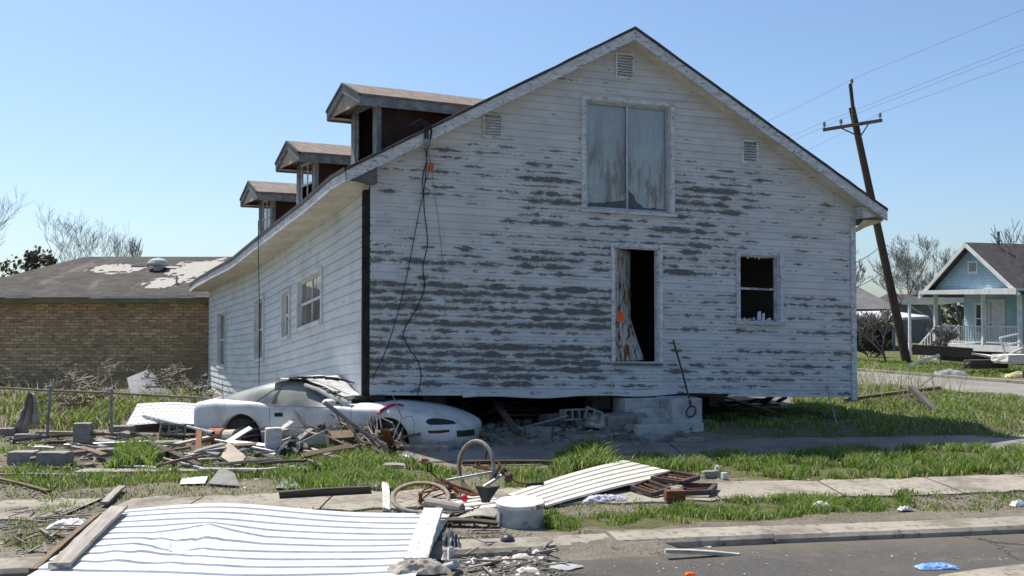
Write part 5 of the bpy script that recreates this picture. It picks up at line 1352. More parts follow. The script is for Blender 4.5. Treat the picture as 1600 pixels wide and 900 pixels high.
bare_tree('bare_tree', 'tall bare tree cut off by the left edge of the picture', gp(-115, 46), 9.8, .5, 3, trunk=.16, levels=6, nb=(2, 3), rmin=.004)
bare_tree('bare_tree', 'storm broken bare tree behind the brick roof, with a few upright limbs', gp(128, 52), 7.9, .6, 9, trunk=.15, levels=6, nb=(2, 3), first=.30, up=.35, rmin=.004)
bare_tree('bare_tree', 'small thin bare tree peeking over the brick roof near the vent', gp(216, 55), 6.8, .4, 21, trunk=.07, levels=6, first=.4, up=.5, rmin=.007)
bare_tree('bare_tree', 'spreading bare tree between the leaning pole and the blue bungalow', gp(1462, 84), 9.4, .58, 33, trunk=.18, levels=6, nb=(2, 3), rmin=.008)
bare_tree('bare_tree', 'bare tree with fine twigs just right of the leaning pole', gp(1405, 92), 8.6, .58, 37, trunk=.16, levels=6, rmin=.008)
bare_tree('bare_tree', 'bare treetop showing beside the right wall of the white house', gp(1318, 80), 9.2, .5, 41, trunk=.15, levels=6, rmin=.010)
bare_tree('bare_tree', 'slim leafless tree right behind the blue bungalow roof', gp(1500, 95), 8.6, .5, 45, trunk=.15, levels=6, rmin=.010)
bare_tree('bare_shrub', 'leafless multi stemmed shrub standing by the foot of the leaning pole', (*G(1384, 566, 0).xy, 0), 2.6, .6, 51, trunk=.016, levels=5, first=.16, nb=(3, 4), cat='shrub', rmin=.005, up=.5, wide=1.7)
bare_tree('bare_shrub', 'tangled bare bush in front of the porch steps of the blue bungalow', gp(1470, 47), 1.8, .8, 52, trunk=.02, levels=5, first=.25, nb=(3, 4), cat='shrub', rmin=.012)
bare_tree('bare_shrub', 'brown bare bush in front of the dark carport', gp(1356, 55), 1.3, .9, 53, trunk=.02, levels=5, first=.2, nb=(3, 4), cat='shrub', rmin=.008, mt=mat('brown_twigs', (.09, .06, .05), (.06, .045, .04), bump=0))
bare_tree('bare_shrub', 'thin leafless sapling at the right edge before the blue bungalow', gp(1597, 36), 5.6, .5, 57, trunk=.06, levels=5, first=.3, cat='shrub', rmin=.008)
MT['bramble'] = mat('bramble_stem', (.26, .22, .17), (.17, .14, .105), bump=0)
for i, (px, d, lb) in enumerate(((90, 26.5, 'dry brambles against the brick wall at the left'), (165, 29, 'dry brambles beside the leaning plywood sheet'), (250, 27.5, 'arching dry brambles nearest the white house'), (20, 28, 'dry bramble clump at the left edge by the brick wall'), (130, 22, 'dry brambles behind the fence between its two posts'), (285, 23, 'dry brambles by the far corner of the white house'))):
    bare_tree('bramble', lb, gp(px, d), 1.0, .95, 60 + i, trunk=.012, levels=5, first=.3, nb=(2, 3), cat='shrub', rmin=.0035, up=-.1, mt=MT['bramble'])
# evergreen clump at far left
def leafy(name, label, loc, r, h, n, seed, mt, lz=.11):
    rg = random.Random(seed); root = thing(name, label, 'tree', loc)
    L = Vector(loc); mb = MB(); mb.tube([L - ZZ * .2, L + ZZ * h * .5, L + ZZ * h * .85], [.16, .11, .05], 7); 
    mb.build('trunk', MT['bark'], root)
    mb = MB(); cl = [(Vector((rg.gauss(0, .45) * r, rg.gauss(0, .45) * r, h * rg.uniform(.45, 1.0))), rg.uniform(.25, .5) * r) for _ in range(16)]
    for _ in range(n):
        c_, cr = rg.choice(cl); d = Vector((rg.gauss(0, 1), rg.gauss(0, 1), rg.gauss(0, .8))).normalized() * cr * rg.uniform(.5, 1.0)
        p = L + c_ + d; a = Vector((rg.uniform(-1, 1), rg.uniform(-1, 1), rg.uniform(-1, 1))).normalized(); b = a.orthogonal().normalized(); c2 = a.cross(b); s_ = lz * rg.uniform(.5, 1.3)
        mb.add([p + b * s_, p + c2 * s_ * .6, p - b * s_, p - c2 * s_ * .6], [(0, 1, 2, 3)])
    mb.build('crown', mt, root)
MT['leaf'] = mat('evergreen_leaf', (.10, .095, .060), (.16, .135, .10), (.05, .055, .035), scale=3, bump=0)
leafy('evergreen_tree', 'dark rounded evergreen rising behind the left end of the brick roof', gp(52, 48), 1.3, 5.0, 1900, 5, MT['leaf'], .12)
leafy('evergreen_tree', 'low dark evergreen at the left edge behind the brick roof', gp(14, 50), 1.0, 4.0, 900, 6, MT['leaf'], .13)
# far tree belt so that the horizon is not bare
rg = random.Random(2); mb = MB()
for _ in range(15000):
    a = rg.uniform(-1.15, 1.15); d = rg.uniform(150, 190); hgt = 4.5 + 2.0 * mnoise.noise(Vector((a * 9, 0, 0))) + 1.2 * mnoise.noise(Vector((a * 40, 3, 0)))
    p = Vector((math.sin(a) * d * 1.3, math.cos(a) * d, rg.uniform(0, 1) ** .7 * hgt)); v_ = Vector((rg.uniform(-1, 1), rg.uniform(-1, 1), rg.uniform(-1, 1))).normalized(); b = v_.orthogonal().normalized(); c_ = v_.cross(b); s_ = rg.uniform(.4, 1.0)
    mb.add([p + b * s_, p + c_ * s_ * .7, p - b * s_, p - c_ * s_ * .7], [(0, 1, 2, 3)])
mb.build('far_woods', mat('far_leaf', (.07, .08, .05), (.11, .10, .08), bump=0, scale=.2), world=True, label='low belt of trees along the horizon', cat='woods', kind='stuff')

# chain link fence on the left
fence = thing('chain_link_fence', 'low rusty chain link fence along the weedy lot on the left', 'fence', (*G(160, 660, 0).xy, 0), 0)
fd = 17.9; fp = [AT(-120, 601, fd - .3), AT(0, 606, fd), AT(80, 610.5, fd), AT(175, 614, fd), AT(260, 619, fd), AT(325, 622, fd)]
mb = MB(); mb.tube(fp, .020, 7); mb.build('top_rail', mat('rusty_rail', (.20, .15, .12), (.27, .25, .23), scale=5, metal=.2), fence)
for px, py, lx in ((79, 609, -.06), (174, 613.5, .02), (324, 620, 0), (-60, 604, 0)):
    p = AT(px, py, fd); mb = MB(); mb.tube([(p.x + lx, p.y, -.2), p + ZZ * .03], .026, 7); mb.ball(p + ZZ * .05, .032, 8, 5); mb.build('post', MT['greymetal'], fence)
mb = MB(); x0, x1 = fp[0].x, fp[-1].x; k = x0
def ftop(x): return float(np.interp(x, [p.x for p in fp], [p.z for p in fp]))
while k < x1:
    for sg in (-1, 1):
        pts = []; 
        a = Vector((k, fd + .02, ftop(k))); run = ftop(k); b = Vector((min(max(k + sg * run, x0), x1), fd + .025 + .01 * sg, ftop(k) - abs(min(max(k + sg * run, x0), x1) - k)))
        if (b - a).length > .05: mb.tube([a, b], .0022, 3, cap=False)
    k += .09
mb.build('mesh_fabric', MT['rust'], fence)
# ------------------------------------------------------------------ things at the house: steps, rod, cables
gsz = .14
steps = thing('concrete_steps', 'pale concrete entrance steps with a broad side block under the front door', 'steps', tuple(FM(6.0, 0, .8).xy.to_3d()), TH)
def hb(mb, u0, u1, z0_, z1, o0, o1): mb.hexa([FZ(u0, z0_, o0), FZ(u1, z0_, o0), FZ(u1, z0_, o1), FZ(u0, z0_, o1), FZ(u0, z1, o0), FZ(u1, z1, o0), FZ(u1, z1, o1), FZ(u0, z1, o1)])
ua, ub, uc = fw(988, 620, .6)[0], fw(1052, 620, .8)[0], fw(1104, 620, .9)[0]
ztp = .66
mb = MB(); hb(mb, ub, uc, -.1, ztp + .02, -.3, .74); mb.build('side_block', MT['pconcrete'], steps, bevel=.012)
for o1, zt, k in ((.28, ztp, 0), (.52, .50, .08), (.76, .36, .10)):
    mb = MB(); hb(mb, ua + k, ub - .003, -.1, zt, -.3 if k == 0 else o1 - .34, o1); mb.build('step', MT['pconcrete'], steps, bevel=.012)
mb = MB(); hb(mb, ua - .05, uc - .08, -.1, .26, .762, .95); mb.build('bottom_landing', MT['pconcrete'], steps, bevel=.01)
rod = thing('iron_rod', 'long dark iron rod with a looped foot leaning on the wall right of the door', 'rod', tuple(FZ(7.0, .22, 1.0)))
a, b = FZ(*fw(1052, 532, .06), .06), FZ(*fw(1080, 636, .80), .80)
mb = MB(); mb.tube([a, a.lerp(b, .5) + HN * .02, b], .018, 7); sh_ = mb.build('shaft', MT['darkiron'], rod)
mb = MB(); cc = b - ZZ * .08; ring = [cc + HU * (.09 * math.cos(t)) + (ZZ * .9 + HN * .35) * (.11 * math.sin(t)) for t in np.linspace(0, 6.283, 18)]; mb.tube(ring, .014, 6, cap=False); mb.build('loop_handle', MT['darkiron'], rod)
def wallpath(pts, o=.06): return [FZ(*fw(px, py, o), o) for px, py in pts]
def smooth(pts, n=5):
    q = catmull([tuple(p.xy) for p in pts], n); z = catmull([(p.z, 0) for p in pts], n)[:, 0]; return [Vector((x, y, zz)) for (x, y), zz in zip(q, z)]
mb = MB(); mb.tube(smooth(wallpath([(664, 232), (667, 250), (662, 268), (660, 285), (662, 305), (663, 330), (668, 380), (661, 415), (663, 450), (652, 480), (640, 500), (630, 522), (640, 545), (653, 565), (658, 590), (652, 618)], .07)), .010, 6)
mb.build('hanging_cable', MT['wire'], label='thick black cable dangling in waves down the peeling front wall', cat='cable')
mb = MB(); mb.tube(smooth(wallpath([(668, 228), (666, 260), (662, 300), (655, 330), (640, 410), (624, 480), (604, 545), (582, 592)], .06)), .008, 6)
mb.build('hanging_cable', MT['wire'], label='black cable slanting to the left corner of the front wall', cat='cable')
mb = MB(); mb.tube(smooth(wallpath([(669, 225), (674, 262), (682, 320), (689, 380), (693, 440), (696, 488), (692, 494)], .05)), .005, 5)
mb.build('hanging_cable', MT['greymetal'], label='thin grey wire hanging straightest of the cables on the front wall', cat='cable')
mb = MB(); mb.tube(smooth(wallpath([(672, 262), (668, 275), (663, 290), (667, 295), (672, 300), (664, 302)], .08)), .006, 5)
mb.build('hanging_cable', MT['wire'], label='short curled black wire below the orange tag on the front wall', cat='cable')
mb = MB()
for pts in ([(640, 196), (650, 190), (660, 190), (664, 200), (664, 225)], [(650, 193), (658, 187), (666, 195), (668, 210), (667, 224)], [(655, 189), (668, 192), (674, 205), (671, 222)], [(662, 190), (652, 196), (645, 192)]):
    mb.tube(smooth(wallpath(pts, .46), 4), .016, 6)
mb.build('cable_knot', MT['wire'], label='knot of black service cables hooked over the edge of the gable roof', cat='cable')
p = FZ(*fw(667, 223, .44), .44); mb = MB(); mb.box(p, (.11, .09, .13), TH); mb.build('junction_box', MT['greymetal'], label='small grey electrical box hanging among the cables under the roof edge', cat='electrical box', bevel=.01)
p = FZ(*fw(673, 261, .1), .1); mb = MB(); mb.box(p, (.10, .015, .10), TH + .4, M=rmat(p, TH + .3, .3)); mb.build('orange_tag', mat('orange_tag', (.60, .09, .03), bump=0, var=0), label='small orange red tag tied to the hanging cables', cat='tag')
s1 = side_sv(447, 400)[0]; pE = Eo(s1) - ZZ * .2 + On(s1) * .05; mb = MB(); mb.tube([pE + ZZ * .5 , pE, pE - ZZ * 1.4 - On(s1) * .05 + Tn(s1) * .05, Vector((pE.x + .1, pE.y - .25, .55))], .009, 5)
mb.build('hanging_cable', MT['wire'], label='black wire dropping from the left eave in front of the side wall', cat='cable')

# rubble row under the front wall
def cinder(name, label, c, yaw, pitch=0, roll=0, L=.40, W_=.20, H=.20, group=None, mt=None):
    """hollow concrete block: two or three cells running through its height"""
    mb = MB(); t = .032; M = rmat(c, yaw, pitch, roll)
    x, y = L / 2, W_ / 2; n = 3 if L > .38 else 2; cw = (L - t * (n + 1)) / n
    mb.box(0, (L, t, H), M=M @ Matrix.Translation((0, y - t / 2, H / 2))); mb.box(0, (L, t, H), M=M @ Matrix.Translation((0, -y + t / 2, H / 2)))
    for i in range(n + 1): mb.box(0, (t, W_ - 2 * t - .002, H - .002), M=M @ Matrix.Translation((-x + t / 2 + i * (cw + t), 0, H / 2)))
    return mb.build(name, mt or MT['cinder'], label=label, cat='concrete block', group=group)
def chunk(name, label, c, size, yaw, mt, seed=1, pitch=0, roll=0, cat='concrete block', jit=.12, group=None):
    """irregular broken block"""
    rg = random.Random(seed); mb = MB(); M = rmat(c, yaw, pitch, roll); n = 4; g = {}
    me = []
    for ax in range(3):
        for sd in (-1, 1):
            rows = []
            for i in range(n + 1):
                r = []
                for j in range(n + 1):
                    q = [0, 0, 0]; q[ax] = sd; q[(ax + 1) % 3] = -1 + 2 * i / n; q[(ax + 2) % 3] = -1 + 2 * j / n
                    q = Vector(q); e = sum(abs(abs(k) - 1) < 1e-6 for k in q)
                    w = q * (1 - (.035 * (e - 1)) - jit * .5 * abs(mnoise.noise(q * 1.6 + Vector((seed * 3.1, 0, 0)))))
                    r.append(M @ Vector((w.x * size[0] / 2, w.y * size[1] / 2, (w.z + 1) * size[2] / 2)))
                rows.append(r if sd > 0 else r[::-1])
            mb.grid(rows)
    bm = bmesh.new()
    o = mb.build(name, mt, label=label, cat=cat, group=group)
    bm.from_mesh(o.data); bmesh.ops.remove_doubles(bm, verts=bm.verts, dist=.0005); bmesh.ops.recalc_face_normals(bm, faces=bm.faces); bm.to_mesh(o.data); bm.free()
    return o
def mpp(px, py): return G(px, py).y / 1600
def upright(name, label, x0, x1, yt, yb, dep, yaw, mt, seed=1, roll=0, pitch=0, jit=.10, cat='concrete block', group=None):
    p = GG((x0 + x1) / 2, yb); m = p.y / 1600; p = p + Vector((0, dep / 2, -.02))
    return chunk(name, label, p, ((x1 - x0) * m, dep, (yb - yt) * m * 1.02 - .1 * dep + .02), yaw, mt, seed, pitch, roll, cat, jit, group)
P = GG(894, 672); cinder('cinder_block', 'hollow grey block on its side, its three cells facing the street, under the front wall', P + Vector((-.02, .1, .26)), TH + .15, 0, math.pi / 2 - .1, L=.44, H=.2)
P = GG(926, 672); cinder('cinder_block', 'cracked hollow block with two cells beside the three celled one under the front wall', P + Vector((0, .1, .27)), TH - .25, .35, math.pi / 2, L=.30)
RB = [(775, 690, .55, .3, .14, 0), (815, 689, .35, .3, .2, .5), (842, 690, .42, .3, .22, -.4), (870, 688, .6, .35, .12, .2), (905, 690, .5, .3, .12, -.1), (945, 688, .6, .35, .13, .15), (985, 684, .55, .35, .14, -.2), (1012, 680, .3, .25, .22, .4), (1040, 684, .45, .3, .13, .1),
      (940, 668, .8, .5, .22, .25), (975, 668, .7, .45, .24, -.1), (1020, 690, .35, .3, .10, .7), (1045, 668, .25, .22, .26, .1), (865, 664, .4, .3, .2, .3), (1075, 692, .5, .25, .08, -.3), (722, 700, .5, .3, .12, .3)]
RL_ = ['long flat rubble lump right beside the car nose', 'rounded rubble lump second from the car nose', 'tilted pale rubble lump left of the hollow blocks', 'low rubble slab in front of the three celled block', 'low rubble lump in front of the two celled block', 'flat broken slab in the middle of the rubble row', 'flat broken slab left of the upright white pieces', 'upright pale broken piece below the entrance steps', 'low block between the upright pieces and the steps', 'big sloping slab leaning up to the steps from the left', 'broad broken slab right against the foot of the steps', 'small low chunk at the front of the steps rubble', 'small upright whitish block at the foot of the steps', 'rubble lump half hidden behind the hollow blocks', 'thin flat rubble piece at the right end of the row', 'flat rubble piece lying under the front bumper of the car']
for i, ((px, py, w, d, h, yw), lb) in enumerate(zip(RB, RL_)):
    chunk('rubble_chunk', lb, GG(px, py, -.01), (w * 1.1, d * 1.1, h * 1.15), TH + yw, MT['pconcrete'] if i in (7, 12, 9) else MT['cinder'], 40 + i, random.uniform(-.12, .12), random.uniform(-.12, .12), 'rubble', .35, 'rubble along the front of the white house')
pipe('metal_tube', 'thin grey tube lying slanted over the rubble under the front wall', 'tube', GG(778, 684, .06), AT(888, 650, 17.6), .022, MT['greymetal'])
plank('plank', 'dark plank slanting into the crawl space beside the car nose', 'plank', AT(808, 676, 17.0), AT(775, 630, 18.4), .12, .04, MT['darkwood'])
plank('plank', 'short pale board end poking out of the rubble by the grey tube', 'plank', GG(825, 684, .05), AT(808, 668, 17.4), .09, .04, MT['wood'])
plank('plank', 'thin dark board slanting under the right half of the house', 'plank', GG(1225, 652, .04), AT(1135, 622, 19.6), .10, .03, MT['brownwood'])
pipe('thin_rod', 'thin pale rod hanging off the bottom of the front wall near its right end', 'rod', FZ(*fw(1291, 603, .05), .05), GG(1308, 664), .012, MT['silver'])
for i, (u, d, lb) in enumerate(((1.8, 3, 'brick pier standing in the dark under the left half of the house'), (5.0, 2.2, 'brick pier in the dark under the middle of the house'), (8.0, 3.0, 'brick pier in the dark under the right half of the house'))):
    q = FM(u, 0, -d); chunk('brick_pier', lb, (q.x, q.y, 0), (.4, .4, z0(u) + .0), TH, MT['cinder'], 90 + i, cat='pier', jit=.05)
mb = MB(); rgx = random.Random(14)
for _ in range(60):
    u, d = rgx.uniform(.8, 9), rgx.uniform(.6, 3.4); q = FM(u, 0, -d); q.z = .1 + rgx.uniform(0, .3); yw = rgx.uniform(0, 3.1); L = rgx.uniform(.3, 1.2)
    mb.beam(q, q + Vector((math.cos(yw) * L, math.sin(yw) * L, rgx.uniform(-.12, .25))), .09, .04)
mb.build('splintered_timber', MT['darkwood'], label='tangle of dark splintered timber in the crawl space', cat='debris', kind='stuff')

# ------------------------------------------------------------------ blocks and boards on the left lot
upright('concrete_pier', 'tall tapered concrete pier standing upright near the fence', 112, 139, 660, 700, .22, .1, MT['cinder'], 1)
upright('concrete_block', 'squarish block standing on top of two flat blocks at the left', 17, 37, 661, 679, .2, -.2, MT['cinder'], 2)
upright('concrete_block', 'block at the left edge behind the squarish one', -6, 17, 668, 682, .25, .2, MT['cinder'], 3)
upright('concrete_block', 'flat low block supporting the squarish one at the left', 20, 58, 677, 691, .22, .1, MT['cinder'], 4)
upright('concrete_block', 'large dark block lying second from the left edge', 9, 51, 704, 727, .28, .05, MT['cinder'], 5)
upright('concrete_block', 'longest grey block lying right of the large dark one', 54, 104, 705, 731, .26, -.08, MT['cinder'], 6)
upright('concrete_block', 'flat block pair lying before the white ribbed sheet by the fence', 168, 204, 664, 681, .3, .15, MT['cinder'], 7)
upright('concrete_pier', 'grey pier block leaning at the rear bumper of the car', 310, 337, 656, 686, .28, -.1, MT['cinder'], 8, roll=.06)
P = GG(264, 692); cinder('cinder_block', 'hollow block lying on its side left of the terracotta pipe', P + Vector((0, .16, .16)), .35, .12, math.pi / 2 - .35, L=.42)
upright('concrete_block', 'flat slab under the hollow block near the terracotta pipe', 237, 280, 688, 698, .3, .2, MT['cinder'], 9)
upright('concrete_block', 'flat buff block in front of the terracotta pipe', 313, 352, 711, 722, .25, 0, MT['cinder'], 12)
upright('concrete_block', 'low flat block under the grey pipes in the middle of the left lot', 145, 182, 700, 714, .25, .1, MT['cinder'], 13)
upright('white_block', 'whitest upright block standing beside the car door', 412, 438, 668, 713, .16, .35, MT['whitewood'], 10, cat='block', jit=.03)
upright('tan_block', 'tan hollow block leaning against the car door', 443, 463, 645, 681, .18, .35, mat('tan_block', (.40, .33, .23), (.32, .26, .18), scale=6), 11, roll=-.1, cat='block', jit=.05)
chunk('brick_slab', 'broken slab of mortared bricks lying before the front wheel of the car', GG(662, 704, -.02), (.92, .50, .13), -.10, mat('slab_brick', (.36, .30, .24), (.26, .22, .18), (.18, .15, .12), scale=6, bs=40, bump=.5), 15, cat='slab', jit=.12)
upright('concrete_block', 'grey broken end piece at the right end of the brick slab', 684, 706, 689, 706, .25, .3, MT['cinder'], 16)
# terracotta pipe with a white collar
p0, p1 = GG(344, 697, .14), GG(366, 697, .15) + Vector((0, -.15, 0)); tp_ = thing('terracotta_pipe', 'broken orange terracotta pipe with a white collar lying by the rear wheel', 'pipe', tuple(p0))
M, L = frame(p0 - Vector((.12, 0, 0)), p1); q = Matrix.Rotation(math.pi / 2, 4, 'Y')
mb = MB(); mb.lathe([(.15, -.05), (.155, L * .62), (.13, L * .62), (.125, -.05)], 18, M @ q, cap=False); mb.build('barrel', MT['terracotta'], tp_, smooth=False)
mb = MB(); mb.lathe([(.13, L * .60), (.14, L + .08), (.10, L + .08), (.10, L * .60)], 18, M @ q, cap=False); mb.build('collar', mat('cream_collar', (.55, .50, .40), (.40, .35, .27)), tp_)
chunk('terracotta_shard', 'curved terracotta shard below the orange pipe', GG(352, 712, .0), (.3, .2, .12), .4, MT['terracotta'], 17, cat='shard', jit=.4)
# rods, pipes, boards (pixel ends on the ground, lift)
def L2(a, b, za=.05, zb=.05): return GG(*a) + ZZ * za, GG(*b) + ZZ * zb
for nm, lb, ct, a, b, za, zb, w, t, m_ in (
    ('plank', 'long pale batten lying behind the upright pier on the left lot', 'plank', (57, 683), (242, 686), .08, .06, .07, .05, 'wood'),
    ('plank', 'bluish white board running under the terracotta pipe', 'plank', (228, 709), (418, 690), .05, .26, .12, .035, 'whitewood'),
    ('plank', 'dark beam slanting down from the hollow block to the grass', 'beam', (232, 712), (312, 736), .18, .04, .10, .09, 'darkwood'),
    ('plank', 'short white strip lying in the middle of the left lot', 'plank', (206, 716), (306, 715), .05, .05, .09, .03, 'whitewood'),
    ('plank', 'dark rotten board lying flat by the tall pier', 'plank', (36, 699), (108, 694), .05, .04, .14, .04, 'darkwood'),
    ('plank', 'weathered board running from the white block to the lower grass', 'plank', (452, 706), (528, 724), .12, .06, .12, .06, 'wood'),
    ('plank', 'bright blue edged metal strip lying before the white block', 'strip', (356, 713), (412, 709), .06, .06, .07, .03, 'bluestrip'),
    ('plank', 'short dark board by the blue edged strip', 'plank', (398, 712), (444, 726), .06, .03, .10, .03, 'darkwood'),
    ('plank', 'wet black beam lying along the back of the sidewalk', 'beam', (437, 781), (578, 773), .05, .06, .10, .09, 'darkwood'),
    ('plank', 'dark board lying flat before the white drum', 'plank', (698, 822), (776, 824), .06, .04, .14, .03, 'darkwood'),
    ('plank', 'white stick lying alone on the asphalt', 'stick', (1039, 866), (1156, 873), .03, .03, .055, .035, 'whitewood'),
    ('plank', 'brown board lying along the path behind the bicycle', 'plank', (722, 727), (905, 726), .04, .03, .09, .05, 'darkwood'),
    ('plank', 'brown strip poking from the weeds at the lower left edge', 'plank', (-8, 752), (76, 772), .04, .03, .06, .03, 'brownwood'),
    ('plank', 'thin pale lath on the left lot by the grass tuft', 'lath', (0, 745), (120, 747), .03, .03, .05, .03, 'wood'),
    ('plank', 'pale board lying flat just behind the beige plate', 'plank', (284, 728), (345, 722), .05, .05, .12, .03, 'wood'),
    ('plank', 'red brown short post stub beside the terracotta pipe', 'post', (309, 722), (311, 702), .0, .26, .09, .09, 'rust'),
    ('plank', 'white board lying flat under the beige plate', 'plank', (420, 718), (470, 708), .05, .10, .14, .03, 'whitewood')):
    if nm == 'plank':
        if m_ == 'bluestrip' and 'bluestrip' not in MT: MT['bluestrip'] = mat('blue_strip', (.30, .42, .55), (.16, .26, .40), scale=5)
        aa, bb = L2(a, b, za, zb); plank('plank' if ct in ('plank', 'lath', 'stick') else ct, lb, ct, aa, bb, w, t, MT[m_])
for lb, a, b, za, zb, r, m_ in (
    ('grey metal pipe slanting from the ribbed sheet to the terracotta pipe', (224, 668), (333, 700), .22, .24, .03, 'greymetal'),
    ('slim grey pipe lying level across the left lot', (100, 706), (236, 702), .10, .12, .022, 'silver'),
    ('long white downpipe lying along the lower grass of the left lot', (312, 744), (402, 744), .08, .07, .035, 'whitewood'),
    ('short pipe bent on from the end of the white downpipe', (402, 744), (460, 738), .07, .06, .033, 'whitewood'),
    ('grey pipe running under the black bag', (458, 694), (526, 714), .16, .05, .025, 'greymetal'),
    ('thin pipe lying between the white downpipe and the slate', (250, 724), (332, 742), .08, .05, .02, 'silver'),
    ('blue grey pipe behind the terracotta pipe', (336, 706), (436, 716), .18, .08, .025, 'greymetal')):
    aa, bb = L2(a, b, za, zb); pipe('pipe', lb, 'pipe', aa, bb, r, MT[m_])
pipe('thin_rod', 'thin pale stick standing in the front wheel arch of the car', 'stick', GG(600, 702, .05), AT(592, 643, 16.4), .014, MT['whitewood'], hollow=False)

# brush pile with a leaning pole
rg = random.Random(19); mb = MB()
c0, c1 = GG(602, 709, .05), GG(505, 694, .50)
for k in range(330):
    t = rg.random(); b = c0.lerp(c1, t) + Vector((rg.gauss(0, .21), rg.gauss(0, .18), 0)); b.z = max(.03, (.10 + .42 * t) * rg.uniform(.1, 1.05))
    d = (c1 - c0).normalized() + Vector((rg.gauss(0, .45), rg.gauss(0, .45), rg.gauss(0, .35))); L = rg.uniform(.2, .8); e_ = b + d.normalized() * L; e_.z = max(.02, e_.z)
    m_ = b.lerp(e_, .5) + Vector((rg.gauss(0, .04), rg.gauss(0, .04), rg.gauss(0, .05))); mb.tube([b, m_, e_], [rg.uniform(.010, .022)] * 2 + [.006], 4)
mb.build('brush_pile', mat('brush_sticks', (.20, .15, .115), (.30, .25, .20), (.10, .07, .055), scale=2), label='tangled pile of broken brown branches heaped before the car', cat='brush pile')
rg = random.Random(29); mb = MB()
for k in range(120):
    t = rg.random(); p = c0.lerp(c1, t * .8) + Vector((rg.gauss(0, .14), rg.gauss(0, .14), 0)); z = rg.uniform(.03, .28 + .2 * t); mb.ball((p.x, p.y, z), (rg.uniform(.03, .10), rg.uniform(.03, .09), rg.uniform(.02, .06)), 6, 4, jit=.3)
mb.build('pile_debris', MT['chipd'], label='dark leaves and rubbish caught in the brush pile', cat='debris', kind='stuff')
pipe('grey_pole', 'grey galvanised pole leaning across the brush pile', 'pole', GG(609, 709, .03), AT(507, 629, 15.7), .035, MT['greymetal'])
plank('plank', 'dark red board standing up at the lower end of the brush pile', 'plank', GG(616, 706), AT(601, 672, 15.6), .12, .04, MT['rust'])
# bag, glass, box
def rag(name, label, cat, c, sx, sy, h, seed, mt, yaw=0.0, n=30, fr=2.2, rough=1.0):
    mb = MB(); rows = []
    for i in range(n + 1):
        r = []
        for j in range(n + 1):
            u, v = i / n * 2 - 1, j / n * 2 - 1
            e = 1 + .30 * mnoise.noise(Vector((math.atan2(v, u) * 1.3, seed, 3)))
            x, y = u * sx / 2 * e, v * sy / 2 * e
            ed = max(abs(u), abs(v)); rd_ = 1 - 1.6 * abs(mnoise.noise(Vector((u * fr * .9 + .5 * v, v * fr * .7, seed)))); zz = h * (1 - ed ** 4) * (.55 * (1 - .5 * ed) + .38 * rd_ * rd_ * (1 if rd_ > 0 else -1) + .13 * rough * mnoise.noise(Vector((u * fr * 2.2, v * fr * 2.2, seed + 4)))) + .006
            q = Matrix.Rotation(yaw, 3, 'Z') @ Vector((x + .04 * sx * mnoise.noise(Vector((u * 4, v * 4, seed + 8))), y, 0)); r.append(Vector(c) + q + ZZ * max(zz, .004))
        rows.append(r)
    mb.grid(rows); return mb.build(name, mt, label=label, cat=cat, smooth=True)
MT['blackbag'] = mat('black_plastic_sheet', (.010, .011, .013), (.02, .022, .026), rough=.6, bump=.2, bs=20)
rag('black_bag', 'black plastic sheet heaped beside the white upright block', 'plastic sheet', GG(460, 716), .66, .45, .30, 3, MT['blackbag'], .3)
s = Sh('cloudy_sheet'); n_ = s.noise(s.obj(), 4, 6); s.out(s.mix(n_, (.34, .38, .36), (.46, .49, .46)), .3, spec=.5); tb = s.n.new('ShaderNodeBsdfTransparent'); mx = s.n.new('ShaderNodeMixShader'); mx.inputs[0].default_value = .78; s.l.new(tb.outputs[0], mx.inputs[1]); s.l.new(s.p.outputs[0], mx.inputs[2]); s.l.new(mx.outputs[0], s.n['Material Output'].inputs[0]); MT['cloudy'] = s.m
def plate(name, label, cat, pts, th, mt, bow=.0):
    """thin stiff sheet with the given corners"""
    pts = [Vector(p) for p in pts]; n = (pts[1] - pts[0]).cross(pts[2] - pts[0]).normalized(); n = n if n.z > 0 or abs(n.z) < .01 else -n
    m = 6; mb = MB(); top = []
    for i in range(m + 1):
        a, b = pts[0].lerp(pts[1], i / m), pts[3].lerp(pts[2], i / m); top.append([a.lerp(b, j / m) + n * (bow * math.sin(math.pi * i / m)) + n * .004 * mnoise.noise(Vector((i * .7, j * .7, pts[0].x))) for j in range(m + 1)])
    mb.grid(top); k = len(mb.v); mb.grid([[p - n * th for p in reversed(r)] for r in top])
    for r in (top[0][::-1], top[-1], [r[0] for r in top], [r[-1] for r in top][::-1]): mb.grid([r, [p - n * th for p in r]])
    return mb.build(name, mt, label=label, cat=cat)
plate('glass_sheet', 'cloudy grey green sheet propped beside the brush pile', 'sheet', [GG(474, 711), GG(511, 709), AT(507, 672, 15.9), AT(473, 688, 15.7)], .008, MT['cloudy'])
bx = thing('cardboard_box', 'crushed brown cardboard box beside the cloudy sheet', 'box', tuple(GG(527, 706)), .5)
P = GG(527, 707); mb = MB(); sz = (.36, .3, .28)
for dx_, dy_, w_, d_ in ((0, -.15, .36, .01), (0, .15, .36, .01), (-.18, 0, .01, .288), (.18, 0, .01, .288)):
    mb.box(0, (w_, d_, .27), M=rmat(P, .5) @ Matrix.Translation((dx_, dy_, .135)))
MT['card'] = mat('cardboard', (.22, .155, .10), (.16, .11, .07), scale=4, bs=20); mb.build('sides', MT['card'], bx)
mb = MB(); mb.box(0, (.36, .2, .008), M=rmat(P + ZZ * .28, .5) @ Matrix.Translation((0, -.22, .03)) @ Matrix.Rotation(.5, 4, 'X')); mb.build('flap', MT['card'], bx)
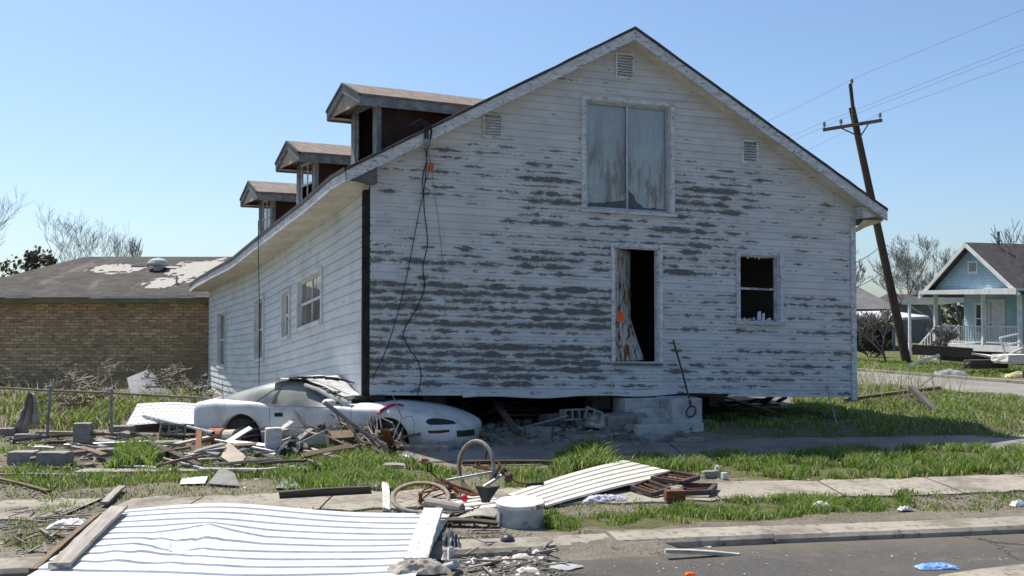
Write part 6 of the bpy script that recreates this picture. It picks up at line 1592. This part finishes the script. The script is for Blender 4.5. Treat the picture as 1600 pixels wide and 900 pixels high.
mb = MB(); mb.box(0, (.30, .26, .20), M=rmat(P + ZZ * .02, .5) @ Matrix.Translation((.0, 0, .1))); mb.build('contents', MT['mudrag'], bx)
MT['white'] = mat('white_plastic', (.70, .70, .68), (.56, .55, .52), rough=.5, bump=.15, bs=14)
MT['paper'] = mat('grubby_paper', (.58, .56, .52), (.46, .43, .38), (.3, .27, .22), scale=5, bs=14)
MT['slate'] = mat('grey_roof_board', (.24, .23, .215), (.17, .165, .155), (.30, .28, .25), scale=6)
MT['bluecloth'] = mat('faded_blue_cloth', (.32, .42, .56), (.46, .52, .60), (.20, .26, .36), scale=6, bs=20, bump=.3)
MT['lavcloth'] = mat('lavender_cloth', (.46, .44, .52), (.36, .33, .38), (.56, .55, .58), scale=7, bs=20, bump=.3)
rag('white_rag', 'grubby white cloth crumpled beside the upright board in the box pile', 'cloth', GG(536, 706, .06), .22, .2, .3, 6, MT['paper'], .2)
# plates and papers behind the sidewalk
plate('beige_plate', 'beige stone plate tilted up among the left lot debris', 'plate', [GG(345, 724, .10), GG(372, 736, .04), GG(384, 726, .12), GG(356, 712, .22)], .03, mat('beige_plate', (.42, .36, .28), (.33, .28, .22), scale=5))
plate('white_sheet', 'small white sheet of paper lying left of the grey slate', 'paper', [GG(281, 760, .03), GG(320, 759, .03), GG(325, 750, .05), GG(284, 751, .04)], .004, MT['white'])
plate('slate_board', 'larger grey slate board behind the left end of the sidewalk', 'slate', [GG(325, 759, .03), GG(374, 763, .03), GG(366, 751, .10), GG(345, 744, .12)], .015, MT['slate'])
plate('slate_board', 'smaller grey slate board nearer the wet black beam', 'slate', [GG(430, 766, .03), GG(470, 766, .03), GG(458, 756, .08), GG(442, 756, .07)], .012, MT['slate'])
rag('blue_cloth', 'faded blue cloth stretched along the wet black beam', 'cloth', GG(580, 763), .68, .17, .07, 11, MT['bluecloth'], .08, fr=4)
rag('lavender_cloth', 'lavender and white cloth bunched along the edge of the cream ribbed sheet', 'cloth', GG(946, 785), .58, .20, .10, 12, MT['lavcloth'], .12, fr=4)
rag('white_bag', 'crumpled white plastic bag on the soil left of the big ribbed sheet', 'bag', GG(110, 823), .36, .26, .09, 13, MT['white'], .1, fr=3.5)
rag('white_litter_wad', 'white paper wad lying on the path edge by the brick slab', 'litter', GG(634, 720), .22, .12, .09, 14, MT['white'], -.4)
rag('white_bag', 'small white bag caught on the verge grass', 'bag', GG(1284, 796), .22, .10, .10, 15, MT['white'], -.25)
rag('white_bag', 'white bag at the right edge of the picture on the verge', 'bag', GG(1592, 791), .18, .10, .08, 16, MT['white'], .2)
rag('pale_wad', 'pale brown wrapper lying on the kerb', 'litter', GG(1415, 799, .01), .16, .08, .05, 17, MT['paper'], .2)
rag('blue_bag', 'bright blue plastic bag flattened on the asphalt', 'bag', G(1464, 888, STZ), .34, .13, .05, 18, mat('blue_bag', (.12, .28, .62), (.30, .45, .75), rough=.4, bump=.2, bs=16), .05, fr=4)
rag('litter_wad', 'white and blue wad of litter at the foot of the kerb', 'litter', G(1046, 848, STZ), .15, .10, .09, 19, MT['bluecloth'], .4, fr=3)
rag('orange_scrap', 'small orange scrap on the asphalt at the bottom edge', 'scrap', G(1078, 898, STZ), .085, .05, .02, 20, MT['orange'], .2)
plate('paper_sheet', 'crumpled pale paper lying on the road by the kerb gap', 'paper', [G(971, 860, STZ + .01), G(998, 862, STZ + .01), G(1005, 855, STZ + .02), G(985, 854, STZ + .03)], .003, MT['paper'])
plate('paper_sheet', 'thin paper at the foot of the kerb right of the litter wad', 'paper', [G(1075, 849, STZ + .01), G(1110, 856, STZ + .01), G(1115, 850, STZ + .01), G(1082, 844, STZ + .02)], .003, MT['paper'])
plate('grey_sheet', 'torn flat grey sheet on the road near the rubbish heap', 'sheet', [G(848, 884, STZ + .01), G(884, 892, STZ + .01), G(914, 884, STZ + .02), G(868, 877, STZ + .02)], .004, mat('grey_sheet', (.34, .35, .34), (.26, .26, .25), scale=6))
upright('tan_can', 'rusty tin can standing on the path edge', 658, 668, 716, 726, .08, 0, MT['terracotta'], 31, cat='can', jit=.02)

# ------------------------------------------------------------------ corrugated sheets
def ribbed(name, label, a, b, c, d, nrib, amp, mt, zf=None, nx=50, cat='metal sheet', jag=0.0):
    """a,b: far edge left,right; d,c: near edge left,right. ribs run left to right; each ends in a step that faces the street"""
    a, b, c, d = map(Vector, (a, b, c, d)); prof = [(0, 0), (.05, .5), (.45, .8), (.86, 1.0), (.90, .95), (.94, .0)]
    vs = []
    for r in range(nrib):
        for t, h in prof: vs.append(((r + t) / nrib, h * amp))
    vs.append((1.0, 0)); mb = MB(); rows = []
    for v, h in vs:
        row = []
        for i in range(nx + 1):
            u = i / nx; 
            uu = u + (jag * mnoise.noise(Vector((v * 9, 1 if i else 5, 2))) * (1 if i in (0, nx) else 0))
            p = a.lerp(b, uu).lerp(d.lerp(c, uu), v); p.z += h
            if zf: p.z += zf(u, v)
            row.append(p)
        rows.append(row)
    mb.grid(rows); o = mb.build(name, mt, label=label, cat=cat)
    so = o.modifiers.new('thickness', 'SOLIDIFY'); so.thickness = .0035; so.offset = -1
    return o
MT['whitemetal'] = mat('white_enamelled_sheet', (.66, .67, .68), (.57, .58, .59), (.42, .41, .38), scale=2.5, rough=.45, bump=.05, spec=.5, lo3=.66, hi3=.76)
MT['creammetal'] = mat('cream_enamelled_sheet', (.66, .635, .56), (.58, .55, .48), (.40, .37, .31), scale=3, rough=.5, bump=.05, lo3=.62, hi3=.74)
def zbig(u, v):
    z = .05 + .025 * math.sin(u * 5 + v * 2) + .06 * math.exp(-((u - .30) / .22) ** 2 - ((v - .05) / .35) ** 2)
    tent = lambda a, c, w: max(0, 1 - abs(a - c) / w)
    z += .075 * tent(u, .36 + .12 * (v - .5), .16) * tent(v, .42, .16) - .05 * tent(u, .29, .06) * tent(v, .56, .10) + .03 * tent(u, .18, .10) * tent(v, .62, .2)
    dn = math.exp(-((u - .31) / .10) ** 2 - ((v - .52) / .10) ** 2)
    z += .02 * math.exp(-((u - .35) / .05) ** 2 - ((v - .42) / .045) ** 2) - .01 * dn + .02 * dn * mnoise.noise(Vector((u * 40, v * 30, 1))) + .02 * math.exp(-((u - .25) / .15) ** 2 - ((v - .66) / .15) ** 2) * mnoise.noise(Vector((u * 22, v * 22, 8)))
    return z + .012 * mnoise.noise(Vector((u * 4, v * 4, 3)))
ribbed('ribbed_sheet', 'large white ribbed metal panel lying dented across the kerb in front', G(192, 807), G(704, 808), G(640, 935), G(20, 935), 12, .019, MT['whitemetal'], zbig, nx=90)
ribbed('ribbed_sheet', 'cream ribbed metal panel lying on the grass behind the white drum', GG(792, 778, .03), GG(972, 734, .12), GG(1066, 752, .08), GG(853, 797, .03), 6, .016, MT['creammetal'], lambda u, v: .03 * math.sin(u * 3), nx=40)
ribbed('ribbed_sheet', 'white ribbed metal panel lying by the fence behind the car', GG(215, 654, .30), GG(345, 650, .12), GG(345, 678, .05), GG(197, 674, .10), 6, .02, MT['whitemetal'], lambda u, v: .10 * math.sin(u * 2.6), nx=30)
ribbed('ribbed_sheet', 'small muddy ribbed sheet under the bicycle', GG(685, 787, .03), GG(765, 779, .05), GG(790, 800, .04), GG(712, 806, .03), 4, .025, MT['creammetal'], None, nx=20)
def onsheet(px, py, z): return G(px, py, z)
plank('plank', 'split weathered plank lying over the left end of the big ribbed panel', 'plank', onsheet(92, 884, .12), onsheet(186, 793, .16), .165, .035, MT['wood'], jag=.03)
plank('plank', 'narrow dark edged plank just left of the split weathered plank', 'plank', onsheet(52, 893, .05), onsheet(152, 806, .08), .06, .05, MT['brownwood'])
plank('plank', 'short pale plank end beyond the split weathered plank', 'plank', GG(163, 793, .05), GG(191, 768, .06), .09, .03, MT['wood'])
plank('plank', 'pale plank lying over the right end of the big ribbed panel', 'plank', onsheet(650, 876, .12), onsheet(677, 797, .14), .19, .04, MT['whitewood'], jag=.02)
plank('plank', 'white board standing on end beside the lying bicycle wheel', 'plank', GG(604, 800, .02), AT(602, 755, 12.6), .085, .03, MT['whitewood'], roll=.3)

# ------------------------------------------------------------------ bicycle
bk = thing('bicycle', 'rusty wrecked bicycle lying twisted with one wheel in the air', 'bicycle', tuple(G(715, 785)))
def wheel(c, nrm, r, label, rr=.020):
    nrm = nrm.normalized(); Q = nrm.to_track_quat('Z', 'Y').to_matrix().to_4x4(); M = Matrix.Translation(c) @ Q
    mb = MB(); ring = lambda R_: [M @ Vector((R_ * math.cos(t), R_ * math.sin(t), 0)) for t in np.linspace(0, 2 * math.pi, 41)]
    mb.lathe([(r - rr * 1.1, -rr * .7), (r - rr * .2, -rr), (r + rr * .6, -rr * .8), (r + rr, 0), (r + rr * .6, rr * .8), (r - rr * .2, rr), (r - rr * 1.1, rr * .7)], 44, M, cap=False)
    t = mb.build('wheel', MT['tyre'], bk, label=label, smooth=True)
    mb = MB(); mb.lathe([(r - rr * 1.1, -.014), (r - rr * 1.7, -.008), (r - rr * 1.7, .008), (r - rr * 1.1, .014)], 44, M, cap=False); mb.build('rim', MT['rust'], t)
    return M, t
w1 = AT(743.5, 729, 12.05); M1, t1 = wheel(w1, Vector((-.70, -.70, .10)), .30, 'front wheel standing up without spokes')
w2 = AT(657, 777, 11.26); M2, t2 = wheel(w2, Vector((.03, -.36, .93)), .31, 'rear wheel lying almost flat')
mb = MB()
for k in range(14):
    a = k * 6.283 / 14; q = [M2 @ Vector((.02 * math.cos(a + .6), .02 * math.sin(a + .6), .03 * (-1) ** k)), M2 @ Vector((.26 * math.cos(a), .26 * math.sin(a), 0))]; mb.tube(q, .0022, 4)
mb.build('spokes', MT['rust'], t2)
mb = MB(); mb.lathe([(.018, -.06), (.03, -.05), (.02, -.03), (.02, .03), (.03, .05), (.018, .06)], 12, M2); mb.build('hub', MT['rust'], t2)
HT0, HT1 = AT(776, 736, 11.85), AT(784, 722, 11.95); BB = AT(706, 768, 11.8); SC_ = AT(697, 751, 11.75); SB = AT(736, 786, 11.5)
def part(nm, pts, r, m_, par=bk):
    mb = MB(); mb.tube(pts, r, 8); return mb.build(nm, MT[m_], par)
part('top_tube', [AT(697, 751, 11.75), AT(775, 737, 11.85)], .019, 'silver'); part('down_tube', [AT(748, 766, 11.7), AT(784, 743, 11.85)], .021, 'silver')
part('seat_tube', [AT(690, 748, 11.8), AT(715, 766, 11.7), AT(738, 774, 11.6)], .018, 'rust'); part('head_tube', [AT(772, 745, 11.85), AT(781, 727, 11.95)], .024, 'darkiron')
part('lower_tube', [AT(692, 752, 11.85), AT(745, 772, 11.7)], .020, 'rust')
for o in (-.05, .05): part('chain_stay', [AT(706, 764, 11.8) + ZZ * o * .5, M2 @ Vector((0, 0, o))], .011, 'rust'); part('seat_stay', [AT(690, 752, 11.8) + ZZ * o * .3, M2 @ Vector((.0, .02, o))], .010, 'rust')
for o in (-.045, .045): part('fork_blade', [AT(775, 735, 11.9), AT(762, 731, 11.98) + Vector((o, 0, o * .3)), w1 + Vector((.7, .7, -.1)).normalized() * o], .012, 'rust')
part('handlebar', [AT(778, 720, 11.9), AT(786, 735, 11.8), AT(794, 746, 11.7), AT(808, 753, 11.65), AT(828, 757, 11.6), AT(848, 756, 11.6)], .013, 'rust')
mb = MB(); mb.tube([AT(824, 757, 11.6), AT(850, 755, 11.6)], .02, 8); mb.build('grip', MT['rubber'], bk)
mb = MB(); mb.ball(AT(795, 746, 11.72), (.055, .05, .06), 8, 6, jit=.2); mb.ball(AT(787, 736, 11.8), (.04, .04, .05), 8, 6, jit=.2); mb.build('stem', MT['darkiron'], bk)
# saddle
s0, s1 = AT(758, 791, 11.4), AT(762, 762, 11.5); mb = MB(); rows = []
for k in range(9):
    t = k / 8; c = s0.lerp(s1, t); w = .03 + .115 * t ** 1.3; ang_ = [(-w, .0), (-w * .8, -.02), (0, -.03), (w * .8, -.02), (w, 0), (w * .8, .03), (0, .035), (-w * .8, .03)]
    rows.append([c + Vector((x, y * .9, -.1 * y + (.02 * abs(x) / max(w, .01)) * t)) for x, y in ang_])
mb.grid(rows, closed=True); m = len(mb.v); mb.f += [tuple(range(8)), tuple(range(m - 1, m - 9, -1))]; mb.build('saddle', MT['rubber'], bk, smooth=True)
part('seat_post', [AT(738, 774, 11.6), AT(757, 772, 11.55)], .014, 'rust')
Mc = Matrix.Translation(AT(706, 768, 11.75)) @ Vector((.2, -.6, .75)).to_track_quat('Z', 'Y').to_matrix().to_4x4(); mb = MB(); mb.lathe([(.03, -.004), (.085, -.004), (.088, 0), (.085, .004), (.03, .004)], 24, Mc, cap=False); mb.build('chainring', MT['rust'], bk)
ck = part('crank', [AT(704, 766, 11.75), AT(688, 750, 11.85), AT(674, 739, 11.95)], .011, 'rust')
mb = MB(); pc = AT(671, 730, 11.95)
for dx_ in (-.022, .022): mb.beam(pc + Vector((dx_, 0, -.045)), pc + Vector((dx_, 0, .045)), .014, .05)
for dz_ in (-.045, .045): mb.beam(pc + Vector((-.03, 0, dz_)), pc + Vector((.03, 0, dz_)), .05, .012)
mb.build('pedal', MT['rubber'], ck)
Mr = Matrix.Translation(AT(726, 779, 11.5)) @ Matrix.Rotation(math.pi / 2 - .3, 4, 'X'); mb = MB(); mb.lathe([(.036, -.008), (.038, .004), (.02, .01), (.002, .011)], 16, Mr); mb.build('reflector', mat('red_reflector', (.60, .02, .03), rough=.15, bump=0, var=0), bk)

# ------------------------------------------------------------------ white drum, crates and small stuff by the kerb
p = GG(813, 826); p.y += .24; m_ = p.y / 1600
dr_ = thing('white_drum', 'squat white metal drum with a rust stained lid at the edge of the kerb', 'drum', (p.x, p.y, -.02))
s = Sh('chipped_drum_paint'); v = s.obj(); n1 = s.noise(v, 6, 7, .65); z = s.sep(v)[2]
c = s.mix(s.ss(n1, .40, .65), (.46, .465, .46), (.33, .33, .32)); c = s.mix(s.ss(s.math('ADD', n1, s.math('MULTIPLY', z, -.9)), .60, .48, 1, 0), c, (.36, .32, .27)); c = s.mix(s.ss(s.noise(v, 11, 6), .62, .68), c, (.20, .13, .09))
MT['drum'] = s.out(c, .5)
TD = Matrix.Translation(Vector((p.x, p.y, -.02))) @ Matrix.Rotation(.06, 4, 'X')
mb = MB(); mb.lathe([(.240, 0), (.243, .02), (.240, .06), (.238, .18), (.243, .215)], 40, TD, cap=True); mb.build('side', MT['drum'], dr_, smooth=False)
s = Sh('rusty_lid'); v = s.obj(); x, y, z = s.sep(v); n1 = s.noise(v, 9, 7, .7)
c = s.mix(s.ss(n1, .4, .7), (.66, .66, .65), (.50, .49, .47)); rr_ = s.ss(s.math('ADD', s.math('MULTIPLY', x, 2.4), s.math('MULTIPLY_ADD', n1, 1.3, s.math('MULTIPLY', y, -.9))), 1.22, 1.34); c = s.mix(rr_, c, (.30, .11, .04)); MT['lid'] = s.out(c, .5)
mb = MB(); mb.lathe([(.245, .205), (.252, .215), (.252, .246), (.244, .254), (.225, .250), (.10, .244), (.001, .243)], 40, TD, cap=False); mb.build('lid', MT['lid'], dr_, smooth=False)
mb = MB(); q = TD @ Vector((-.225, -.085, .0)); mb.beam(TD @ Vector((-.20, -.140, .02)), TD @ Vector((-.20, -.140, .16)), .012, .02); mb.build('bracket', MT['greymetal'], dr_)
def frame_tray(label, pts, h, w, mt, name='iron_grate', bar=True):
    root = thing(name, label, 'frame', tuple((Vector(pts[0]) + Vector(pts[2])) / 2)); mb = MB()
    for i in range(4): mb.beam(Vector(pts[i]), Vector(pts[(i + 1) % 4]), w, h)
    f = mb.build('rim', mt, root)
    mb = MB()
    for t in ((.35, .68) if bar else (.5,)): mb.beam(Vector(pts[0]).lerp(Vector(pts[3]), t), Vector(pts[1]).lerp(Vector(pts[2]), t), w * .5, h * .4)
    mb.build('crossbar', MT['rust'], root); return root
frame_tray('low rusty iron frame nearest the cream ribbed panel', [GG(987, 772, .08), GG(1020, 781, .06), GG(1046, 775, .08), GG(1012, 765, .10)], .05, .04, MT['darkiron'])
frame_tray('dark iron frame lying raised behind the two others', [GG(1019, 764, .13), GG(1064, 773, .14), GG(1092, 766, .16), GG(1050, 758, .16)], .05, .05, MT['darkiron'])
frame_tray('rightmost dark iron frame lying on the sidewalk', [GG(1058, 779, .06), GG(1108, 780, .08), GG(1118, 769, .08), GG(1076, 769, .08)], .06, .05, MT['darkiron'], bar=False)
chunk('rusty_box', 'small rusty red iron box between the dark frames', GG(1054, 786), (.23, .14, .15), .1, MT['rust'], 41, cat='box', jit=.08)
mb = MB(); pb_ = G(793, 860, STZ); mb.ball((pb_.x, pb_.y + .04, STZ + .07), .072, 18, 12); mb.build('black_ball', mat('black_ball', (.045, .045, .05), (.08, .08, .085), rough=.4), label='black ball lying on the road below the white drum', cat='ball', smooth=True)
def can(label, px, py, r, L, yaw, mt, name='can', zz=STZ, tilt=1.4):
    q = G(px, py, zz); mb = MB(); M = Matrix.Translation((q.x, q.y, zz + r)) @ Matrix.Rotation(yaw, 4, 'Z') @ Matrix.Rotation(tilt, 4, 'Y'); mb.lathe([(r * .8, -L / 2), (r, -L / 2 + .008), (r, L / 2 - .015), (r * .78, L / 2)], 18, M)
    return mb.build(name, mt, label=label, cat=name)
s = Sh('blue_band_label'); z = s.sep(s.obj())[2]; MT['bluecan'] = s.out(s.mix(s.ss(s.noise(s.obj(), 18, 2), .45, .55), (.68, .68, .68), (.08, .16, .42)), .35)
can('white and blue drink can lying left of the black ball', 753, 850, .033, .11, .6, MT['bluecan']); can('clear pale plastic bottle lying by the muddy cloth at the bottom', 700, 892, .035, .2, .4, mat('pale_bottle', (.60, .64, .68), (.5, .52, .55), rough=.2, bump=.05), 'bottle')
can('brown banded jar lying in front of the pale bottle', 686, 897, .035, .10, .2, mat('brown_jar', (.35, .20, .14), (.55, .52, .48), bump=0), 'jar'); can('blue white crushed carton near the can', 727, 862, .03, .12, 2.2, MT['bluecan'], 'carton')
rag('muddy_cloth', 'muddy pale cloth bundled over the near right corner of the big panel', 'cloth', G(655, 893, .06), .44, .28, .11, 31, MT['mudrag'], .3, fr=3)
rag('dark_cloth', 'dark blue plastic draped off the right end of the big panel', 'plastic sheet', G(704, 862, -.08), .20, .52, .24, 32, mat('dark_blue_sheet', (.035, .042, .055), (.10, .11, .13), rough=.45, bs=20), .1, fr=3)
rag('pale_strip', 'pale torn strip hanging on the dark plastic by the panel', 'strip', G(702, 868, .08), .07, .35, .08, 33, MT['paper'], -.15)
mb = MB(); a, b = GG(668, 800, .09), GG(722, 806, .07); mb.tube([a, a.lerp(b, .5), b], [.075, .07, .06], 12); mb.build('cloth_roll', mat('grey_roll', (.33, .30, .27), (.24, .22, .195), scale=7, st=(1, 1, 3)), label='grey rolled mat lying below the lying bicycle wheel', cat='roll')
plate('curled_board', 'curled grey board lying between the rolled mat and the drum', 'board', [GG(702, 819, .03), GG(774, 812, .03), GG(778, 803, .05), GG(735, 806, .05)], .012, MT['wood'], bow=.035)
for i, (px, py, w, h, y_, lb) in enumerate(((838, 868, .09, .06, .3, 'pale crumpled cup on the road beside the grey sheet'), (815, 872, .16, .04, .1, 'flattened white carton in the road rubbish heap'), (768, 866, .15, .05, .6, 'torn pale rag in the road rubbish heap'), (790, 878, .12, .05, 1.2, 'small white wad low in the road rubbish heap'), (740, 880, .10, .05, .9, 'crumpled white wrapper by the pale bottle'), (825, 893, .18, .04, .2, 'white torn bag at the bottom edge of the road rubbish'))):
    rag('litter', lb, 'litter', G(px, py, STZ), w, w * .7, h, 50 + i, MT['paper'] if i % 2 else MT['white'], y_, n=12, fr=2.5)
# left: hanging rag, plywood, board by the ladder side
mb = MB(); rows = []; fq = AT(50, 613, 17.8)
for i in range(13):
    t = i / 12; r = []
    for j in range(9):
        k = j / 8 - .5; w = .05 + .36 * t ** .7 + .05 * mnoise.noise(Vector((t * 5, 2, 0)))
        r.append(fq + Vector((k * w + .015 * math.sin(t * 5) + .03 * mnoise.noise(Vector((j, t * 6, 3))), -.06 - .05 * math.sin(j * 2.1) - .08 * t, -.56 * t + .03 * mnoise.noise(Vector((j * .8, t * 4, 0))))))
    rows.append(r)
mb.grid(rows); mb.build('torn_cloth', mat('torn_grey_cloth', (.38, .34, .29), (.26, .23, .19), (.14, .12, .10), scale=9, bs=30, bump=.5), label='torn grey cloth hanging in a wedge from the chain link fence', cat='cloth')
plate('plywood_sheet', 'grey plywood sheet leaning in the weeds before the brick wall', 'plywood', [G(205, 618, .25), AT(275, 619, 26.0), AT(232, 577, 26.6), AT(199, 590, 26.3)], .03, mat('grey_plywood', (.21, .215, .215), (.16, .165, .17), scale=3))
plank('plank', 'pale green board leaning level beside the far corner of the house', 'plank', AT(297, 612, 25), AT(328, 605, 25.4), .12, .10, mat('green_board', (.24, .30, .27), (.18, .22, .20)))
MT['greylog'] = mat('grey_log', (.11, .10, .09), (.07, .06, .055), scale=5, st=(.5, 3, 3))
# right side debris
plank('post', 'short leaning log post in the grass right of the house', 'post', GG(1463, 644), AT(1424, 607, 22.4), .11, .11, MT['greylog'])
plank('beam', 'long thin reddish beam lying in the grass right of the house', 'beam', GG(1318, 634, .12), GG(1468, 622, .25), .09, .08, MT['brownwood'])
plank('beam', 'dark branch crossing under the leaning log post', 'branch', GG(1406, 630, .15), GG(1446, 640, .05), .08, .08, MT['darkwood'])
plank('beam', 'heavy dark fallen beam in front of the blue bungalow porch', 'beam', AT(1426, 546, 43), AT(1520, 552, 42), .35, .42, MT['darkwood'])
plank('beam', 'white rail lying tilted left of the heavy dark beam', 'rail', AT(1421, 571, 43), AT(1468, 555, 42), .1, .12, MT['whitewood'])
plate('curved_sheet', 'curved white panel lying in the yard before the blue bungalow', 'panel', [AT(1518, 551, 40), AT(1578, 566, 39), AT(1612, 565, 39), AT(1560, 556, 41)], .08, MT['bwhite'], bow=.05)
chunk('panel_stack', 'stack of white boards heaped at the right edge before the blue bungalow', AT(1590, 568, 38), (1.6, 1.0, .35), .2, MT['whitewood'], 61, cat='boards', jit=.2)
chunk('dark_log', 'dark log lying under the white panel on the right', AT(1540, 576, 38.5), (1.6, .5, .35), .1, MT['darkwood'], 62, cat='log', jit=.3)
root = thing('chair_frame', 'bent white metal chair frame standing by the blue bungalow', 'chair frame', tuple(AT(1580, 556, 41))); mb = MB()
for a, b in (((1562, 528), (1572, 556)), ((1562, 528), (1590, 522)), ((1590, 522), (1600, 545)), ((1572, 556), (1602, 542)), ((1565, 541), (1594, 535))): mb.tube([AT(*a, 41), AT(*b, 41)], .045, 6)
mb.build('tube_frame', MT['bwhite'], root)
rag('dark_heap', 'heap of blue grey rags at the far kerb of the side street', 'heap', GG(1484, 587), 1.2, .6, .28, 71, mat('heap_rag', (.18, .20, .24), (.30, .31, .33), scale=2), .1, n=14)
rag('yellow_heap', 'yellowish scraps heaped at the far kerb by the right edge', 'heap', GG(1590, 590), 1.0, .5, .25, 72, mat('yellow_rag', (.42, .36, .14), (.34, .30, .22), scale=2), .1, n=14)
chunk('foam_chunk', 'dark and white debris pair lying on the upper grass of the verge path', GG(1110, 747), (.22, .12, .10), .2, MT['slate'], 63, cat='debris', jit=.4)
chunk('foam_chunk', 'upright pale splinter in the grass behind the cream panel', GG(1118, 744), (.05, .05, .16), .3, MT['whitewood'], 64, cat='debris', jit=.4, roll=.3)
chunk('foam_chunk', 'white foam lump at the grass edge right of the pale splinter', GG(1132, 749), (.08, .06, .09), .3, MT['white'], 65, cat='debris', jit=.4)

# scrap boards and splinters strewn over the left lot
rg = random.Random(77)
for i in range(46):
    px = rg.uniform(20, 600); py = rg.uniform(684, 736) if px > 150 else rg.uniform(690, 735)
    a = GG(px, py, rg.uniform(.03, .16)); yw = rg.gauss(.0, .7); L = rg.uniform(.25, 1.1); b = a + Vector((math.cos(yw) * L, math.sin(yw) * L, rg.uniform(-.08, .14))); b.z = max(b.z, .03)
    plank('scrap_board', 'small broken board among the rubble of the left lot', 'board', a, b, rg.uniform(.04, .13), rg.uniform(.015, .04), MT[rg.choice(['wood', 'wood', 'whitewood', 'darkwood', 'brownwood', 'greymetal'])], roll=rg.uniform(-.5, .5), group='scrap boards on the left lot')
for i in range(16):
    px = rg.uniform(30, 420); py = rg.uniform(682, 730)
    chunk('broken_block', 'small broken masonry lump among the rubble of the left lot', GG(px, py, -.02), (rg.uniform(.14, .36), rg.uniform(.12, .22), rg.uniform(.07, .17)), rg.uniform(-.5, .5), MT['cinder'], 200 + i, rg.uniform(-.2, .2), rg.uniform(-.2, .2), 'rubble', .3, 'broken blocks on the left lot')
mb = MB()
for zone, N in (([(20, 735), (20, 684), (600, 690), (610, 730), (420, 738)], 260), ([(0, 850), (0, 800), (130, 800), (60, 880)], 40), ([(600, 800), (690, 775), (790, 800), (700, 830)], 50), ([(700, 890), (730, 830), (850, 850), (860, 890)], 40)):
    poly = gpoly(zone); pa = np.array(poly); Q = NR.uniform(pa.min(0), pa.max(0), (N * 3, 2)); Q = Q[inpoly(Q, poly)][:N]
    for x, y in Q:
        yw = rg.gauss(0, .9); L = rg.uniform(.08, .45); z = (gz(x, y) if y > kerb_y(x) + KB_W else STZ) + rg.uniform(.01, .06)
        mb.beam((x, y, z), (x + math.cos(yw) * L, y + math.sin(yw) * L, z + rg.uniform(-.02, .06)), rg.uniform(.008, .035), .01)
mb.build('splinters', mat('mixed_splinters', (.33, .30, .25), (.12, .10, .08), (.5, .48, .44), scale=1.5, bump=0), label='splinters and laths strewn over the left lot and by the kerb', cat='debris', kind='stuff')

# boards and broken sheets piled against the side of the car
rg = random.Random(123)
for i in range(26):
    px = rg.uniform(335, 600); py = rg.uniform(688, 704)
    a = GG(px, py, rg.uniform(.03, .22)); yw = rg.gauss(.1, .6); L = rg.uniform(.4, 1.5); b = a + Vector((math.cos(yw) * L, math.sin(yw) * L * .6, rg.uniform(-.05, .30))); b.z = max(b.z, .03)
    plank('piled_board', 'broken board piled against the side of the car', 'board', a, b, rg.uniform(.05, .16), rg.uniform(.015, .04), MT[rg.choice(['wood', 'wood', 'whitewood', 'brownwood', 'greymetal', 'darkwood'])], roll=rg.uniform(-.7, .7), group='boards piled against the car')
